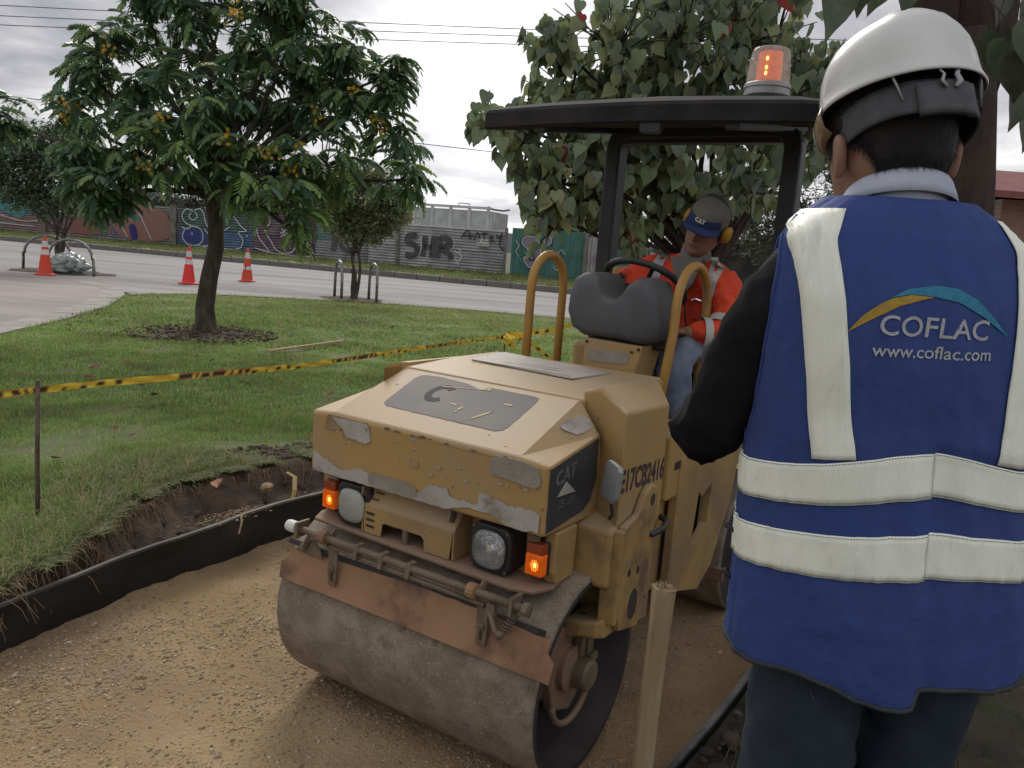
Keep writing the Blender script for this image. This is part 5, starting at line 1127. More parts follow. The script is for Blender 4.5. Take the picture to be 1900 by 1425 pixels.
b = MB(); b.box((.255, 1.02, 1.39), (.14, .12, .12)); b.obj('switch_box', M_blk, rl, bevel=.01)
b = MB(); b.prism([(-.012, 1.36), (.262, 1.352), (.232, 1.20), (.22, .86), (-.02, .86), (-.012, 1.2)], .85, 1.06, 1); b.obj('pedestal', M_y, rl, bevel=.008)
plate('faded_label', [(.03+.0, 1.258), (.19, 1.268), (.203, 1.28), (.203, 1.305), (.19, 1.318), (.025, 1.312), (.012, 1.30), (.014, 1.27)], lambda x, z, o_=0: (x, .849-o_, z), M_refl, rl, .002)
for x, z in ((.0, 1.35), (.245, 1.345), (.215, 1.33)): b = MB(); b.lathe([(.007, .850), (.007, .845)], (x, 0, z-.008), 'y', n=8); b.obj('bolt', M_in, rl)
# steering wheel tilted towards the operator
wc = Vector((.12, 1.13, 1.60)); wn = Vector((.05, .55, .84)).normalized(); u_ = wn.cross(Vector((1, 0, 0))).normalized(); v_ = wn.cross(u_)
b = MB(); b.tube([wc+(u_*math.cos(R(a))+v_*math.sin(R(a)))*.185 for a in range(0, 360, 10)], .0155, 10, closed=True); sw = b.obj('steering_wheel', M_blk, rl, smooth=True)
for a in (90, 210, 330): b = MB(); b.tube([wc-wn*.03, wc+(u_*math.cos(R(a))+v_*math.sin(R(a)))*.18], .011, 6); b.obj('spoke', M_blk, sw, base=(0, .8, 0))
b = MB(); b.tube([wc-wn*.02, wc-wn*.16], .03, 12); b.obj('steering_column', M_blk, rl)
# seat
b = MB(); b.box((.28, 1.62, 1.14), (.46, .42, .12)); b.obj('seat', M_blk, rl, bevel=.04, seg=3)
b = MB(); b.box((.28, 1.84, 1.38), (.44, .10, .40), Matrix.Rotation(R(-8), 3, 'X')); b.obj('backrest', M_blk, rl, bevel=.04, seg=3)
b = MB(); b.box((.28, 1.62, .98), (.34, .34, .22)); b.obj('seat_base', M_blk, rl, bevel=.01)
b = MB(); b.box((.50, 1.62, 1.36), (.05, .30, .05)); b.tube([(.50, 1.74, 1.14), (.50, 1.74, 1.36)], .015, 6); b.obj('armrest', M_blk, rl, bevel=.012)
# rollbar, canopy, beacon
def rpost(x): return x
b = MB(); pth = [(-.50, 1.95, .86), (-.492, 1.95, 1.5), (-.490, 1.95, 2.29)]+arc((-.39, 2.30), .10, 180, 90, 6, (0, 2), 1.95)[1:]+arc((.39, 2.30), .10, 90, 0, 6, (0, 2), 1.95)+[(.492, 1.95, 1.5), (.50, 1.95, .86)]
rg_ = []
for i, p in enumerate(pth):
    a_, b_ = Vector(pth[max(i-1, 0)]), Vector(pth[min(i+1, len(pth)-1)]); t = (b_-a_).normalized(); nv = Vector((t.z, 0, -t.x)); p = Vector(p)
    rg_.append([p+nv*.045+Vector((0, -.055, 0)), p+nv*.045+Vector((0, .055, 0)), p-nv*.045+Vector((0, .055, 0)), p-nv*.045+Vector((0, -.055, 0))])
b.loft(rg_); b.obj('rollbar', M_blk, rl, bevel=.014, seg=3)
b = MB(); b.prism([(-.44, 2.46), (.44, 2.46), (.44, 2.335), (-.44, 2.335)], 1.91, 1.985, 1); b.obj('header_bar', M_blk, rl, bevel=.006)
b = MB(); ca = []
def cano(k, z, dz=0): 
    out = []
    for (x, y_) in [(-.80, 1.10), (-.76, 1.04), (-.4, 1.025), (0, 1.02), (.4, 1.025), (.74, 1.04), (.78, 1.10), (.76, 1.8), (.72, 2.36), (.66, 2.42), (-.66, 2.42), (-.72, 2.36), (-.78, 1.8)]:
        cxx = x*k; cy_ = 1.72+(y_-1.72)*k; out.append((cxx, cy_, z+.018*(1-(x/.8)**2)+.155*(cy_-1.04)))
    return out
b.loft([cano(.985, 2.272), cano(1.0, 2.280), cano(1.0, 2.345), cano(.985, 2.360), cano(.90, 2.378), cano(.5, 2.395), cano(.1, 2.40)]); can = b.obj('canopy', mat('canopy_black', (.022, .021, .022), (.04, .037, .037), 3, .9, spec=.15, bump=.1, bscale=60, dust=(.07, .064, .06), dustamt=.5), rl, smooth=False)
b = MB(); b.prism([(.06, 2.30), (.06, 2.255), (.07, 2.245), (.145, 2.245), (.155, 2.255), (.155, 2.30)], 1.035, 1.07, 1); b.obj('canopy_tab', M_blk, rl, bevel=.004)
for sx in (-1, 1): b = MB(); b.box((.46*sx, 1.6, 2.365), (.06, 1.1, .05), Matrix.Rotation(math.atan(.155), 3, 'X')); b.obj('canopy_strut', M_blk, rl, bevel=.006)
bx, by = .40, 1.66
bz = 2.50
b = MB(); b.lathe([(.120, bz-.03), (.120, bz), (.112, bz+.004)], (bx, by, 0), n=32); bea = b.obj('beacon_base', M_blk, rl)
b = MB(); b.lathe([(.105, bz+.004), (.103, bz+.035), (.108, bz+.038), (.106, bz+.055), (.099, bz+.060)], (bx, by, 0), n=32); b.obj('beacon_collar', mat('beacon_alu', (.36, .35, .34), (.28, .27, .26), 6, .45, .5), rl)
b = MB(); b.lathe([(.100, bz+.058), (.092, bz+.15), (.087, bz+.20), (.080, bz+.215), (.060, bz+.222), (.01, bz+.224)], (bx, by, 0), n=32, cap=False)
M_clear = mat('beacon_dome', (.85, .84, .80), rough=.12)
M_clear.node_tree.nodes['Principled BSDF'].inputs['Alpha'].default_value = .28; o = b.obj('beacon_dome', M_clear, rl, smooth=True)
b = MB(); b.lathe([(.058, bz+.075), (.054, bz+.200)], (bx, by, 0), n=28); b.obj('beacon_filter', mat('beacon_orange', (.80, .15, .03), (.62, .09, .02), 40, .35, emit=(1, .2, .02), estr=.16), rl, smooth=False)
ld = Vector((-.3, -.95, 0)).normalized()
for k_, z_ in enumerate((.10, .125, .165)): b = MB(); b.blob((bx+.02+ld.x*.060, by+ld.y*.060, bz+z_), (.006, .003, .010), 8, 5); b.obj('beacon_glint', M_bulb_glint, rl)  # small glowing blobs added as highlights on the beacon filter
# ------------------------------------------------------------------ people helpers
def skin_body(name, verts, edges, radii, m, parent, root=0, sub=2):
    me = bpy.data.meshes.new(name); b = Vector(parent['_b']) if parent is not None else Vector((0, 0, 0))
    me.from_pydata([tuple(Vector(v)-b) for v in verts], edges, []); o = bpy.data.objects.new(name, me); sc.collection.objects.link(o)
    o.parent = parent; me.materials.append(m)
    k = o.modifiers.new('skin', 'SKIN'); k.use_smooth_shade = True; k.branch_smoothing = .6
    for i, d in enumerate(me.skin_vertices[0].data):
        r = radii[i]; d.radius = r if isinstance(r, tuple) else (r, r); d.use_root = (i == root)
    s = o.modifiers.new('sub', 'SUBSURF'); s.levels = sub; s.render_levels = sub
    return o
def chain(name, pts, radii, m, parent, sub=2): return skin_body(name, pts, [(i, i+1) for i in range(len(pts)-1)], radii, m, parent, 0, sub)
M_skin = mat('skin_tan', (.25, .125, .08), (.30, .16, .105), 12, .5, bump=.1, bscale=120); M_skin2 = mat('skin_brown', (.27, .14, .092), (.33, .18, .118), 12, .5, bump=.1, bscale=120)
M_hair = mat('hair_mat', (.012, .010, .009), (.022, .018, .016), 60, .6, bump=.8, bscale=220)
M_blue = bpy.data.materials.new('vest_blue'); 
M_blue = mat('vest_blue_mat', (.026, .050, .175), (.031, .060, .21), 2.2, .8, bump=.5, bscale=9, bdist=.012, c3=(.028, .055, .21), s3=3)
M_tapeR = mat('reflective_tape', (.80, .81, .71), (.85, .86, .76), 3, .45, bump=.6, bscale=9, c3=(.64, .65, .60), s3=8, lo3=.58, hi3=.68, bdist=.014, stretch=(1, 1, .4))
for n_ in [n_ for n_ in M_tapeR.node_tree.nodes if n_.type == 'MAPPING']:  # grey diagonal streaks put the look of creases into the tape colour
    n_.inputs['Rotation'].default_value = (0, R(32), 0); n_.inputs['Scale'].default_value = (2.6, .4, .35)
M_jacket = mat('dark_jacket', (.010, .010, .012), (.018, .018, .021), 4, .9, spec=.12, bump=.35, bscale=18, bdist=.015)
M_jean = mat('blue_jeans', (.12, .15, .22), (.18, .22, .29), 6, .85, bump=.3, bscale=40, c3=(.19, .22, .28), s3=5, lo3=.55, hi3=.7, bdist=.006)
M_djean = mat('dark_jeans', (.012, .022, .035), (.020, .032, .05), 5, .85, bump=.3, bscale=30, bdist=.01)
M_shirt = mat('shirt_pale', (.46, .49, .58), (.40, .43, .52), 5, .8, bump=.2, bscale=40)
M_orange = mat('jacket_orange', (.80, .085, .030), (.70, .065, .026), 5, .8, bump=.8, bscale=14, bdist=.02); M_orange.name = 'orange_cloth'
M_gshirt = mat('grey_shirt', (.20, .185, .17), (.16, .145, .13), 6, .85)
M_band2 = mat('sleeve_tape', (.50, .52, .48), (.42, .44, .42), 6, .5)
M_boot = mat('boot_mat', (.035, .03, .028), (.06, .05, .045), 8, .7)
# ------------------------------------------------------------------ operator (machine frame)
op = thing('person', 'seated roller operator in orange jacket, cap and yellow ear muffs, head tilted, leaning over', 'person', (.28, 1.6, 1.2), MF)
# joints
PEL = (.27, 1.60, 1.27)
verts = [PEL, (.25, 1.53, 1.42), (.215, 1.47, 1.58), (.20, 1.44, 1.70), (.235, 1.40, 1.77), (.265, 1.375, 1.82),
         (.04, 1.47, 1.68), (-.08, 1.40, 1.60), (-.14, 1.27, 1.54), (-.06, 1.16, 1.585),      # his right arm (image left) to the wheel
         (.365, 1.43, 1.66), (.455, 1.38, 1.52), (.44, 1.28, 1.40), (.30, 1.17, 1.405),     # left arm
         (.17, 1.58, 1.24), (.08, 1.30, 1.27), (.06, 1.18, 1.24), (.04, 1.17, 1.02), (.03, 1.16, .93),
         (.36, 1.55, 1.26), (.33, 1.30, 1.32), (.30, 1.14, 1.31), (.32, 1.13, 1.12), (.335, 1.12, .95)]
edges = [(0, 1), (1, 2), (2, 3), (3, 4), (4, 5), (3, 6), (6, 7), (7, 8), (8, 9), (3, 10), (10, 11), (11, 12), (12, 13), (0, 14), (14, 15), (15, 16), (16, 17), (17, 18), (0, 19), (19, 20), (20, 21), (21, 22), (22, 23)]
rad = [(.13, .11), (.13, .10), (.14, .105), (.11, .09), (.055, .055), (.05, .05), (.065, .065), (.055, .055), (.045, .045), (.03, .03), (.068, .07), (.058, .058), (.052, .052), (.032, .032),
       (.085, .085), (.08, .075), (.065, .065), (.05, .05), (.045, .045), (.085, .085), (.08, .075), (.068, .066), (.055, .055), (.045, .045)]
skin_body('body', verts, edges, rad, M_skin2, op, 0, 1)
# clothing as fuller shells over the same joints
jv = [(.26, 1.57, 1.33), (.25, 1.53, 1.42), (.215, 1.47, 1.58), (.20, 1.44, 1.68), (.21, 1.43, 1.725), (.04, 1.47, 1.685), (-.08, 1.40, 1.60), (-.14, 1.27, 1.54), (-.075, 1.18, 1.575), (.365, 1.43, 1.67), (.455, 1.38, 1.52), (.44, 1.28, 1.405), (.325, 1.19, 1.405)]
je = [(0, 1), (1, 2), (2, 3), (3, 4), (3, 5), (5, 6), (6, 7), (7, 8), (3, 9), (9, 10), (10, 11), (11, 12)]
jr = [(.18, .14), (.165, .13), (.178, .135), (.14, .105), (.075, .07), (.09, .085), (.075, .075), (.062, .062), (.045, .045), (.092, .09), (.078, .078), (.075, .075), (.052, .052)]
jk = skin_body('jacket', jv, je, jr, M_orange, op, 0, 3)
tx = bpy.data.textures.new('cloth_folds', 'CLOUDS'); tx.noise_scale = .05; d_ = jk.modifiers.new('folds', 'DISPLACE'); d_.texture = tx; d_.strength = .045; d_.texture_coords = 'LOCAL'
tn = [(.27, 1.60, 1.26), (.17, 1.56, 1.25), (.08, 1.30, 1.28), (.06, 1.17, 1.25), (.04, 1.17, 1.05), (.03, 1.165, .94), (.36, 1.53, 1.27), (.335, 1.30, 1.335), (.30, 1.13, 1.325), (.32, 1.12, 1.12), (.335, 1.115, .98)]
jn_ = skin_body('jeans', tn, [(0, 1), (1, 2), (2, 3), (3, 4), (4, 5), (0, 6), (6, 7), (7, 8), (8, 9), (9, 10)], [(.14, .12), (.10, .095), (.095, .09), (.078, .078), (.066, .066), (.062, .062), (.10, .095), (.098, .092), (.085, .085), (.075, .075), (.066, .066)], M_jean, op, 0, 3); d_ = jn_.modifiers.new('folds', 'DISPLACE'); d_.texture = tx; d_.strength = .035; d_.texture_coords = 'LOCAL'
for x, y_ in ((.03, 1.10), (.335, 1.05)):
    b = MB(); b.loft([[(x+.045*math.cos(a*.524)*k, y_+.02+.115*math.sin(a*.524)*k, z) for a in range(12)] for k, z in ((1, .865), (1.02, .90), (.9, .93), (.6, .96))]); b.obj('boot', M_boot, op, smooth=True)
plate('boot_tag', [(.31, .985), (.345, .985), (.345, 1.02), (.31, 1.02)], lambda x, z, o_=0: (x+.03, 1.042-o_, z), mat('red_tag', (.30, .02, .03), rough=.6), op, .002)
put_text('N', .026, (.357, 1.039, 1.003), (1, 0, 0), (0, 0, 1), M_white, 'lettering', op)
# head
hc = Vector((.305, 1.335, 1.885)); HK = 1.05; hr = Matrix.Rotation(R(24), 3, 'Y') @ Matrix.Rotation(R(24), 3, 'X') @ Matrix.Rotation(R(4), 3, 'Z')
def headpt(u, v, w_): return hc+hr @ (Vector((u, v, w_))*HK)     # local head frame: faces -y, up z
def head_mesh(scale=1.0, nose=True):
    rg = []
    prof = [(-.118, .030, .040, -.040), (-.110, .048, .055, -.032), (-.090, .060, .072, -.020), (-.065, .068, .084, -.010), (-.035, .073, .092, -.002), (0, .077, .097, .002), (.03, .079, .100, .004), (.06, .077, .099, .006), (.09, .066, .086, .008), (.112, .042, .056, .010), (.120, .015, .02, .010)]
    for z, a_, b_, yo in prof:
        ring = []
        for i in range(32):
            th = 2*math.pi*i/32; x = a_*math.cos(th); y_ = b_*math.sin(th)+yo; d = 0
            if math.sin(th) < 0:   # face half (-y)
                fx = x/a_
                if nose:
                    d -= .026*math.exp(-(fx/.16)**2)*math.exp(-((z+.022)/.020)**2)+.014*math.exp(-(fx/.13)**2)*math.exp(-((z-.0)/.022)**2)
                    d += .014*math.exp(-((abs(fx)-.42)/.17)**2)*math.exp(-((z-.006)/.014)**2)
                    d -= .007*math.exp(-(fx/.30)**2)*math.exp(-((z+.058)/.009)**2); d += .004*math.exp(-(fx/.35)**2)*math.exp(-((z+.070)/.005)**2)
                    d -= .009*math.exp(-(fx/.35)**2)*math.exp(-((z+.098)/.014)**2); d -= .005*math.exp(-((z-.028)/.010)**2)*math.exp(-(fx/.6)**2)
            ring.append((x*scale, (y_+d)*scale, z*scale))
        rg.append(ring)
    return rg
def dens(rg):    # insert interpolated rings for detail
    out = []
    for i in range(len(rg)-1):
        out.append(rg[i])
    return rg
def head_obj(name, m, parent, fn):
    zs = np.linspace(-.118, .120, 40); prof = [(-.118, .030, .040, -.040), (-.110, .048, .055, -.032), (-.090, .060, .072, -.020), (-.065, .068, .084, -.010), (-.035, .073, .092, -.002), (0, .077, .097, .002), (.03, .079, .100, .004), (.06, .077, .099, .006), (.09, .066, .086, .008), (.112, .042, .056, .010), (.120, .015, .02, .010)]
    pz = [p[0] for p in prof]; rg = []
    for z in zs:
        a_, b_, yo = (float(np.interp(z, pz, [p[k] for p in prof])) for k in (1, 2, 3)); ring = []
        for i in range(48):
            th = 2*math.pi*i/48; x = a_*math.cos(th); y_ = b_*math.sin(th)+yo; d = 0
            if math.sin(th) < 0:
                fx = x/a_
                d -= .024*math.exp(-(fx/.15)**2)*math.exp(-((z+.024)/.017)**2)+.013*math.exp(-(fx/.12)**2)*math.exp(-((z-.0)/.020)**2)
                d += .012*math.exp(-((abs(fx)-.42)/.17)**2)*math.exp(-((z-.006)/.013)**2)
                d -= .007*math.exp(-(fx/.28)**2)*math.exp(-((z+.056)/.006)**2)+.006*math.exp(-(fx/.25)**2)*math.exp(-((z+.068)/.006)**2)
                d -= .008*math.exp(-(fx/.35)**2)*math.exp(-((z+.098)/.014)**2); d -= .005*math.exp(-((z-.026)/.009)**2)*math.exp(-(fx/.6)**2)
            ring.append(fn(x, y_+d, z))
        rg.append(ring)
    b = MB(); b.loft(rg); return b.obj(name, m, parent, smooth=True)
hd = head_obj('head', M_skin2, op, lambda x, y_, z: headpt(x, y_, z))
for sx in (-1, 1):
    b = MB(); c = headpt(.031*sx, -.083, .006); b.blob(c, (.011, .007, .006), 10, 6); b.obj('eye', mat('eye_dark', (.03, .022, .02), rough=.3), hd, smooth=True, base=op['_b'])
    b = MB(); b.tube([headpt((.014+.011*i)*sx, -.096+.0035*i, .028+.003*math.sin(i*1.05)) for i in range(4)], [.002, .0035, .0035, .0015], 6); b.obj('eyebrow', M_hair, hd, base=op['_b'])
    b = MB(); b.tube([headpt(.078*sx, .0, .02), headpt(.088*sx, .004, .012), headpt(.086*sx, .004, -.02), headpt(.077*sx, -.002, -.03)], [.008, .010, .009, .006], 8); b.obj('ear', M_skin2, hd, smooth=True, base=op['_b'])
b = MB(); b.tube([headpt(-.022, -.092, -.062), headpt(-.01, -.097, -.0615), headpt(.01, -.097, -.0615), headpt(.022, -.092, -.062)], [.002, .004, .004, .002], 6); b.obj('mouth', mat('lip_mat', (.16, .065, .05), rough=.6), hd, base=op['_b'])
# cap
b = MB(); rg = []
for z, k in ((.028, 1.08), (.05, 1.10), (.08, 1.04), (.105, .86), (.122, .58), (.131, .25), (.132, .04)):
    rg.append([headpt(.080*k*math.cos(i*.2618), .004+.101*k*math.sin(i*.2618), z) for i in range(24)])
b.loft(rg); cp = b.obj('cap', mat('cap_khaki', (.16, .15, .125), (.12, .115, .10), 8, .85, bump=.3, bscale=60), op, smooth=True)
b = MB(); rows = []
for j in range(6):
    t = j/5; row = []
    for i in range(13):
        a = R(200+140*i/12); row.append(headpt(.083*math.cos(a)*(1+.06*t), .0+.105*math.sin(a)-.062*t*(-math.sin(a))**.7, .036-.018*t-.03*t*abs(math.cos(a))**2+.018*t))
    rows.append(row)
b.sheet(rows); b.obj('cap_visor', mat('cap_blue', (.02, .03, .10), (.03, .04, .13), 10, .8), cp, thick=.005, smooth=True, base=op['_b'])
rows = []
for z, k in ((.030, 1.10), (.046, 1.12), (.060, 1.115), (.072, 1.09)):
    rows.append([headpt(.080*k*math.cos(R(a)), .004+.1015*k*math.sin(R(a)), z) for a in range(215, 330, 7)])
b = MB(); b.sheet(rows); b.obj('cap_front', bpy.data.materials['cap_blue'], cp, smooth=True, base=op['_b'])
vs, fs_ = text_mesh('CAT', .024, bold=.0010)
b = MB(); b.add([headpt(v[0], -.1155+.9*abs(v[0])**2*8+ (v[1])*.16, .066+v[1]*.98) for v in vs], fs_); b.obj('lettering', M_white, cp, fix=False, base=op['_b'])
b = MB(); b.add([headpt(-.008, -.1175, .058), headpt(.008, -.1175, .058), headpt(0, -.1160, .067)], [(0, 1, 2)]); b.obj('cap_triangle', mat('cap_yellow', (.6, .38, .03)), cp, fix=False, base=op['_b'])
em = MB(); em.tube([headpt(.098*math.cos(R(a)), .008, -.005+.145*math.sin(R(a))) for a in range(0, 181, 12)], .007, 8, flat=.6); muff = em.obj('ear_muff_band', M_blk, op, smooth=True)
for sx in (-1, 1):
    b = MB(); rg = []
    for u, k in ((.078, .85), (.084, 1), (.100, 1.0), (.108, .85), (.112, .5)): rg.append([headpt(u*sx, .005+.029*k*math.cos(i*.3927), -.002+.038*k*math.sin(i*.3927)) for i in range(16)])
    b.loft(rg); b.obj('ear_muff', mat('muff_yellow', (.50, .29, .02), (.4, .22, .02), 10, .5) if sx < 0 else bpy.data.materials['muff_yellow'], op, smooth=True)
    b = MB(); rg = [[headpt(u*sx, .005+.036*math.cos(i*.3927), -.002+.046*math.sin(i*.3927)) for i in range(16)] for u in (.072, .082)]; b.loft(rg); b.obj('ear_muff_cushion', M_blk, op, smooth=True)
# undershirt collar visible, hood cloth at the neck
b = MB(); b.loft([[(.245+.075*k*math.cos(i*.3927), 1.39+.062*k*math.sin(i*.3927), z) for i in range(16)] for k, z in ((1.15, 1.70), (1.0, 1.745), (.9, 1.78), (.86, 1.80))]); b.obj('neck_scarf', M_gshirt, op, smooth=True)
b = MB(); b.add([(.16, 1.303, 1.735), (.315, 1.300, 1.735), (.275, 1.312, 1.62), (.235, 1.328, 1.57), (.20, 1.315, 1.62)], [(0, 1, 2, 3, 4)]); b.obj('undershirt', M_gshirt, op, thick=.02)
# reflective strips on the jacket: wrapped with shrinkwrap onto the jacket
def wrap(name, pts, w_, nrm, m, target, parent, off=.004, n=16):
    P = [Vector(p) for p in pts]; rows = []
    for i in range(n+1):
        t = i/n*(len(P)-1); j = min(int(t), len(P)-2); p = P[j].lerp(P[j+1], t-j); d = (P[j+1]-P[j]).normalized(); s_ = d.cross(Vector(nrm)).normalized()
        rows.append([p+s_*w_*q for q in (-.5, -.17, .17, .5)])
    b = MB(); b.sheet(rows); o = b.obj(name, m, parent, smooth=True, fix=False); k = o.modifiers.new('wrap', 'SHRINKWRAP'); k.target = target; k.wrap_method = 'PROJECT'; k.use_negative_direction = True; k.use_positive_direction = True
    k.offset = off; k.project_limit = .3; k.use_project_z = False; k.use_project_y = True; return o
wrap('reflective_strip', [(.075, 1.3, 1.765), (.055, 1.3, 1.68), (.045, 1.3, 1.58), (.05, 1.3, 1.48)], .052, (0, -1, 0), M_band2, jk, op)
wrap('reflective_strip', [(.36, 1.3, 1.745), (.36, 1.3, 1.66), (.345, 1.3, 1.58), (.335, 1.3, 1.52)], .052, (0, -1, 0), M_band2, jk, op)
def cuff(c, ax, r, w_, m, parent, name='sleeve_band'):
    c = Vector(c); ax = Vector(ax).normalized(); u = ax.orthogonal().normalized(); v = ax.cross(u); b = MB()
    b.loft([[c+ax*s_+(u*math.cos(i*.3491)+v*math.sin(i*.3491))*r for i in range(18)] for s_ in (-w_/2, w_/2)], cap=False); b.obj(name, m, parent, smooth=True)
cuff((.447, 1.31, 1.435), (-.05, -.30, -.32), .082, .040, M_band2, op); cuff((.385, 1.235, 1.405), (-.35, -.28, .0), .074, .036, M_band2, op); cuff((-.11, 1.225, 1.558), (.19, -.26, .10), .060, .030, M_band2, op); cuff((-.09, 1.20, 1.570), (.19, -.26, .10), .055, .016, M_band2, op)
# pocket flap with a clip
b = MB(); b.box((.335, 1.300, 1.505), (.085, .012, .10)); b.obj('pocket', mat('pocket_orange', (.45, .03, .015), rough=.85), op, bevel=.006)
b = MB(); b.tube([(.29, 1.288, 1.545), (.31, 1.283, 1.552), (.335, 1.285, 1.545)], .005, 6); b.obj('pocket_clip', M_chrome, op)
# zip line
b = MB(); b.tube([(.235, 1.333, 1.56), (.245, 1.345, 1.46), (.255, 1.39, 1.36)], .004, 5); b.obj('zip', M_blk, op)
def hand(palm_c, dirv, nrm, side, m, parent, s=1.0, curl=.9, name='hand'):
    """palm + five fingers; dirv = finger direction, nrm = back-of-hand normal"""
    c = Vector(palm_c); d = Vector(dirv).normalized(); n_ = Vector(nrm); n_ = (n_-d*n_.dot(d)).normalized(); sd_ = d.cross(n_)*side
    V = [c-d*.05*s, c, c+d*.035*s]; E_ = [(0, 1), (1, 2)]; Rr = [(.026*s, .019*s), (.038*s, .016*s), (.036*s, .014*s)]
    o = skin_body(name, V, E_, Rr, m, parent, 0, 2)
    for i, (of, ln) in enumerate(((-.030, .062), (-.010, .072), (.010, .068), (.028, .052))):
        p = c+d*.030*s+sd_*of*s; pts = [p]; dd = d.copy()
        for k_, f in enumerate((.42, .33, .25)):
            an = curl*(.55, .8, .7)[k_]; dd = (dd*math.cos(an)-n_*math.sin(an)).normalized() if True else dd
            # rotate progressively towards the palm side
            p = p+dd*ln*f*s; pts.append(p); 
            up_ = n_*math.cos(an)+dd*0
        chain('finger', pts, [.0095*s, .0088*s, .0080*s, .0065*s], m, parent, 2)
    p = c-d*.02*s-sd_*.030*s; chain('thumb', [p, p-sd_*.022*s+d*.022*s-n_*.008*s, p-sd_*.020*s+d*.048*s-n_*.022*s], [.012*s, .0105*s, .008*s], m, parent, 2)
hand((-.045, 1.135, 1.612), (.35, -.55, .35), (-.3, -.3, .9), 1, mat('glove_dark', (.05, .03, .03), (.2, .04, .03), 30, .8), op, 1.05, 1.0)
hand((.275, 1.155, 1.405), (-.85, -.35, -.1), (0, -.2, .95), -1, M_skin2, op, 1.0, .6)
# ------------------------------------------------------------------ man in the blue vest
mb_ = Matrix.Translation((.59, 1.278, .124)) @ Matrix.Scale(.9, 4)
man = thing('person', 'man seen from behind in a white hard hat and blue vest with wide reflective bands', 'person', (0, 0, -.12), mb_)
# local frame: origin between the feet, back of the man towards -y (camera), faces +y
bodyv = [(0.05, 0, .96), (.04, .0, 1.12), (.015, .005, 1.32), (.0, .01, 1.47), (-.01, .02, 1.57), (-.025, .04, 1.66),
         (-.17, .03, 1.43), (-.255, .12, 1.165), (-.17, .34, 1.11), (-.05, .48, 1.16),
         (.19, .03, 1.43), (.36, .12, 1.165), (.26, .33, 1.12), (.10, .48, 1.16),
         (-.03, .02, .88), (-.035, .01, .42), (-.07, -.005, .0), (-.08, .10, -.07), (.15, .02, .88), (.155, .01, .42), (.185, -.005, .0), (.19, .10, -.07)]
be_ = [(0, 1), (1, 2), (2, 3), (3, 4), (4, 5), (3, 6), (6, 7), (7, 8), (8, 9), (3, 10), (10, 11), (11, 12), (12, 13), (0, 14), (14, 15), (15, 16), (16, 17), (0, 18), (18, 19), (19, 20), (20, 21)]
br_ = [(.10, .08), (.13, .10), (.15, .11), (.13, .10), (.062, .06), (.06, .06), (.05, .05), (.04, .04), (.034, .034), (.026, .026), (.05, .05), (.04, .04), (.034, .034), (.026, .026), (.07, .07), (.055, .055), (.045, .05), (.04, .035), (.07, .07), (.055, .055), (.045, .05), (.04, .035)]
skin_body('body', bodyv, be_, br_, M_skin, man, 0, 2)
# sleeves of the dark jacket
sl = skin_body('jacket_sleeve', [(-.10, .01, 1.45), (-.165, .03, 1.42), (-.215, .07, 1.28), (-.252, .11, 1.150), (-.24, .25, 1.09), (-.17, .38, 1.10), (-.07, .46, 1.15)], [(i, i+1) for i in range(6)],
               [(.085, .085), (.090, .088), (.088, .084), (.076, .074), (.074, .072), (.062, .062), (.046, .046)], M_jacket, man, 0, 2)
sl = skin_body('jacket_sleeve', [(.12, .01, 1.45), (.20, .02, 1.43), (.30, .06, 1.29), (.375, .11, 1.155), (.30, .25, 1.09), (.20, .38, 1.10), (.11, .46, 1.15)], [(i, i+1) for i in range(6)],
               [(.085, .085), (.092, .088), (.094, .088), (.080, .078), (.078, .075), (.062, .062), (.046, .046)], M_jacket, man, 0, 2)
for k_ in bpy.data.objects:
    if k_.name.startswith('jacket_sleeve'):
        tx = bpy.data.textures.get('cloth_folds') or bpy.data.textures.new('cloth_folds', 'CLOUDS'); tx.noise_scale = .05; d_ = k_.modifiers.new('folds', 'DISPLACE'); d_.texture = tx; d_.strength = .05; d_.texture_coords = 'LOCAL'
hand((-.03, .50, 1.165), (.6, .7, .1), (0, .2, .9), 1, M_skin, man, 1.0, .6); hand((.07, .50, 1.165), (-.6, .7, .1), (0, .2, .9), -1, M_skin, man, 1.0, .6)
# trousers
tr = skin_body('jeans', [(.06, 0, .89), (-.055, .0, .80), (-.045, .01, .42), (-.07, -.005, .0), (.165, 0, .80), (.15, .01, .42), (.185, -.005, .0)], [(0, 1), (1, 2), (2, 3), (0, 4), (4, 5), (5, 6)],
               [(.115, .075), (.138, .105), (.118, .108), (.078, .08), (.138, .105), (.092, .095), (.075, .08)], M_djean, man, 0, 3)
for x in (-.07, .185):
    b = MB(); b.loft([[(x+.05*math.cos(a*.524)*k, .06+.14*math.sin(a*.524)*k, z) for a in range(12)] for k, z in ((1, -.12), (1.02, -.07), (.85, -.03), (.6, .0))]); b.obj('boot', M_boot, man, smooth=True)
d_ = tr.modifiers.new('folds', 'DISPLACE'); d_.texture = tx; d_.strength = .028; d_.texture_coords = 'LOCAL'
b = MB()
for k_ in range(40):
    def pk(u): return Vector((-.118+.135*u, -.140-.010*math.sin(u*3.14), .735-.030*u-.040*math.sin(u*3.14)))
    b.tube([pk(k_/40), pk((k_+.55)/40)], .0009, 3)
o = b.obj('pocket_stitching', mat('jean_thread', (.10, .11, .11)), man); k_ = o.modifiers.new('wrap', 'SHRINKWRAP'); k_.target = tr; k_.offset = .0015
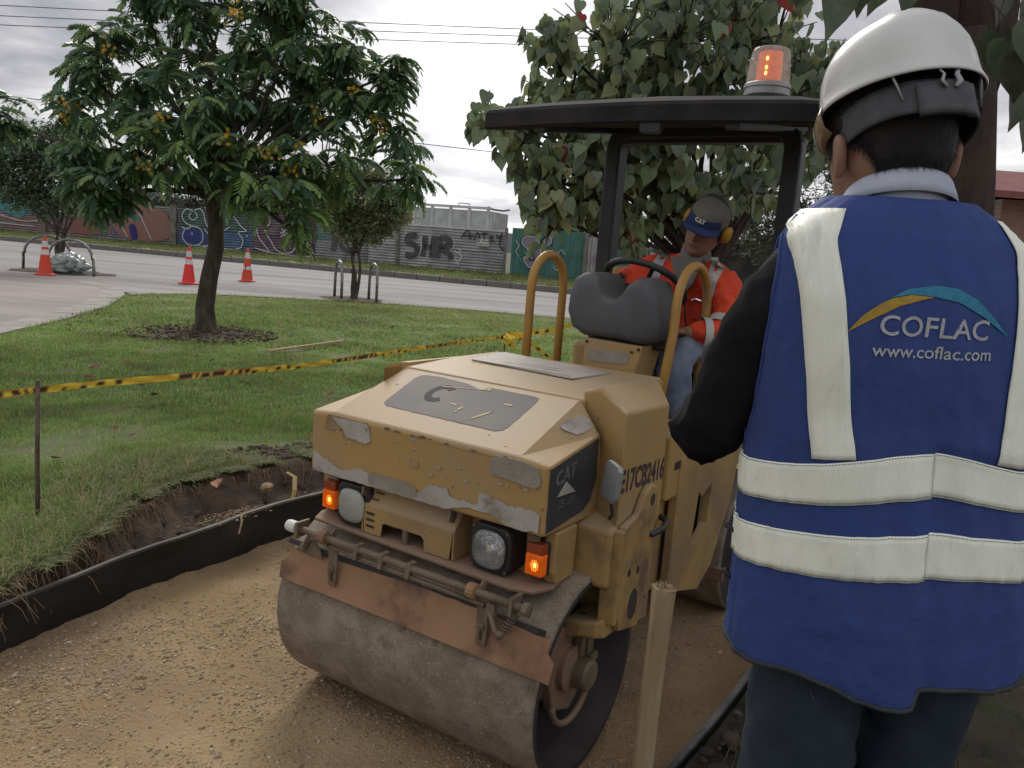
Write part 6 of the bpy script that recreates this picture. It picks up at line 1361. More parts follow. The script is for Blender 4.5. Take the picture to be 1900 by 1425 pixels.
# vest surface: superellipse rings; th = 0 straight back (-y), + to the right
VZ = [.66, .72, .80, .90, 1.0, 1.10, 1.20, 1.30, 1.40, 1.46, 1.51, 1.55, 1.575, 1.60]
VA = [.268, .266, .262, .258, .254, .250, .244, .238, .232, .224, .210, .168, .128, .108]
VB = [.165, .168, .170, .168, .162, .156, .152, .152, .146, .138, .130, .118, .106, .10]
VX = [.062, .060, .055, .05, .042, .036, .028, .016, .006, .002, .0, -.004, -.006, -.008]
def vest_pt(th, z, off=0.0):
    a = float(np.interp(z, VZ, VA)); b = float(np.interp(z, VZ, VB)); xo = float(np.interp(z, VZ, VX)); c, s_ = math.cos(th), math.sin(th)
    e = 2.5; f = 1/((abs(s_)**e+abs(c)**e)**(1/e))
    low = max(0, min(1, (1.25-z)/.4))
    fold = .006*math.sin(th*5.2+z*3.1)*low+.006*fbm(th*2.2, z*2.6, 1.2, 4)+.003*fbm(th*8+z*3, z*6-th*2, 1, 2)+.003*max(0, 1-abs(fbm(th*5+z*6, z*4-th*3, 1, 8))*4.5)**2*low
    # soft vertical vent overlap near the middle on the lower part
    vent = .007/(1+math.exp(-(th-.035)/.012))*max(0, min(1, (1.16-z)/.03))
    k = 1+(off+fold-vent)/max(a, .1)
    return Vector((xo+a*f*s_*k, -b*f*c*(1+(off+fold-vent)/max(b, .1))+.012+.12*max(0, z-1.42), z+.030*math.exp(-(th/.55)**2)*math.exp(-((z-1.12)/.085)**2)))
def hem(th): return .752-.030*math.exp(-((th-.0)/.45)**2)*(1 if th < .035 else .0)+.004*math.sin(th*7)
def vgrid(t0, t1, nt_, zf0, zf1, nz_, off=0.0):
    return [[vest_pt(t0+(t1-t0)*i/nt_, zf0(t0+(t1-t0)*i/nt_)+(zf1(t0+(t1-t0)*i/nt_)-zf0(t0+(t1-t0)*i/nt_))*j/nz_, off) for i in range(nt_+1)] for j in range(nz_+1)]
# torso shirt/jacket underneath
b = MB(); b.loft([[vest_pt(i*2*math.pi/40, z, -.022) for i in range(40)] for z in np.linspace(.77, 1.54, 24)]); b.obj('jacket', M_jacket, man, smooth=True)
b = MB(); g_ = vgrid(1.8, 2*math.pi-1.8, 90, hem, lambda t: 1.16, 30)
g2_ = []
# upper part narrows at the armholes
def topz(t): 
    return 1.532-.0*abs(t)
def arm_t(z): return float(np.interp(z, [1.10, 1.15, 1.20, 1.28, 1.38, 1.46, 1.51, 1.60], [1.72, 1.62, 1.48, 1.34, 1.24, 1.20, 1.30, 1.57]))
b.sheet(g_); lower = b.obj('vest_front', M_blue, man, smooth=True, thick=.003)
b = MB(); rows = []
for j in range(96):
    row = []
    for i in range(121):
        u = -1+2*i/120; z0 = hem(u*1.9); z = z0+(1.576-z0)*j/95; tm = arm_t(z) if z > 1.10 else 1.9-.18*max(0, (z-1.0)/.1); row.append(vest_pt(u*tm, z))
    rows.append(row)
b.sheet(rows); b.obj('vest_back', M_blue, man, smooth=True, thick=.003)
# front yoke over the shoulders
b = MB(); rows = []
for z in np.linspace(1.16, 1.57, 20): rows.append([vest_pt(math.pi-.9+1.8*i/30, z) for i in range(31)])
b.sheet(rows); b.obj('vest_front', M_blue, man, smooth=True, thick=.003)
# reflective bands
def th_x(x, z):
    a = float(np.interp(z, VZ, VA)); b_ = float(np.interp(z, VZ, VB)); xo = float(np.interp(z, VZ, VX))
    lo, hi = -1.5, 1.5
    for _ in range(30):
        m_ = (lo+hi)/2
        if vest_pt(m_, z).x < x: lo = m_
        else: hi = m_
    return (lo+hi)/2
bands = [(1.070, 1.138), (.951, 1.023)]
for (z0, z1) in bands:
    for t0, t1, dz0, dz1 in ((-math.pi*.86, .032, -.030, .002), (.040, math.pi*.86, .004, -.006)):
        f0 = lambda t, z0=z0, t0=t0, t1=t1, dz0=dz0, dz1=dz1: z0+dz0+(dz1-dz0)*min(1, max(0, (t-max(t0, -1.4))/(min(t1, 1.4)-max(t0, -1.4))))
        f1 = lambda t, f0=f0, z0=z0, z1=z1: f0(t)+(z1-z0)
        b = MB(); b.sheet(vgrid(t0, t1, 90, f0, f1, 6, .0048)); b.obj('reflective_band', M_tapeR, man, smooth=True, thick=.0016)
        for ff_, dd_ in ((f0, .003), (f1, -.003)):
            b = MB()
            for k_ in range(150):
                ta = t0+(t1-t0)*k_/150; tb = t0+(t1-t0)*(k_+.6)/150; b.tube([vest_pt(ta, ff_(ta)+dd_, .0066), vest_pt(tb, ff_(tb)+dd_, .0066)], .0008, 3)
            b.obj('stitching', M_thread if 'M_thread' in globals() else globals().setdefault('M_thread', mat('thread', (.12, .13, .10))), man)
for sgn in (-1, 1):
    rows = []
    for z in np.linspace(1.132 if sgn < 0 else 1.142, 1.552, 44):
        u = (z-1.14)/.38
        xm = (-.112-.066*u) if sgn < 0 else (.182-.004*u+.0*u*u); xm *= 1-.14*max(0, z-1.50)/.05; hw = .030+.001*u
        rows.append([vest_pt(th_x(xm-hw+2*hw*k_/6, z), z, .0052) for k_ in range(7)])
    b = MB(); b.sheet(rows); b.obj('reflective_strap', M_tapeR, man, smooth=True, thick=.0016)
# hem binding
M_hem = mat('hem_binding', (.025, .027, .032), (.04, .04, .045), 8, .8)
b = MB(); b.tube([vest_pt(t, hem(t)+.002, .002) for t in np.linspace(-2.6, 2.6, 120)], .0048, 6); b.obj('hem', M_hem, man, smooth=True)
b = MB(); b.tube([vest_pt(-arm_t(z), z, .001) for z in np.linspace(1.12, 1.54, 24)], .004, 6); b.obj('armhole_binding', M_blue, man, smooth=True)
for z in (.955, .865):
    b = MB(); b.tube([vest_pt(-1.62, z, .002), vest_pt(-1.70, z+.006, .016), vest_pt(-1.80, z+.002, .012), vest_pt(-1.85, z-.02, .002)], .005, 6); b.obj('side_tie', M_hem, man, smooth=True)
# lettering and arc on the back
def on_back(x, z, off=.003): return vest_pt(th_x(x, z), z, off)
def back_text(txt, size, cx_, cz_, slope, m, bold):
    vs, fs_ = text_mesh(txt, size, bold=bold, res=4)
    b = MB(); b.add([on_back(cx_+v[0], cz_+v[1]+slope*v[0], .0035) for v in vs], fs_); return b.obj('lettering', m, man, fix=False)
M_thr = mat('pale_embroidery', (.50, .51, .55), (.42, .43, .48), 60, .7, bump=.6, bscale=300)
back_text('COFLAC', .0455, .0135, 1.3705, .02, M_thr, .0004); back_text('www.coflac.com', .0285, .016, 1.3315, .035, M_thr, .0003)
def back_poly(top, bot, m, n=36):
    def itp(P, x): return float(np.interp(x, [p[0] for p in P], [p[1] for p in P]))
    x0, x1 = top[0][0], top[-1][0]; rows = []
    for k_ in range(4):
        row = []
        for i in range(n+1):
            x = x0+(x1-x0)*i/n; a_, b_ = itp(bot, x), itp(top, x)
            row.append(on_back(x, a_+(b_-a_)*k_/3, .0035))
        rows.append(row)
    b = MB(); b.sheet(rows); return b.obj('logo_arc', m, man, fix=False, smooth=True)
M_ay = mat('arc_yellow', (.46, .29, .04), (.40, .25, .05), 80, .7, bump=.5, bscale=300); M_ac = mat('arc_cyan', (.03, .20, .33), (.04, .24, .38), 80, .7, bump=.5, bscale=300)
back_poly([(-.119, 1.355), (-.1, 1.382), (-.078, 1.402), (-.058, 1.414), (-.03, 1.4215), (.004, 1.4205)], [(-.119, 1.3545), (-.079, 1.382), (-.048, 1.402), (-.02, 1.412), (.004, 1.420)], M_ay)
back_poly([(-.06, 1.416), (-.035, 1.430), (.006, 1.439), (.04, 1.437), (.077, 1.42), (.111, 1.391), (.135, 1.367)], [(-.06, 1.415), (-.03, 1.4225), (.004, 1.4215), (.044, 1.415), (.09, 1.394), (.135, 1.3665)], M_ac)
# head, ears, hair, collar
HC = Vector((-.020, .055, 1.662)); HR = Matrix.Rotation(R(6), 3, 'Z') @ Matrix.Rotation(R(180), 3, 'Z'); HT = Matrix.Rotation(R(-6), 3, 'Y') @ Matrix.Rotation(R(-12), 3, 'X'); HS = 1.2
def mp_(x, y, z): return HC+HT @ (HR @ Vector((x*HS, y*HS, z*HS)))
mh_ = head_obj('head', M_skin, man, mp_)
for sx in (-1, 1):
    b = MB(); ear = [(0, .032), (.016, .034), (.024, .022), (.022, .004), (.014, -.016), (.006, -.030), (-.004, -.030), (-.004, .02)]
    rings = []
    for off_, k in ((.074, .8), (.083, 1.0), (.090, 1.0), (.092, .82)):
        rings.append([mp_(off_*sx+sx*.004*(q[0]/.024), .012+q[0]*k, -.012+q[1]*k) for q in ear])
    b.loft(rings); o = b.obj('ear', M_skin, mh_, smooth=True, base=man['_b']); o.modifiers.new('sub', 'SUBSURF').render_levels = 2
# hair cap: slightly larger shell over back and sides, open face
b = MB(); rows = []
pz_ = [(-.118, .030, .040, -.040), (-.110, .048, .055, -.032), (-.090, .060, .072, -.020), (-.065, .068, .084, -.010), (-.035, .073, .092, -.002), (0, .077, .097, .002), (.03, .079, .100, .004), (.06, .077, .099, .006), (.09, .066, .086, .008), (.112, .042, .056, .010)]
for j in range(26):
    t = j/25; row = []
    for i in range(61):
        a = R(-25+230*i/60); lowz = -.062-.012*math.sin(a*9)*.3+.030*abs(math.cos(a))**3 if abs(math.cos(a)) < .75 else -.035+.05*(abs(math.cos(a))-.75)/.25
        z = lowz+(.10-lowz)*t; A_, B_, Y_ = (float(np.interp(z, [p[0] for p in pz_], [p[k] for p in pz_])) for k in (1, 2, 3))
        th_ = .0055*min(1, t*5)+.0015*fbm(a*9, z*60, 1); row.append(mp_((A_+th_)*math.cos(a), (B_+th_)*math.sin(a)+Y_, z))
    rows.append(row)
b.sheet(rows); hair = b.obj('hair', M_hair, mh_, smooth=True, base=man['_b'], fix=False)
rr_ = random.Random(9); b = MB()
for i in range(2600):
    a = R(rr_.uniform(-20, 200)); lowz = -.062+.030*abs(math.cos(a))**3 if abs(math.cos(a)) < .75 else -.035+.05*(abs(math.cos(a))-.75)/.25
    z = lowz+abs(rr_.gauss(0, .028))-.004; A_, B_, Y_ = (float(np.interp(z, [p[0] for p in pz_], [p[k] for p in pz_])) for k in (1, 2, 3))
    p = mp_((A_+.003)*math.cos(a), (B_+.003)*math.sin(a)+Y_, z); q = mp_((A_+.0075)*math.cos(a+rr_.uniform(-.05, .05)), (B_+.0075)*math.sin(a)+Y_, z-rr_.uniform(.007, .014)); s_ = mp_((A_+.003)*math.cos(a+.012), (B_+.003)*math.sin(a+.012)+Y_, z)
    b.add([p, s_, q], [(0, 1, 2)])
b.obj('hair_ends', M_hair, mh_, fix=False, base=man['_b'])
# neck fills between collar and skull
b = MB(); b.loft([[(x0+a_*math.cos(i*.2618), y0+b_*math.sin(i*.2618), z) for i in range(24)] for z, a_, b_, x0, y0 in ((1.50, .085, .080, -.008, .03), (1.56, .074, .072, -.012, .035), (1.61, .070, .070, -.02, .045), (1.66, .070, .075, -.026, .055), (1.70, .068, .075, -.028, .055))]); b.obj('neck', M_skin, man, smooth=True)
# shirt collar: stand and fold, open at the front
def col_ring(z, k, a0=-115, a1=295, n=60, dz=0.0): return [Vector((-.010+.094*k*math.cos(R(a)), .020+.090*k*math.sin(R(a))+.0, z-.030*math.sin(R(a)))) for a in np.linspace(100, 440, n)]
b = MB(); b.sheet([col_ring(1.530, .98), col_ring(1.565, .90), col_ring(1.592, .86), col_ring(1.598, .88), col_ring(1.594, .91), col_ring(1.575, 1.0), col_ring(1.560, 1.06)]); b.obj('shirt_collar', M_shirt, man, smooth=True, thick=.002)
# hard hat
M_hat = mat('hat_shell', (.62, .62, .60), (.56, .56, .545), 3, .32, coat=.3, bump=.03, bscale=40, c3=(.48, .46, .43), s3=5, lo3=.62, hi3=.80)
HH = Vector((-.018, .055, 1.752)); HRT = Matrix.Rotation(R(-7), 3, 'Y') @ Matrix.Rotation(R(-20), 3, 'X') @ Matrix.Rotation(R(6+180), 3, 'Z')
def hp(x, y, z): return HH+HRT @ (Vector((x, y, z))*.90)
b = MB(); rings = []
na = 96
prof_h = [(1.065, -.014), (1.075, -.010), (1.06, -.004), (1.03, .004), (1.015, .02), (1.0, .04), (.965, .065), (.90, .088), (.80, .108), (.66, .123), (.48, .133), (.28, .139), (.10, .141), (.01, .1415)]
for k, z in prof_h:
    ring = []
    for i in range(na):
        a = 2*math.pi*i/na; ax_ = math.cos(a); ay_ = math.sin(a); rim = max(0, (k-1.0)/.07) if z < .02 else 0
        rx, ry = .134, .152; x = rx*k*ax_; y = ry*k*ay_
        if ay_ < -.2 and rim > 0: y -= .040*rim*(-ay_-.2)/.8           # peak at the front
        if z < .02 and ay_ > 0: y += .0
        zz_ = z-(.010*(ay_ > 0)*ay_ if z < .03 else 0)+(.006*(-ay_) if z < .0 else 0)
        # crown ridges running front to back
        if z > .09:
            f = (z-.09)/.05; f = min(1, f)
            zz_ += .012*f/(1+math.exp((abs(x)-.052)/.004))-.005*f*math.exp(-((abs(x)-.026)/.007)**2)
        ring.append(hp(x, y, zz_))
    rings.append(ring)
b.loft(rings, cap=False); b.add(rings[-1], [tuple(range(na))]); hat = b.obj('hard_hat', M_hat, man, smooth=True, thick=.0025)
# sweatband, suspension and ratchet under the rear rim
M_sus = mat('suspension', (.045, .045, .052), (.07, .07, .078), 20, .6, bump=.2, bscale=100)
def bandp(a, z, k=1.0): return hp(.121*k*math.cos(R(a)), .140*k*math.sin(R(a))+.004, z)
b = MB(); b.sheet([[bandp(a, z+.004*math.sin(R(a*3)), .98) for a in range(-10, 191, 4)] for z in (-.096, -.088, -.066, -.046, -.034)]); b.obj('headband', M_sus, man, smooth=True, thick=.004)
b = MB(); b.sheet([[bandp(a, z, 1.04) for a in range(66, 115, 4)] for z in (-.108, -.096, -.070, -.048)]); b.obj('nape_pad', M_sus, man, smooth=True, thick=.010)
M_clip = mat('clip_pale', (.34, .34, .36), rough=.4)
for da in (-7, 7): b = MB(); b.tube([bandp(90+da, -.030, 1.10), bandp(90+da*.7, -.040, 1.12), bandp(90+da, -.052, 1.12), bandp(90+da*.5, -.062, 1.10)], [.004, .004, .005, .004], 6, flat=.5); b.obj('strap_clip', M_clip, man, smooth=True)
for a in (130, 138, 50): b = MB(); b.tube([bandp(a, -.015, 1.10), bandp(a+3, -.04, 1.06), bandp(a+6, -.07, 1.03)], [.006, .005, .003], 6, flat=.4); b.obj('strap', M_clip if a != 138 else M_sus, man, smooth=True)
b = MB(); b.sheet([[hp(.134*k*math.cos(R(a)), .152*k*math.sin(R(a)), z) for a in range(0, 360, 8)]+[hp(.134*k, 0, z)] for k, z in ((.93, -.012), (.90, .01), (.80, .05), (.6, .08), (.1, .09))]); b.obj('hat_lining', mat('lining_dark', (.03, .03, .032), rough=.9), man, smooth=True)
# goggles pushed up at the front, amber edge shows at the left
b = MB(); rows = []
for z, k in ((-.060, 1.02), (-.045, 1.13), (-.02, 1.16), (-.004, 1.12)): rows.append([hp(.130*k*math.cos(R(a)), .150*k*math.sin(R(a)), z) for a in range(186, 355, 8)])
b.sheet(rows); b.obj('goggles', mat('goggle_amber', (.50, .36, .20), (.42, .30, .17), 10, .15, trans=.55), man, smooth=True, thick=.003)
# ------------------------------------------------------------------ trees
M_bark = mat('bark_mat', (.055, .045, .036), (.10, .085, .07), 14, .95, bump=.9, bscale=30, stretch=(1, 1, .35), bdist=.02, c3=(.14, .13, .11), s3=6, lo3=.58, hi3=.75)
M_bark2 = mat('bark_dark', (.040, .026, .022), (.065, .045, .036), 16, .95, bump=1.0, bscale=22, stretch=(1, 1, .3), bdist=.02, c3=(.09, .065, .05), s3=5, lo3=.58, hi3=.75)
def leafmat(name, a, b_, v=.28, sub=.42, rough=.36, attr=False, c3=None): return mat(name, a, b_, 4, rough, vary=v, sub=sub, spec=.6, attr=attr, c3=c3, s3=1.2, lo3=.5, hi3=.65)
def limb(P0, P1, r_0, r_1, bend, rr, n=7):
    P0, P1 = Vector(P0), Vector(P1); d = P1-P0; s_ = Vector((rr.uniform(-1, 1), rr.uniform(-1, 1), rr.uniform(.2, 1)))*bend*d.length; pts = []; rd = []
    for i in range(n+1):
        t = i/n; pts.append(P0+d*t+s_*math.sin(math.pi*t)+Vector((rr.uniform(-1, 1), rr.uniform(-1, 1), rr.uniform(-1, 1)))*.012*d.length*(0 < i < n)); rd.append(r_0+(r_1-r_0)*t)
    return pts, rd
class LeafSet:
    """collects leaf instances; the 300 nearest to the camera side become objects, the rest one joined mesh"""
    def __init__(s): s.P = []; s.M = []; s.k = []
    def add(s, mt, k=0): s.M.append(mt); s.k.append(k)
    def build(s, protos, mats, tree, name='leaf', nobj=300, tints=None, foliage='foliage', fmat=None):
        base = Vector(tree['_b']); M_ = s.M; K_ = s.k
        campos = Vector((0, 0, CAM_H))
        key = [ (m.translation-campos).length - 3.0*m.to_scale().x for m in M_]
        order = sorted(range(len(M_)), key=lambda i: key[i]); near = set(order[:nobj])
        mes = []
        for pi_, (V, F) in enumerate(protos):
            for mm in mats[pi_]:
                me = bpy.data.meshes.new(name); me.from_pydata([tuple(v) for v in V], [], F); me.materials.append(mm); me.polygons.foreach_set('use_smooth', [True]*len(F)); mes.append((pi_, me))
        bypi = {}
        for pi_, me in mes: bypi.setdefault(pi_, []).append(me)
        for i in near:
            me = rnd.choice(bypi[K_[i]]); o = bpy.data.objects.new(name, me); sc.collection.objects.link(o); o.parent = tree; o.matrix_local = Matrix.Translation(-base) @ M_[i]
        for pi_, (V, F) in enumerate(protos):
            idx = [i for i in order[nobj:] if K_[i] == pi_]
            if not idx: continue
            V = np.array([tuple(v) for v in V]); Fq = []
            for f in F:
                for q in range(1, len(f)-1): Fq.append((f[0], f[q], f[q+1]))
            Fq = np.array(Fq); A = np.array([np.array(M_[i]) for i in idx]); W_ = np.einsum('nij,vj->nvi', A[:, :3, :3], V)+A[:, None, :3, 3]-np.array(base)
            FF = (Fq[None]+len(V)*np.arange(len(idx))[:, None, None]).reshape(-1, 3)
            r2 = np.random.RandomState(5); tn = (1+r2.uniform(-.3, .3, (len(idx), 1)))*np.array([1.7, 1.55, 1.45])[None]
            tt = tints[pi_] if tints else None
            if tt is not None: tn = tn*np.array(tt)[r2.randint(0, len(tt), len(idx))]
            o = np_obj(foliage, W_.reshape(-1, 3), FF, fmat[pi_] if isinstance(fmat, (list, tuple)) else fmat, tree, np.repeat(tn, len(V), 0), smooth=True); o['kind'] = 'stuff'
def oriented(pos, direction, rollv, s):
    """leaf local: +y along leaf, +z its normal"""
    y = Vector(direction).normalized(); z = Vector(rollv); z = (z-y*z.dot(y)); z = z.normalized() if z.length > 1e-4 else y.orthogonal().normalized(); x = y.cross(z)
    m_ = Matrix(((x.x, y.x, z.x, 0), (x.y, y.y, z.y, 0), (x.z, y.z, z.z, 0), (0, 0, 0, 1))); return Matrix.Translation(Vector(pos)) @ m_ @ Matrix.Scale(s, 4)
def heart_leaf():
    out = [(0, 0), (.16, -.10), (.36, -.04), (.46, .16), (.42, .40), (.28, .64), (.12, .84), (0, 1.06), (-.12, .84), (-.28, .64), (-.42, .40), (-.46, .16), (-.36, -.04), (-.16, -.10)]
    mid = [(0, .02), (0, .25), (0, .5), (0, .75), (0, 1.04)]
    V = [(x, y, .16*abs(x)-.16*y*y) for x, y in out]+[(x, y, -.16*y*y-.02) for x, y in mid]
    F = [(0, 1, 2, 15, 14), (2, 3, 4, 16, 15), (4, 5, 17, 16), (5, 6, 7, 18, 17), (7, 8, 9, 17, 18), (9, 10, 16, 17), (10, 11, 12, 15, 16), (12, 13, 0, 14, 15)]
    F = [(0, 1, 2, 15), (2, 3, 15), (3, 4, 16, 15), (4, 5, 17, 16), (5, 6, 17), (6, 7, 17), (7, 8, 17), (8, 9, 17), (9, 10, 16, 17), (10, 11, 15, 16), (11, 12, 15), (12, 13, 0, 15)]
    V = V[:18]; return V, F
def frond(npair=6, L_=1.0, wd=.30, lw=.11, droop=.55, jit=0):
    V = []; F = []; rr = random.Random(jit+50)
    def sp(t): return Vector((.04*math.sin(t*3+jit), L_*t*(1-.18*t*t), -droop*L_*t*t*.75))
    for i in range(npair+1):
        t = .18+.80*i/npair; c = sp(t); tg = (sp(t+.03)-sp(t-.03)).normalized()
        for sx in ((-1, 1) if i < npair else (0,)):
            ln = wd*(1-.35*abs(t-.55))*rr.uniform(.85, 1.1)
            d = (Vector((sx, .55, -.45-.5*rr.random())) if sx else tg).normalized(); nrm = Vector((0, 0, 1)); s_ = d.cross(nrm).normalized()
            o = len(V); w2 = lw*ln/wd
            V += [c, c+d*ln*.35+s_*w2*.5, c+d*ln*.35-s_*w2*.5, c+d*ln*.75+s_*w2*.38-Vector((0, 0, .03)), c+d*ln*.75-s_*w2*.38-Vector((0, 0, .03)), c+d*ln-Vector((0, 0, .06))]
            F += [(o, o+1, o+2), (o+1, o+3, o+4, o+2), (o+3, o+5, o+4)]
    o = len(V)
    for t in (0, .3, .6, .95): c = sp(t); V += [c+Vector((.006, 0, 0)), c-Vector((.006, 0, 0))]
    for i in range(3): F.append((o+2*i, o+2*i+2, o+2*i+3, o+2*i+1))
    return V, F
# ---- main tree
rt_ = random.Random(21)
TB = Vector((-4.17, 10.7, .02)); mt_ = thing('pinnate_tree', 'spreading lawn tree with drooping feathery leaves and yellow flowers', 'tree', TB)
b = MB(); fork = Vector((-4.13, 10.72, 1.86))
b.tube([TB+Vector((-.02, 0, -.1)), TB+Vector((-.01, 0, .06)), TB+Vector((-.03, 0, .35)), TB+Vector((.02, .01, .75)), TB+Vector((.10, .02, 1.15)), TB+Vector((.09, .02, 1.5)), fork, fork+Vector((.05, 0, .12))], [.19, .145, .122, .112, .104, .10, .11, .09], 14)
b.obj('trunk', M_bark, mt_, smooth=True)
clumps = [(-5.25, 10.4, 3.05, .70), (-4.75, 10.9, 3.75, .75), (-4.0, 10.5, 4.15, .75), (-3.9, 11.3, 3.4, .8), (-3.2, 10.4, 3.70, .72), (-3.1, 10.9, 2.95, .80), (-4.2, 10.0, 2.9, .75), (-4.9, 10.3, 2.45, .65), (-2.35, 10.6, 3.15, .60), (-2.55, 10.2, 2.45, .60),
          (-1.85, 10.6, 3.62, .34), (-1.75, 10.5, 2.85, .45), (-1.6, 10.4, 2.35, .40), (-3.15, 9.8, 2.2, .62), (-5.55, 10.2, 2.2, .60), (-5.0, 9.9, 1.95, .50), (-5.85, 10.6, 2.75, .40), (-6.75, 10.5, 2.6, .32), (-3.35, 9.9, 1.95, .38), (-2.85, 9.7, 1.62, .30), (-4.3, 9.7, 2.3, .50),
          (-3.6, 11.4, 4.1, .6), (-4.8, 11.5, 3.1, .7), (-2.7, 11.3, 3.6, .55), (-5.2, 10.0, 1.75, .34), (-4.45, 10.8, 4.55, .45), (-3.7, 10.6, 2.35, .6), (-2.9, 10.8, 2.1, .5), (-5.3, 10.6, 3.75, .4), (-2.95, 10.6, 4.25, .40), (-3.4, 10.5, 4.45, .45), (-2.45, 10.7, 3.9, .40), (-5.0, 10.6, 4.35, .5), (-5.6, 10.6, 3.35, .45), (-2.0, 10.4, 3.3, .40), (-4.0, 10.9, 3.0, .6)]
LS = LeafSet(); bb = MB(); flowers = MB()
for ci, (x, y, z, r) in enumerate(clumps):
    c = Vector((x, y, z)); st_ = fork+Vector((rt_.uniform(-.04, .04), rt_.uniform(-.04, .04), rt_.uniform(-.05, .08))); tgt = c-Vector((0, 0, r*.35))
    pts, rd = limb(st_, tgt, .045+.02*r, .014, .10, rt_); bb.tube(pts, rd, 6)
    ntw = int(17*r/.6)
    for k in range(ntw):
        v = Vector((rt_.gauss(0, 1), rt_.gauss(0, 1), rt_.gauss(0, .8))).normalized(); e = c+v*r*rt_.uniform(.45, 1.0)
        p2, r2_ = limb(tgt, e, .010, .004, .12, rt_, 4); bb.tube(p2, r2_, 4, cap=False)
        nl = rt_.randint(5, 8)
        for q in range(nl):
            az = rt_.uniform(0, 6.28); d = Vector((math.cos(az), math.sin(az), rt_.uniform(-.35, .45)))+v*.45; pos = e-v*rt_.uniform(0, .30)*r
            LS.add(oriented(pos, d, Vector((rt_.uniform(-.4, .4), rt_.uniform(-.4, .4), 1)), rt_.uniform(.20, .33)), rt_.randint(0, 1))
    if ci in (4, 8, 9, 13, 16, 0, 11, 20, 3):
        for k in range(2):
            f0 = c+Vector((rt_.uniform(-.6, .6)*r, -r*.75, rt_.uniform(-.5, .6)*r))
            for q in range(9):
                p = f0+Vector((rt_.gauss(0, .05), rt_.gauss(0, .05), rt_.gauss(0, .06))); s_ = .022
                for a in range(5): an = a*1.257+q; flowers.add([p, p+Vector((math.cos(an)*s_, -.3*s_, math.sin(an)*s_)), p+Vector((math.cos(an+.6)*s_, -.5*s_, math.sin(an+.6)*s_))], [(0, 1, 2)])
bb.obj('branches', M_bark, mt_, smooth=True, fix=False)
G1 = (0.0675, 0.1283, 0.0607); G2 = (0.1013, 0.1688, 0.0702)
LS.build([frond(7, 1, .34, .15, .6, 0), frond(7, 1, .36, .16, .95, 1)], [[leafmat('frond_green', G1, G2), leafmat('frond_blue_green', (0.0540, 0.1053, 0.0702), (0.0810, 0.1418, 0.0810))], [leafmat('frond_light', (0.1148, 0.1890, 0.0648), (0.1620, 0.2295, 0.0810)), bpy.data.materials['frond_green'] if False else leafmat('frond_mid', (0.0743, 0.1350, 0.0648), (0.1080, 0.1688, 0.0702))]],
         mt_, tints=[[(0.0675, 0.1283, 0.0607), (0.0540, 0.1080, 0.0675), (0.1013, 0.1688, 0.0675)]]*2, fmat=leafmat('foliage_pinnate', (1, 1, 1), None, v=0, attr=True) if True else None)
flowers.obj('flowers', mat('flower_yellow', (.72, .42, .03), (.6, .34, .02), 30, .6, sub=.3), mt_, fix=False)
# ---- heart-leaved tree behind the roller
rt_ = random.Random(33)
HB = Vector((1.55, 6.4, .0)); ht = thing('heart_leaf_tree', 'bushy tree with large heart shaped leaves and a few red ones behind the roller canopy', 'tree', HB)
b = MB(); b.tube([HB+Vector((0, 0, -.1)), HB+Vector((-.02, 0, .5)), HB+Vector((-.06, 0, 1.05)), HB+Vector((-.1, 0, 1.3))], [.10, .075, .065, .06], 10); b.obj('trunk', M_bark2, ht, smooth=True)
f0 = HB+Vector((-.1, 0, 1.28)); LS = LeafSet(); bb = MB()
cl = [(.55, 6.0, 2.95, .50), (1.0, 6.1, 3.05, .5), (1.5, 6.2, 3.15, .5), (1.9, 6.3, 2.8, .40), (.9, 6.5, 3.4, .5), (1.4, 6.5, 3.6, .5), (.25, 6.1, 2.62, .36), (.12, 6.0, 2.90, .24), (.6, 6.0, 2.45, .42), (1.1, 6.1, 2.5, .45), (1.55, 6.2, 2.55, .42), (2.0, 6.4, 2.45, .36),
      (-.05, 5.95, 2.30, .30), (-.28, 5.9, 2.33, .20), (.25, 5.9, 2.02, .30), (.05, 5.9, 1.98, .22), (.45, 5.9, 1.82, .32), (.2, 5.9, 1.70, .26), (.6, 6.0, 2.1, .35), (.95, 6.0, 2.05, .35), (1.25, 6.0, 1.95, .30), (1.6, 6.2, 2.1, .32), (.75, 5.9, 1.72, .24), (2.15, 6.5, 2.95, .34), (1.85, 6.6, 3.3, .4), (1.0, 5.8, 2.25, .28), (.35, 6.0, 2.3, .28), (2.3, 6.7, 2.5, .3), (.75, 6.2, 2.75, .4), (1.3, 6.0, 2.8, .4)]
for ci, (x, y, z, r) in enumerate(cl):
    c = Vector((x, y, z)); pts, rd = limb(f0, c, .030, .010, .10, rt_); bb.tube(pts, rd, 6)
    for k in range(int(40*r/.4)):
        v = Vector((rt_.gauss(0, 1), rt_.gauss(0, 1), rt_.gauss(0, 1))).normalized(); e = c+v*r*rt_.uniform(.5, 1.05)
        p2, r2_ = limb(c-Vector((0, 0, .1)), e, .007, .003, .1, rt_, 4); bb.tube(p2, r2_, 4, cap=False)
        for q in range(rt_.randint(2, 4)):
            pos = e-v*rt_.uniform(0, .5)*r+Vector((rt_.gauss(0, .03), rt_.gauss(0, .03), rt_.gauss(0, .03)))
            d = Vector((rt_.gauss(0, .35), rt_.gauss(0, .35), -1))+v*.25; LS.add(oriented(pos, d, Vector((rt_.gauss(0, .7), -1+rt_.gauss(0, .7), rt_.uniform(.0, .9))), rt_.uniform(.07, .135)), 1 if rt_.random() < .007 else 0)
bb.obj('branches', M_bark2, ht, smooth=True, fix=False)
hl_ = heart_leaf()
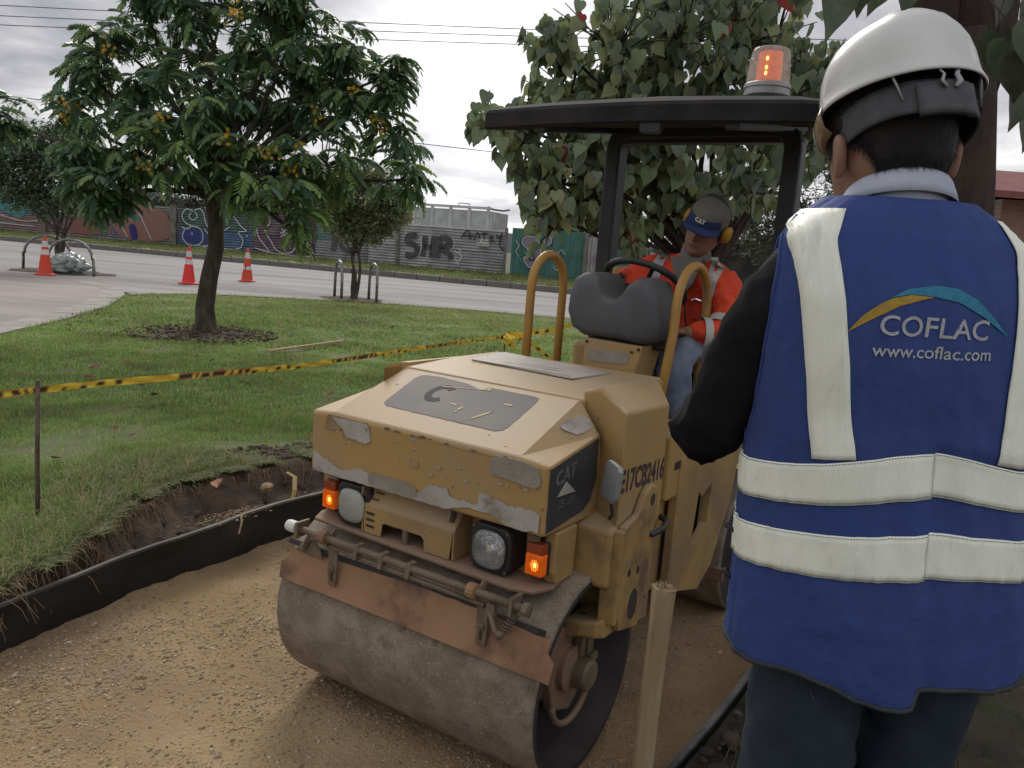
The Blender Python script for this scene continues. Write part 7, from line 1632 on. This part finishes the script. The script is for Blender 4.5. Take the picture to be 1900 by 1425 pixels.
LS.build([hl_, hl_], [[leafmat('heart_dark', (0.0878, 0.1215, 0.0743), (0.1080, 0.1485, 0.0810)), leafmat('heart_mid', (0.1148, 0.1688, 0.0878), (0.1418, 0.1958, 0.1013)), leafmat('heart_dark2', (0.0743, 0.1080, 0.0743), (0.0945, 0.1350, 0.0837)), leafmat('heart_olive', (0.1485, 0.1755, 0.0810), (0.1755, 0.1958, 0.1013))], [leafmat('heart_red', (.15, .03, .03), (.12, .03, .03))]],
         ht, tints=[[(0.0878, 0.1283, 0.0743), (0.1080, 0.1553, 0.0810), (0.0743, 0.1080, 0.0743), (0.1350, 0.1620, 0.0810)], [(.15, .03, .03)]], fmat=bpy.data.materials['foliage_pinnate'])
# ---- near tree at the right
rt_ = random.Random(40)
NB = Vector((1.98, 2.9, 0)); nt_ = thing('near_tree', 'thick forked dark trunk right behind the white hard hat, with big hanging leaves', 'tree', NB)
b = MB(); b.tube([(1.56, 2.75, -.1), (1.50, 2.74, .35), (1.46, 2.73, .9), (1.43, 2.72, 1.4), (1.385, 2.71, 1.75), (1.33, 2.70, 2.05), (1.30, 2.70, 2.2)], [.22, .17, .145, .135, .128, .13, .12], 16)
b.tube([(1.36, 2.70, 1.98), (1.39, 2.70, 2.2), (1.395, 2.72, 2.5), (1.45, 2.75, 3.2)], [.10, .105, .098, .07], 14); b.tube([(1.30, 2.70, 2.0), (1.235, 2.70, 2.2), (1.205, 2.70, 2.5), (1.10, 2.72, 3.2)], [.09, .082, .078, .06], 12)
b.obj('trunk', M_bark2, nt_, smooth=True)
LS = LeafSet(); bb = MB()
def npx(px, py, Y):    # world point for layout of hanging leaves at their own distance
    d = fw+rt*((px-950)/FPX)-up*((py-712.5)/FPX); return Vector((0, 0, CAM_H))+d*(Y/d.y)
for px, py, Y, s_, dx in ((1560, -42, 2.3, .155, .0), (1600, -60, 2.35, .12, .2), (1500, -50, 2.4, .10, -.1), (1540, -70, 2.5, .12, .1), (1870, 78, 2.3, .10, -.1), (1852, 60, 2.35, .105, .1), (1893, 100, 2.25, .12, .15), (1905, 150, 2.3, .13, -.1), (1895, 60, 2.4, .10, .3), (1915, -10, 2.3, .12, .2), (1470, -22, 2.45, .05, 0), (1640, -55, 2.4, .12, -.2), (1925, 40, 2.2, .12, 0), (1860, -20, 2.5, .10, .1), (1690, -60, 2.3, .12, .1), (1585, -30, 2.6, .10, -.3), (1912, 215, 2.4, .10, 0)):
    p = npx(px, py, Y); LS.add(oriented(p, Vector((dx, rt_.uniform(-.2, .2), -1)), Vector((rt_.uniform(-.6, .6), -1, rt_.uniform(-.2, .4))), s_), 0)
    q = p+Vector((rt_.uniform(-.05, .05), .05, .12)); bb.tube([p, p+Vector((0, .01, .05)), q], [.0016, .002, .003], 5)
for k in range(70):
    p = Vector((rt_.uniform(.5, 2.4), rt_.uniform(1.9, 3.2), rt_.uniform(2.75, 3.2))); LS.add(oriented(p, Vector((rt_.gauss(0, .3), rt_.gauss(0, .3), -1)), Vector((rt_.gauss(0, 1), -1, .2)), rt_.uniform(.10, .16)), 0)
for a_, b_ in (((1.12, 2.72, 2.9), (.75, 2.4, 3.0)), ((1.1, 2.72, 2.7), (.85, 2.35, 2.75)), ((1.42, 2.74, 2.6), (1.75, 2.4, 2.5)), ((1.44, 2.74, 2.8), (1.9, 2.3, 2.45)), ((1.75, 2.4, 2.5), (1.62, 2.32, 2.20))): pts, rd = limb(a_, b_, .02, .006, .1, rt_); bb.tube(pts, rd, 6)
bb.obj('branches', M_bark2, nt_, smooth=True, fix=False)
LS.build([hl_], [[leafmat('near_leaf', (.030, .040, .028), (.042, .056, .036)), leafmat('near_leaf_b', (.038, .052, .034), (.05, .066, .042))]], nt_, tints=[[(.04, .055, .035)]], fmat=bpy.data.materials['foliage_pinnate'])
# ---- small street trees and background trees built from small leaves
def small_leaf(): return [(0, 0, 0), (.16, .4, .03), (0, 1, -.1), (-.16, .4, .03)], [(0, 1, 2), (0, 2, 3)]
def bush_tree(name, label, base, trunk_h, crown, nleaf, ls, tints, seed, trunks=1, tr=.05, group=None, mb=M_bark, hang=.3, lw=None):
    rr = random.Random(seed); t = thing(name, label, 'tree', base, group=group); B = Vector(base); b = MB(); tops = []
    for k in range(trunks):
        o_ = Vector((rr.uniform(-.06, .06), rr.uniform(-.06, .06), 0)) if trunks > 1 else Vector((0, 0, 0)); e = B+Vector((rr.uniform(-.3, .3)*(trunks > 1)*trunk_h*.5, rr.uniform(-.1, .1), trunk_h)); pts, rd = limb(B+o_-Vector((0, 0, .1)), e, tr*(1.3 if trunks == 1 else 1), tr*.6, .05, rr); b.tube(pts, rd, 8); tops.append(e)
    b.obj('trunk', mb, t, smooth=True, fix=False); b = MB(); P = []; D = []; S = []
    for (dx, dy, dz, r) in crown:
        c = B+Vector((dx, dy, dz)); s_ = rr.choice(tops); pts, rd = limb(s_, c, tr*.45, tr*.12, .08, rr); b.tube(pts, rd, 5)
        n = int(nleaf*(r**2)/sum(q[3]**2 for q in crown)); tw = max(4, n//14)
        for k in range(tw):
            v = Vector((rr.gauss(0, 1), rr.gauss(0, 1), rr.gauss(0, 1))).normalized(); e = c+v*r*rr.uniform(.4, 1.05)
            if r > .3 and k % 2 == 0: b.tube([c, c.lerp(e, .5)+Vector((0, 0, .03)), e], [tr*.12, tr*.08, tr*.04], 3, cap=False)
            for q in range(14):
                P.append(e+Vector((rr.gauss(0, .16), rr.gauss(0, .16), rr.gauss(0, .16)))*max(r, .3)*.8); D.append(Vector((rr.gauss(0, 1), rr.gauss(0, 1), rr.gauss(-hang, .8)))); S.append(ls*rr.uniform(.6, 1.3))
    b.obj('branches', mb, t, smooth=True, fix=False)
    V0 = np.array([(0, 0, 0), (.19, .42, .04), (0, 1, -.1), (-.19, .42, .04)]); n = len(P); M_ = np.array([np.array(oriented(p, d, (rr.gauss(0, 1), rr.gauss(0, 1), 1), s_)) for p, d, s_ in zip(P, D, S)])
    W_ = np.einsum('nij,vj->nvi', M_[:, :3, :3], V0)+M_[:, None, :3, 3]-np.array(B)
    F = (np.array([(0, 1, 2), (0, 2, 3)])[None]+4*np.arange(n)[:, None, None]).reshape(-1, 3); r2 = np.random.RandomState(seed)
    tn = np.array(tints)[r2.randint(0, len(tints), n)]*r2.uniform(.7, 1.3, (n, 1)); o = np_obj('crown', W_.reshape(-1, 3), F, bpy.data.materials['foliage_pinnate'], t, np.repeat(tn, 4, 0)); return t
bush_tree('small_street_tree', 'small olive green street tree with several thin stems between two steel hoops', (-3.9, 18.85, .06), 1.0, [(-.45, 0, 1.75, .42), (.0, 0, 1.7, .45), (.45, 0, 1.75, .42), (.85, 0, 2.0, .40), (-.7, 0, 2.2, .42), (-.3, 0, 2.3, .48), (.3, 0, 2.35, .5), (.75, 0, 2.45, .38), (.0, .2, 2.75, .42), (.45, .1, 2.75, .35), (-.5, .1, 2.65, .35), (1.05, 0, 2.3, .28), (.6, -.2, 1.5, .25)], 15000, .10, [(0.17, 0.19, 0.076), (0.13, 0.17, 0.072), (0.24, 0.23, 0.1), (0.1, 0.14, 0.06)], 3, 3, .045)
bush_tree('small_street_tree', 'bushy small street tree with forked stems behind the leftmost cone and the plastic bag', (-11.75, 20.5, .06), .9, [(-1.0, 0, 1.9, .55), (-.4, 0, 1.75, .5), (.3, 0, 1.8, .5), (.9, 0, 2.1, .5), (-1.2, 0, 2.6, .6), (-.4, 0, 2.6, .65), (.5, 0, 2.7, .6), (0, 0, 3.2, .55), (-.9, 0, 3.2, .5), (1.1, 0, 2.8, .4), (-1.7, 0, 2.2, .4)], 15000, .13, [(0.093, 0.145, 0.076), (0.076, 0.119, 0.068), (0.136, 0.187, 0.076), (0.06, 0.093, 0.06)], 4, 3, .06)
def kp(s, t, z=.15): q = K(s, t); return (q[0], q[1], z)
rnd2 = random.Random(77)
def crown_blob(w_, h_, z0, n, rr, flat=1.0):
    out = []
    for i in range(n):
        a = rr.uniform(-1, 1); out.append((a*w_*.5, rr.uniform(-.3, .3)*w_*.4, z0+h_*(.15+.8*rr.random())*(1-.45*a*a), w_*rr.uniform(.14, .24)))
    return out
DG = [(.07, .09, .055), (.055, .075, .05), (.09, .105, .06), (.045, .065, .045)]
bg = [(31, 9, 3.6, 3.2, 'dark leafy tree behind the far left end of the fence'), (24.5, 8.5, 4.2, 2.8, 'dark round tree behind the red sheets of the fence'), (20.0, 9, 4.2, 2.7, 'dusky tree behind the blue and green graffiti'),
      (15.5, 8, 4.0, 2.4, 'dusky tree behind the purple graffiti'), (37, 10, 4, 2.8, 'low dark tree at the far left horizon'), (2.3, 7.5, 2.2, 3.4, 'slender wispy tree at the right end of the white container'), (-.6, 7, 3.2, 3.4, 'dark tree behind the green fence sheets'), (-5.5, 8, 5, 3.6, 'dark tree showing through the roller rollbar'), (-10, 8, 6.5, 4.0, 'fine leaved dark tree behind the shed beside the rollbar')]
for i, (s, t, w_, h_, lab) in enumerate(bg):
    bush_tree('background_tree', lab, kp(s, FT+t), 1.6, crown_blob(w_, h_, 1.4, 14, rnd2), 5200 if i != 8 else 9000, .20 if i not in (5, 8) else .16, DG, 60+i, 1, .10, 'trees standing behind the fence')
bush_tree('background_tree', 'fine leaved tree in front of the shed at the right of the rollbar', (6.9, 18.5, 0), 1.9, [(a, 0, b_, .55) for a, b_ in ((-1.6, 2.2), (-1.0, 2.9), (-.3, 2.4), (.4, 3.1), (1.0, 2.5), (1.6, 3.2), (-1.2, 3.8), (.0, 3.9), (1.0, 4.2), (-2.0, 3.0), (0, 1.9), (1.4, 1.9))], 11000, .13, [(0.085, 0.102, 0.06), (0.068, 0.085, 0.054), (0.111, 0.119, 0.068)], 91, 1, .09, 'trees standing behind the fence')
print('objects', len(bpy.data.objects))
for o in list(bpy.data.objects):
    if '_b' in o.keys(): del o['_b']
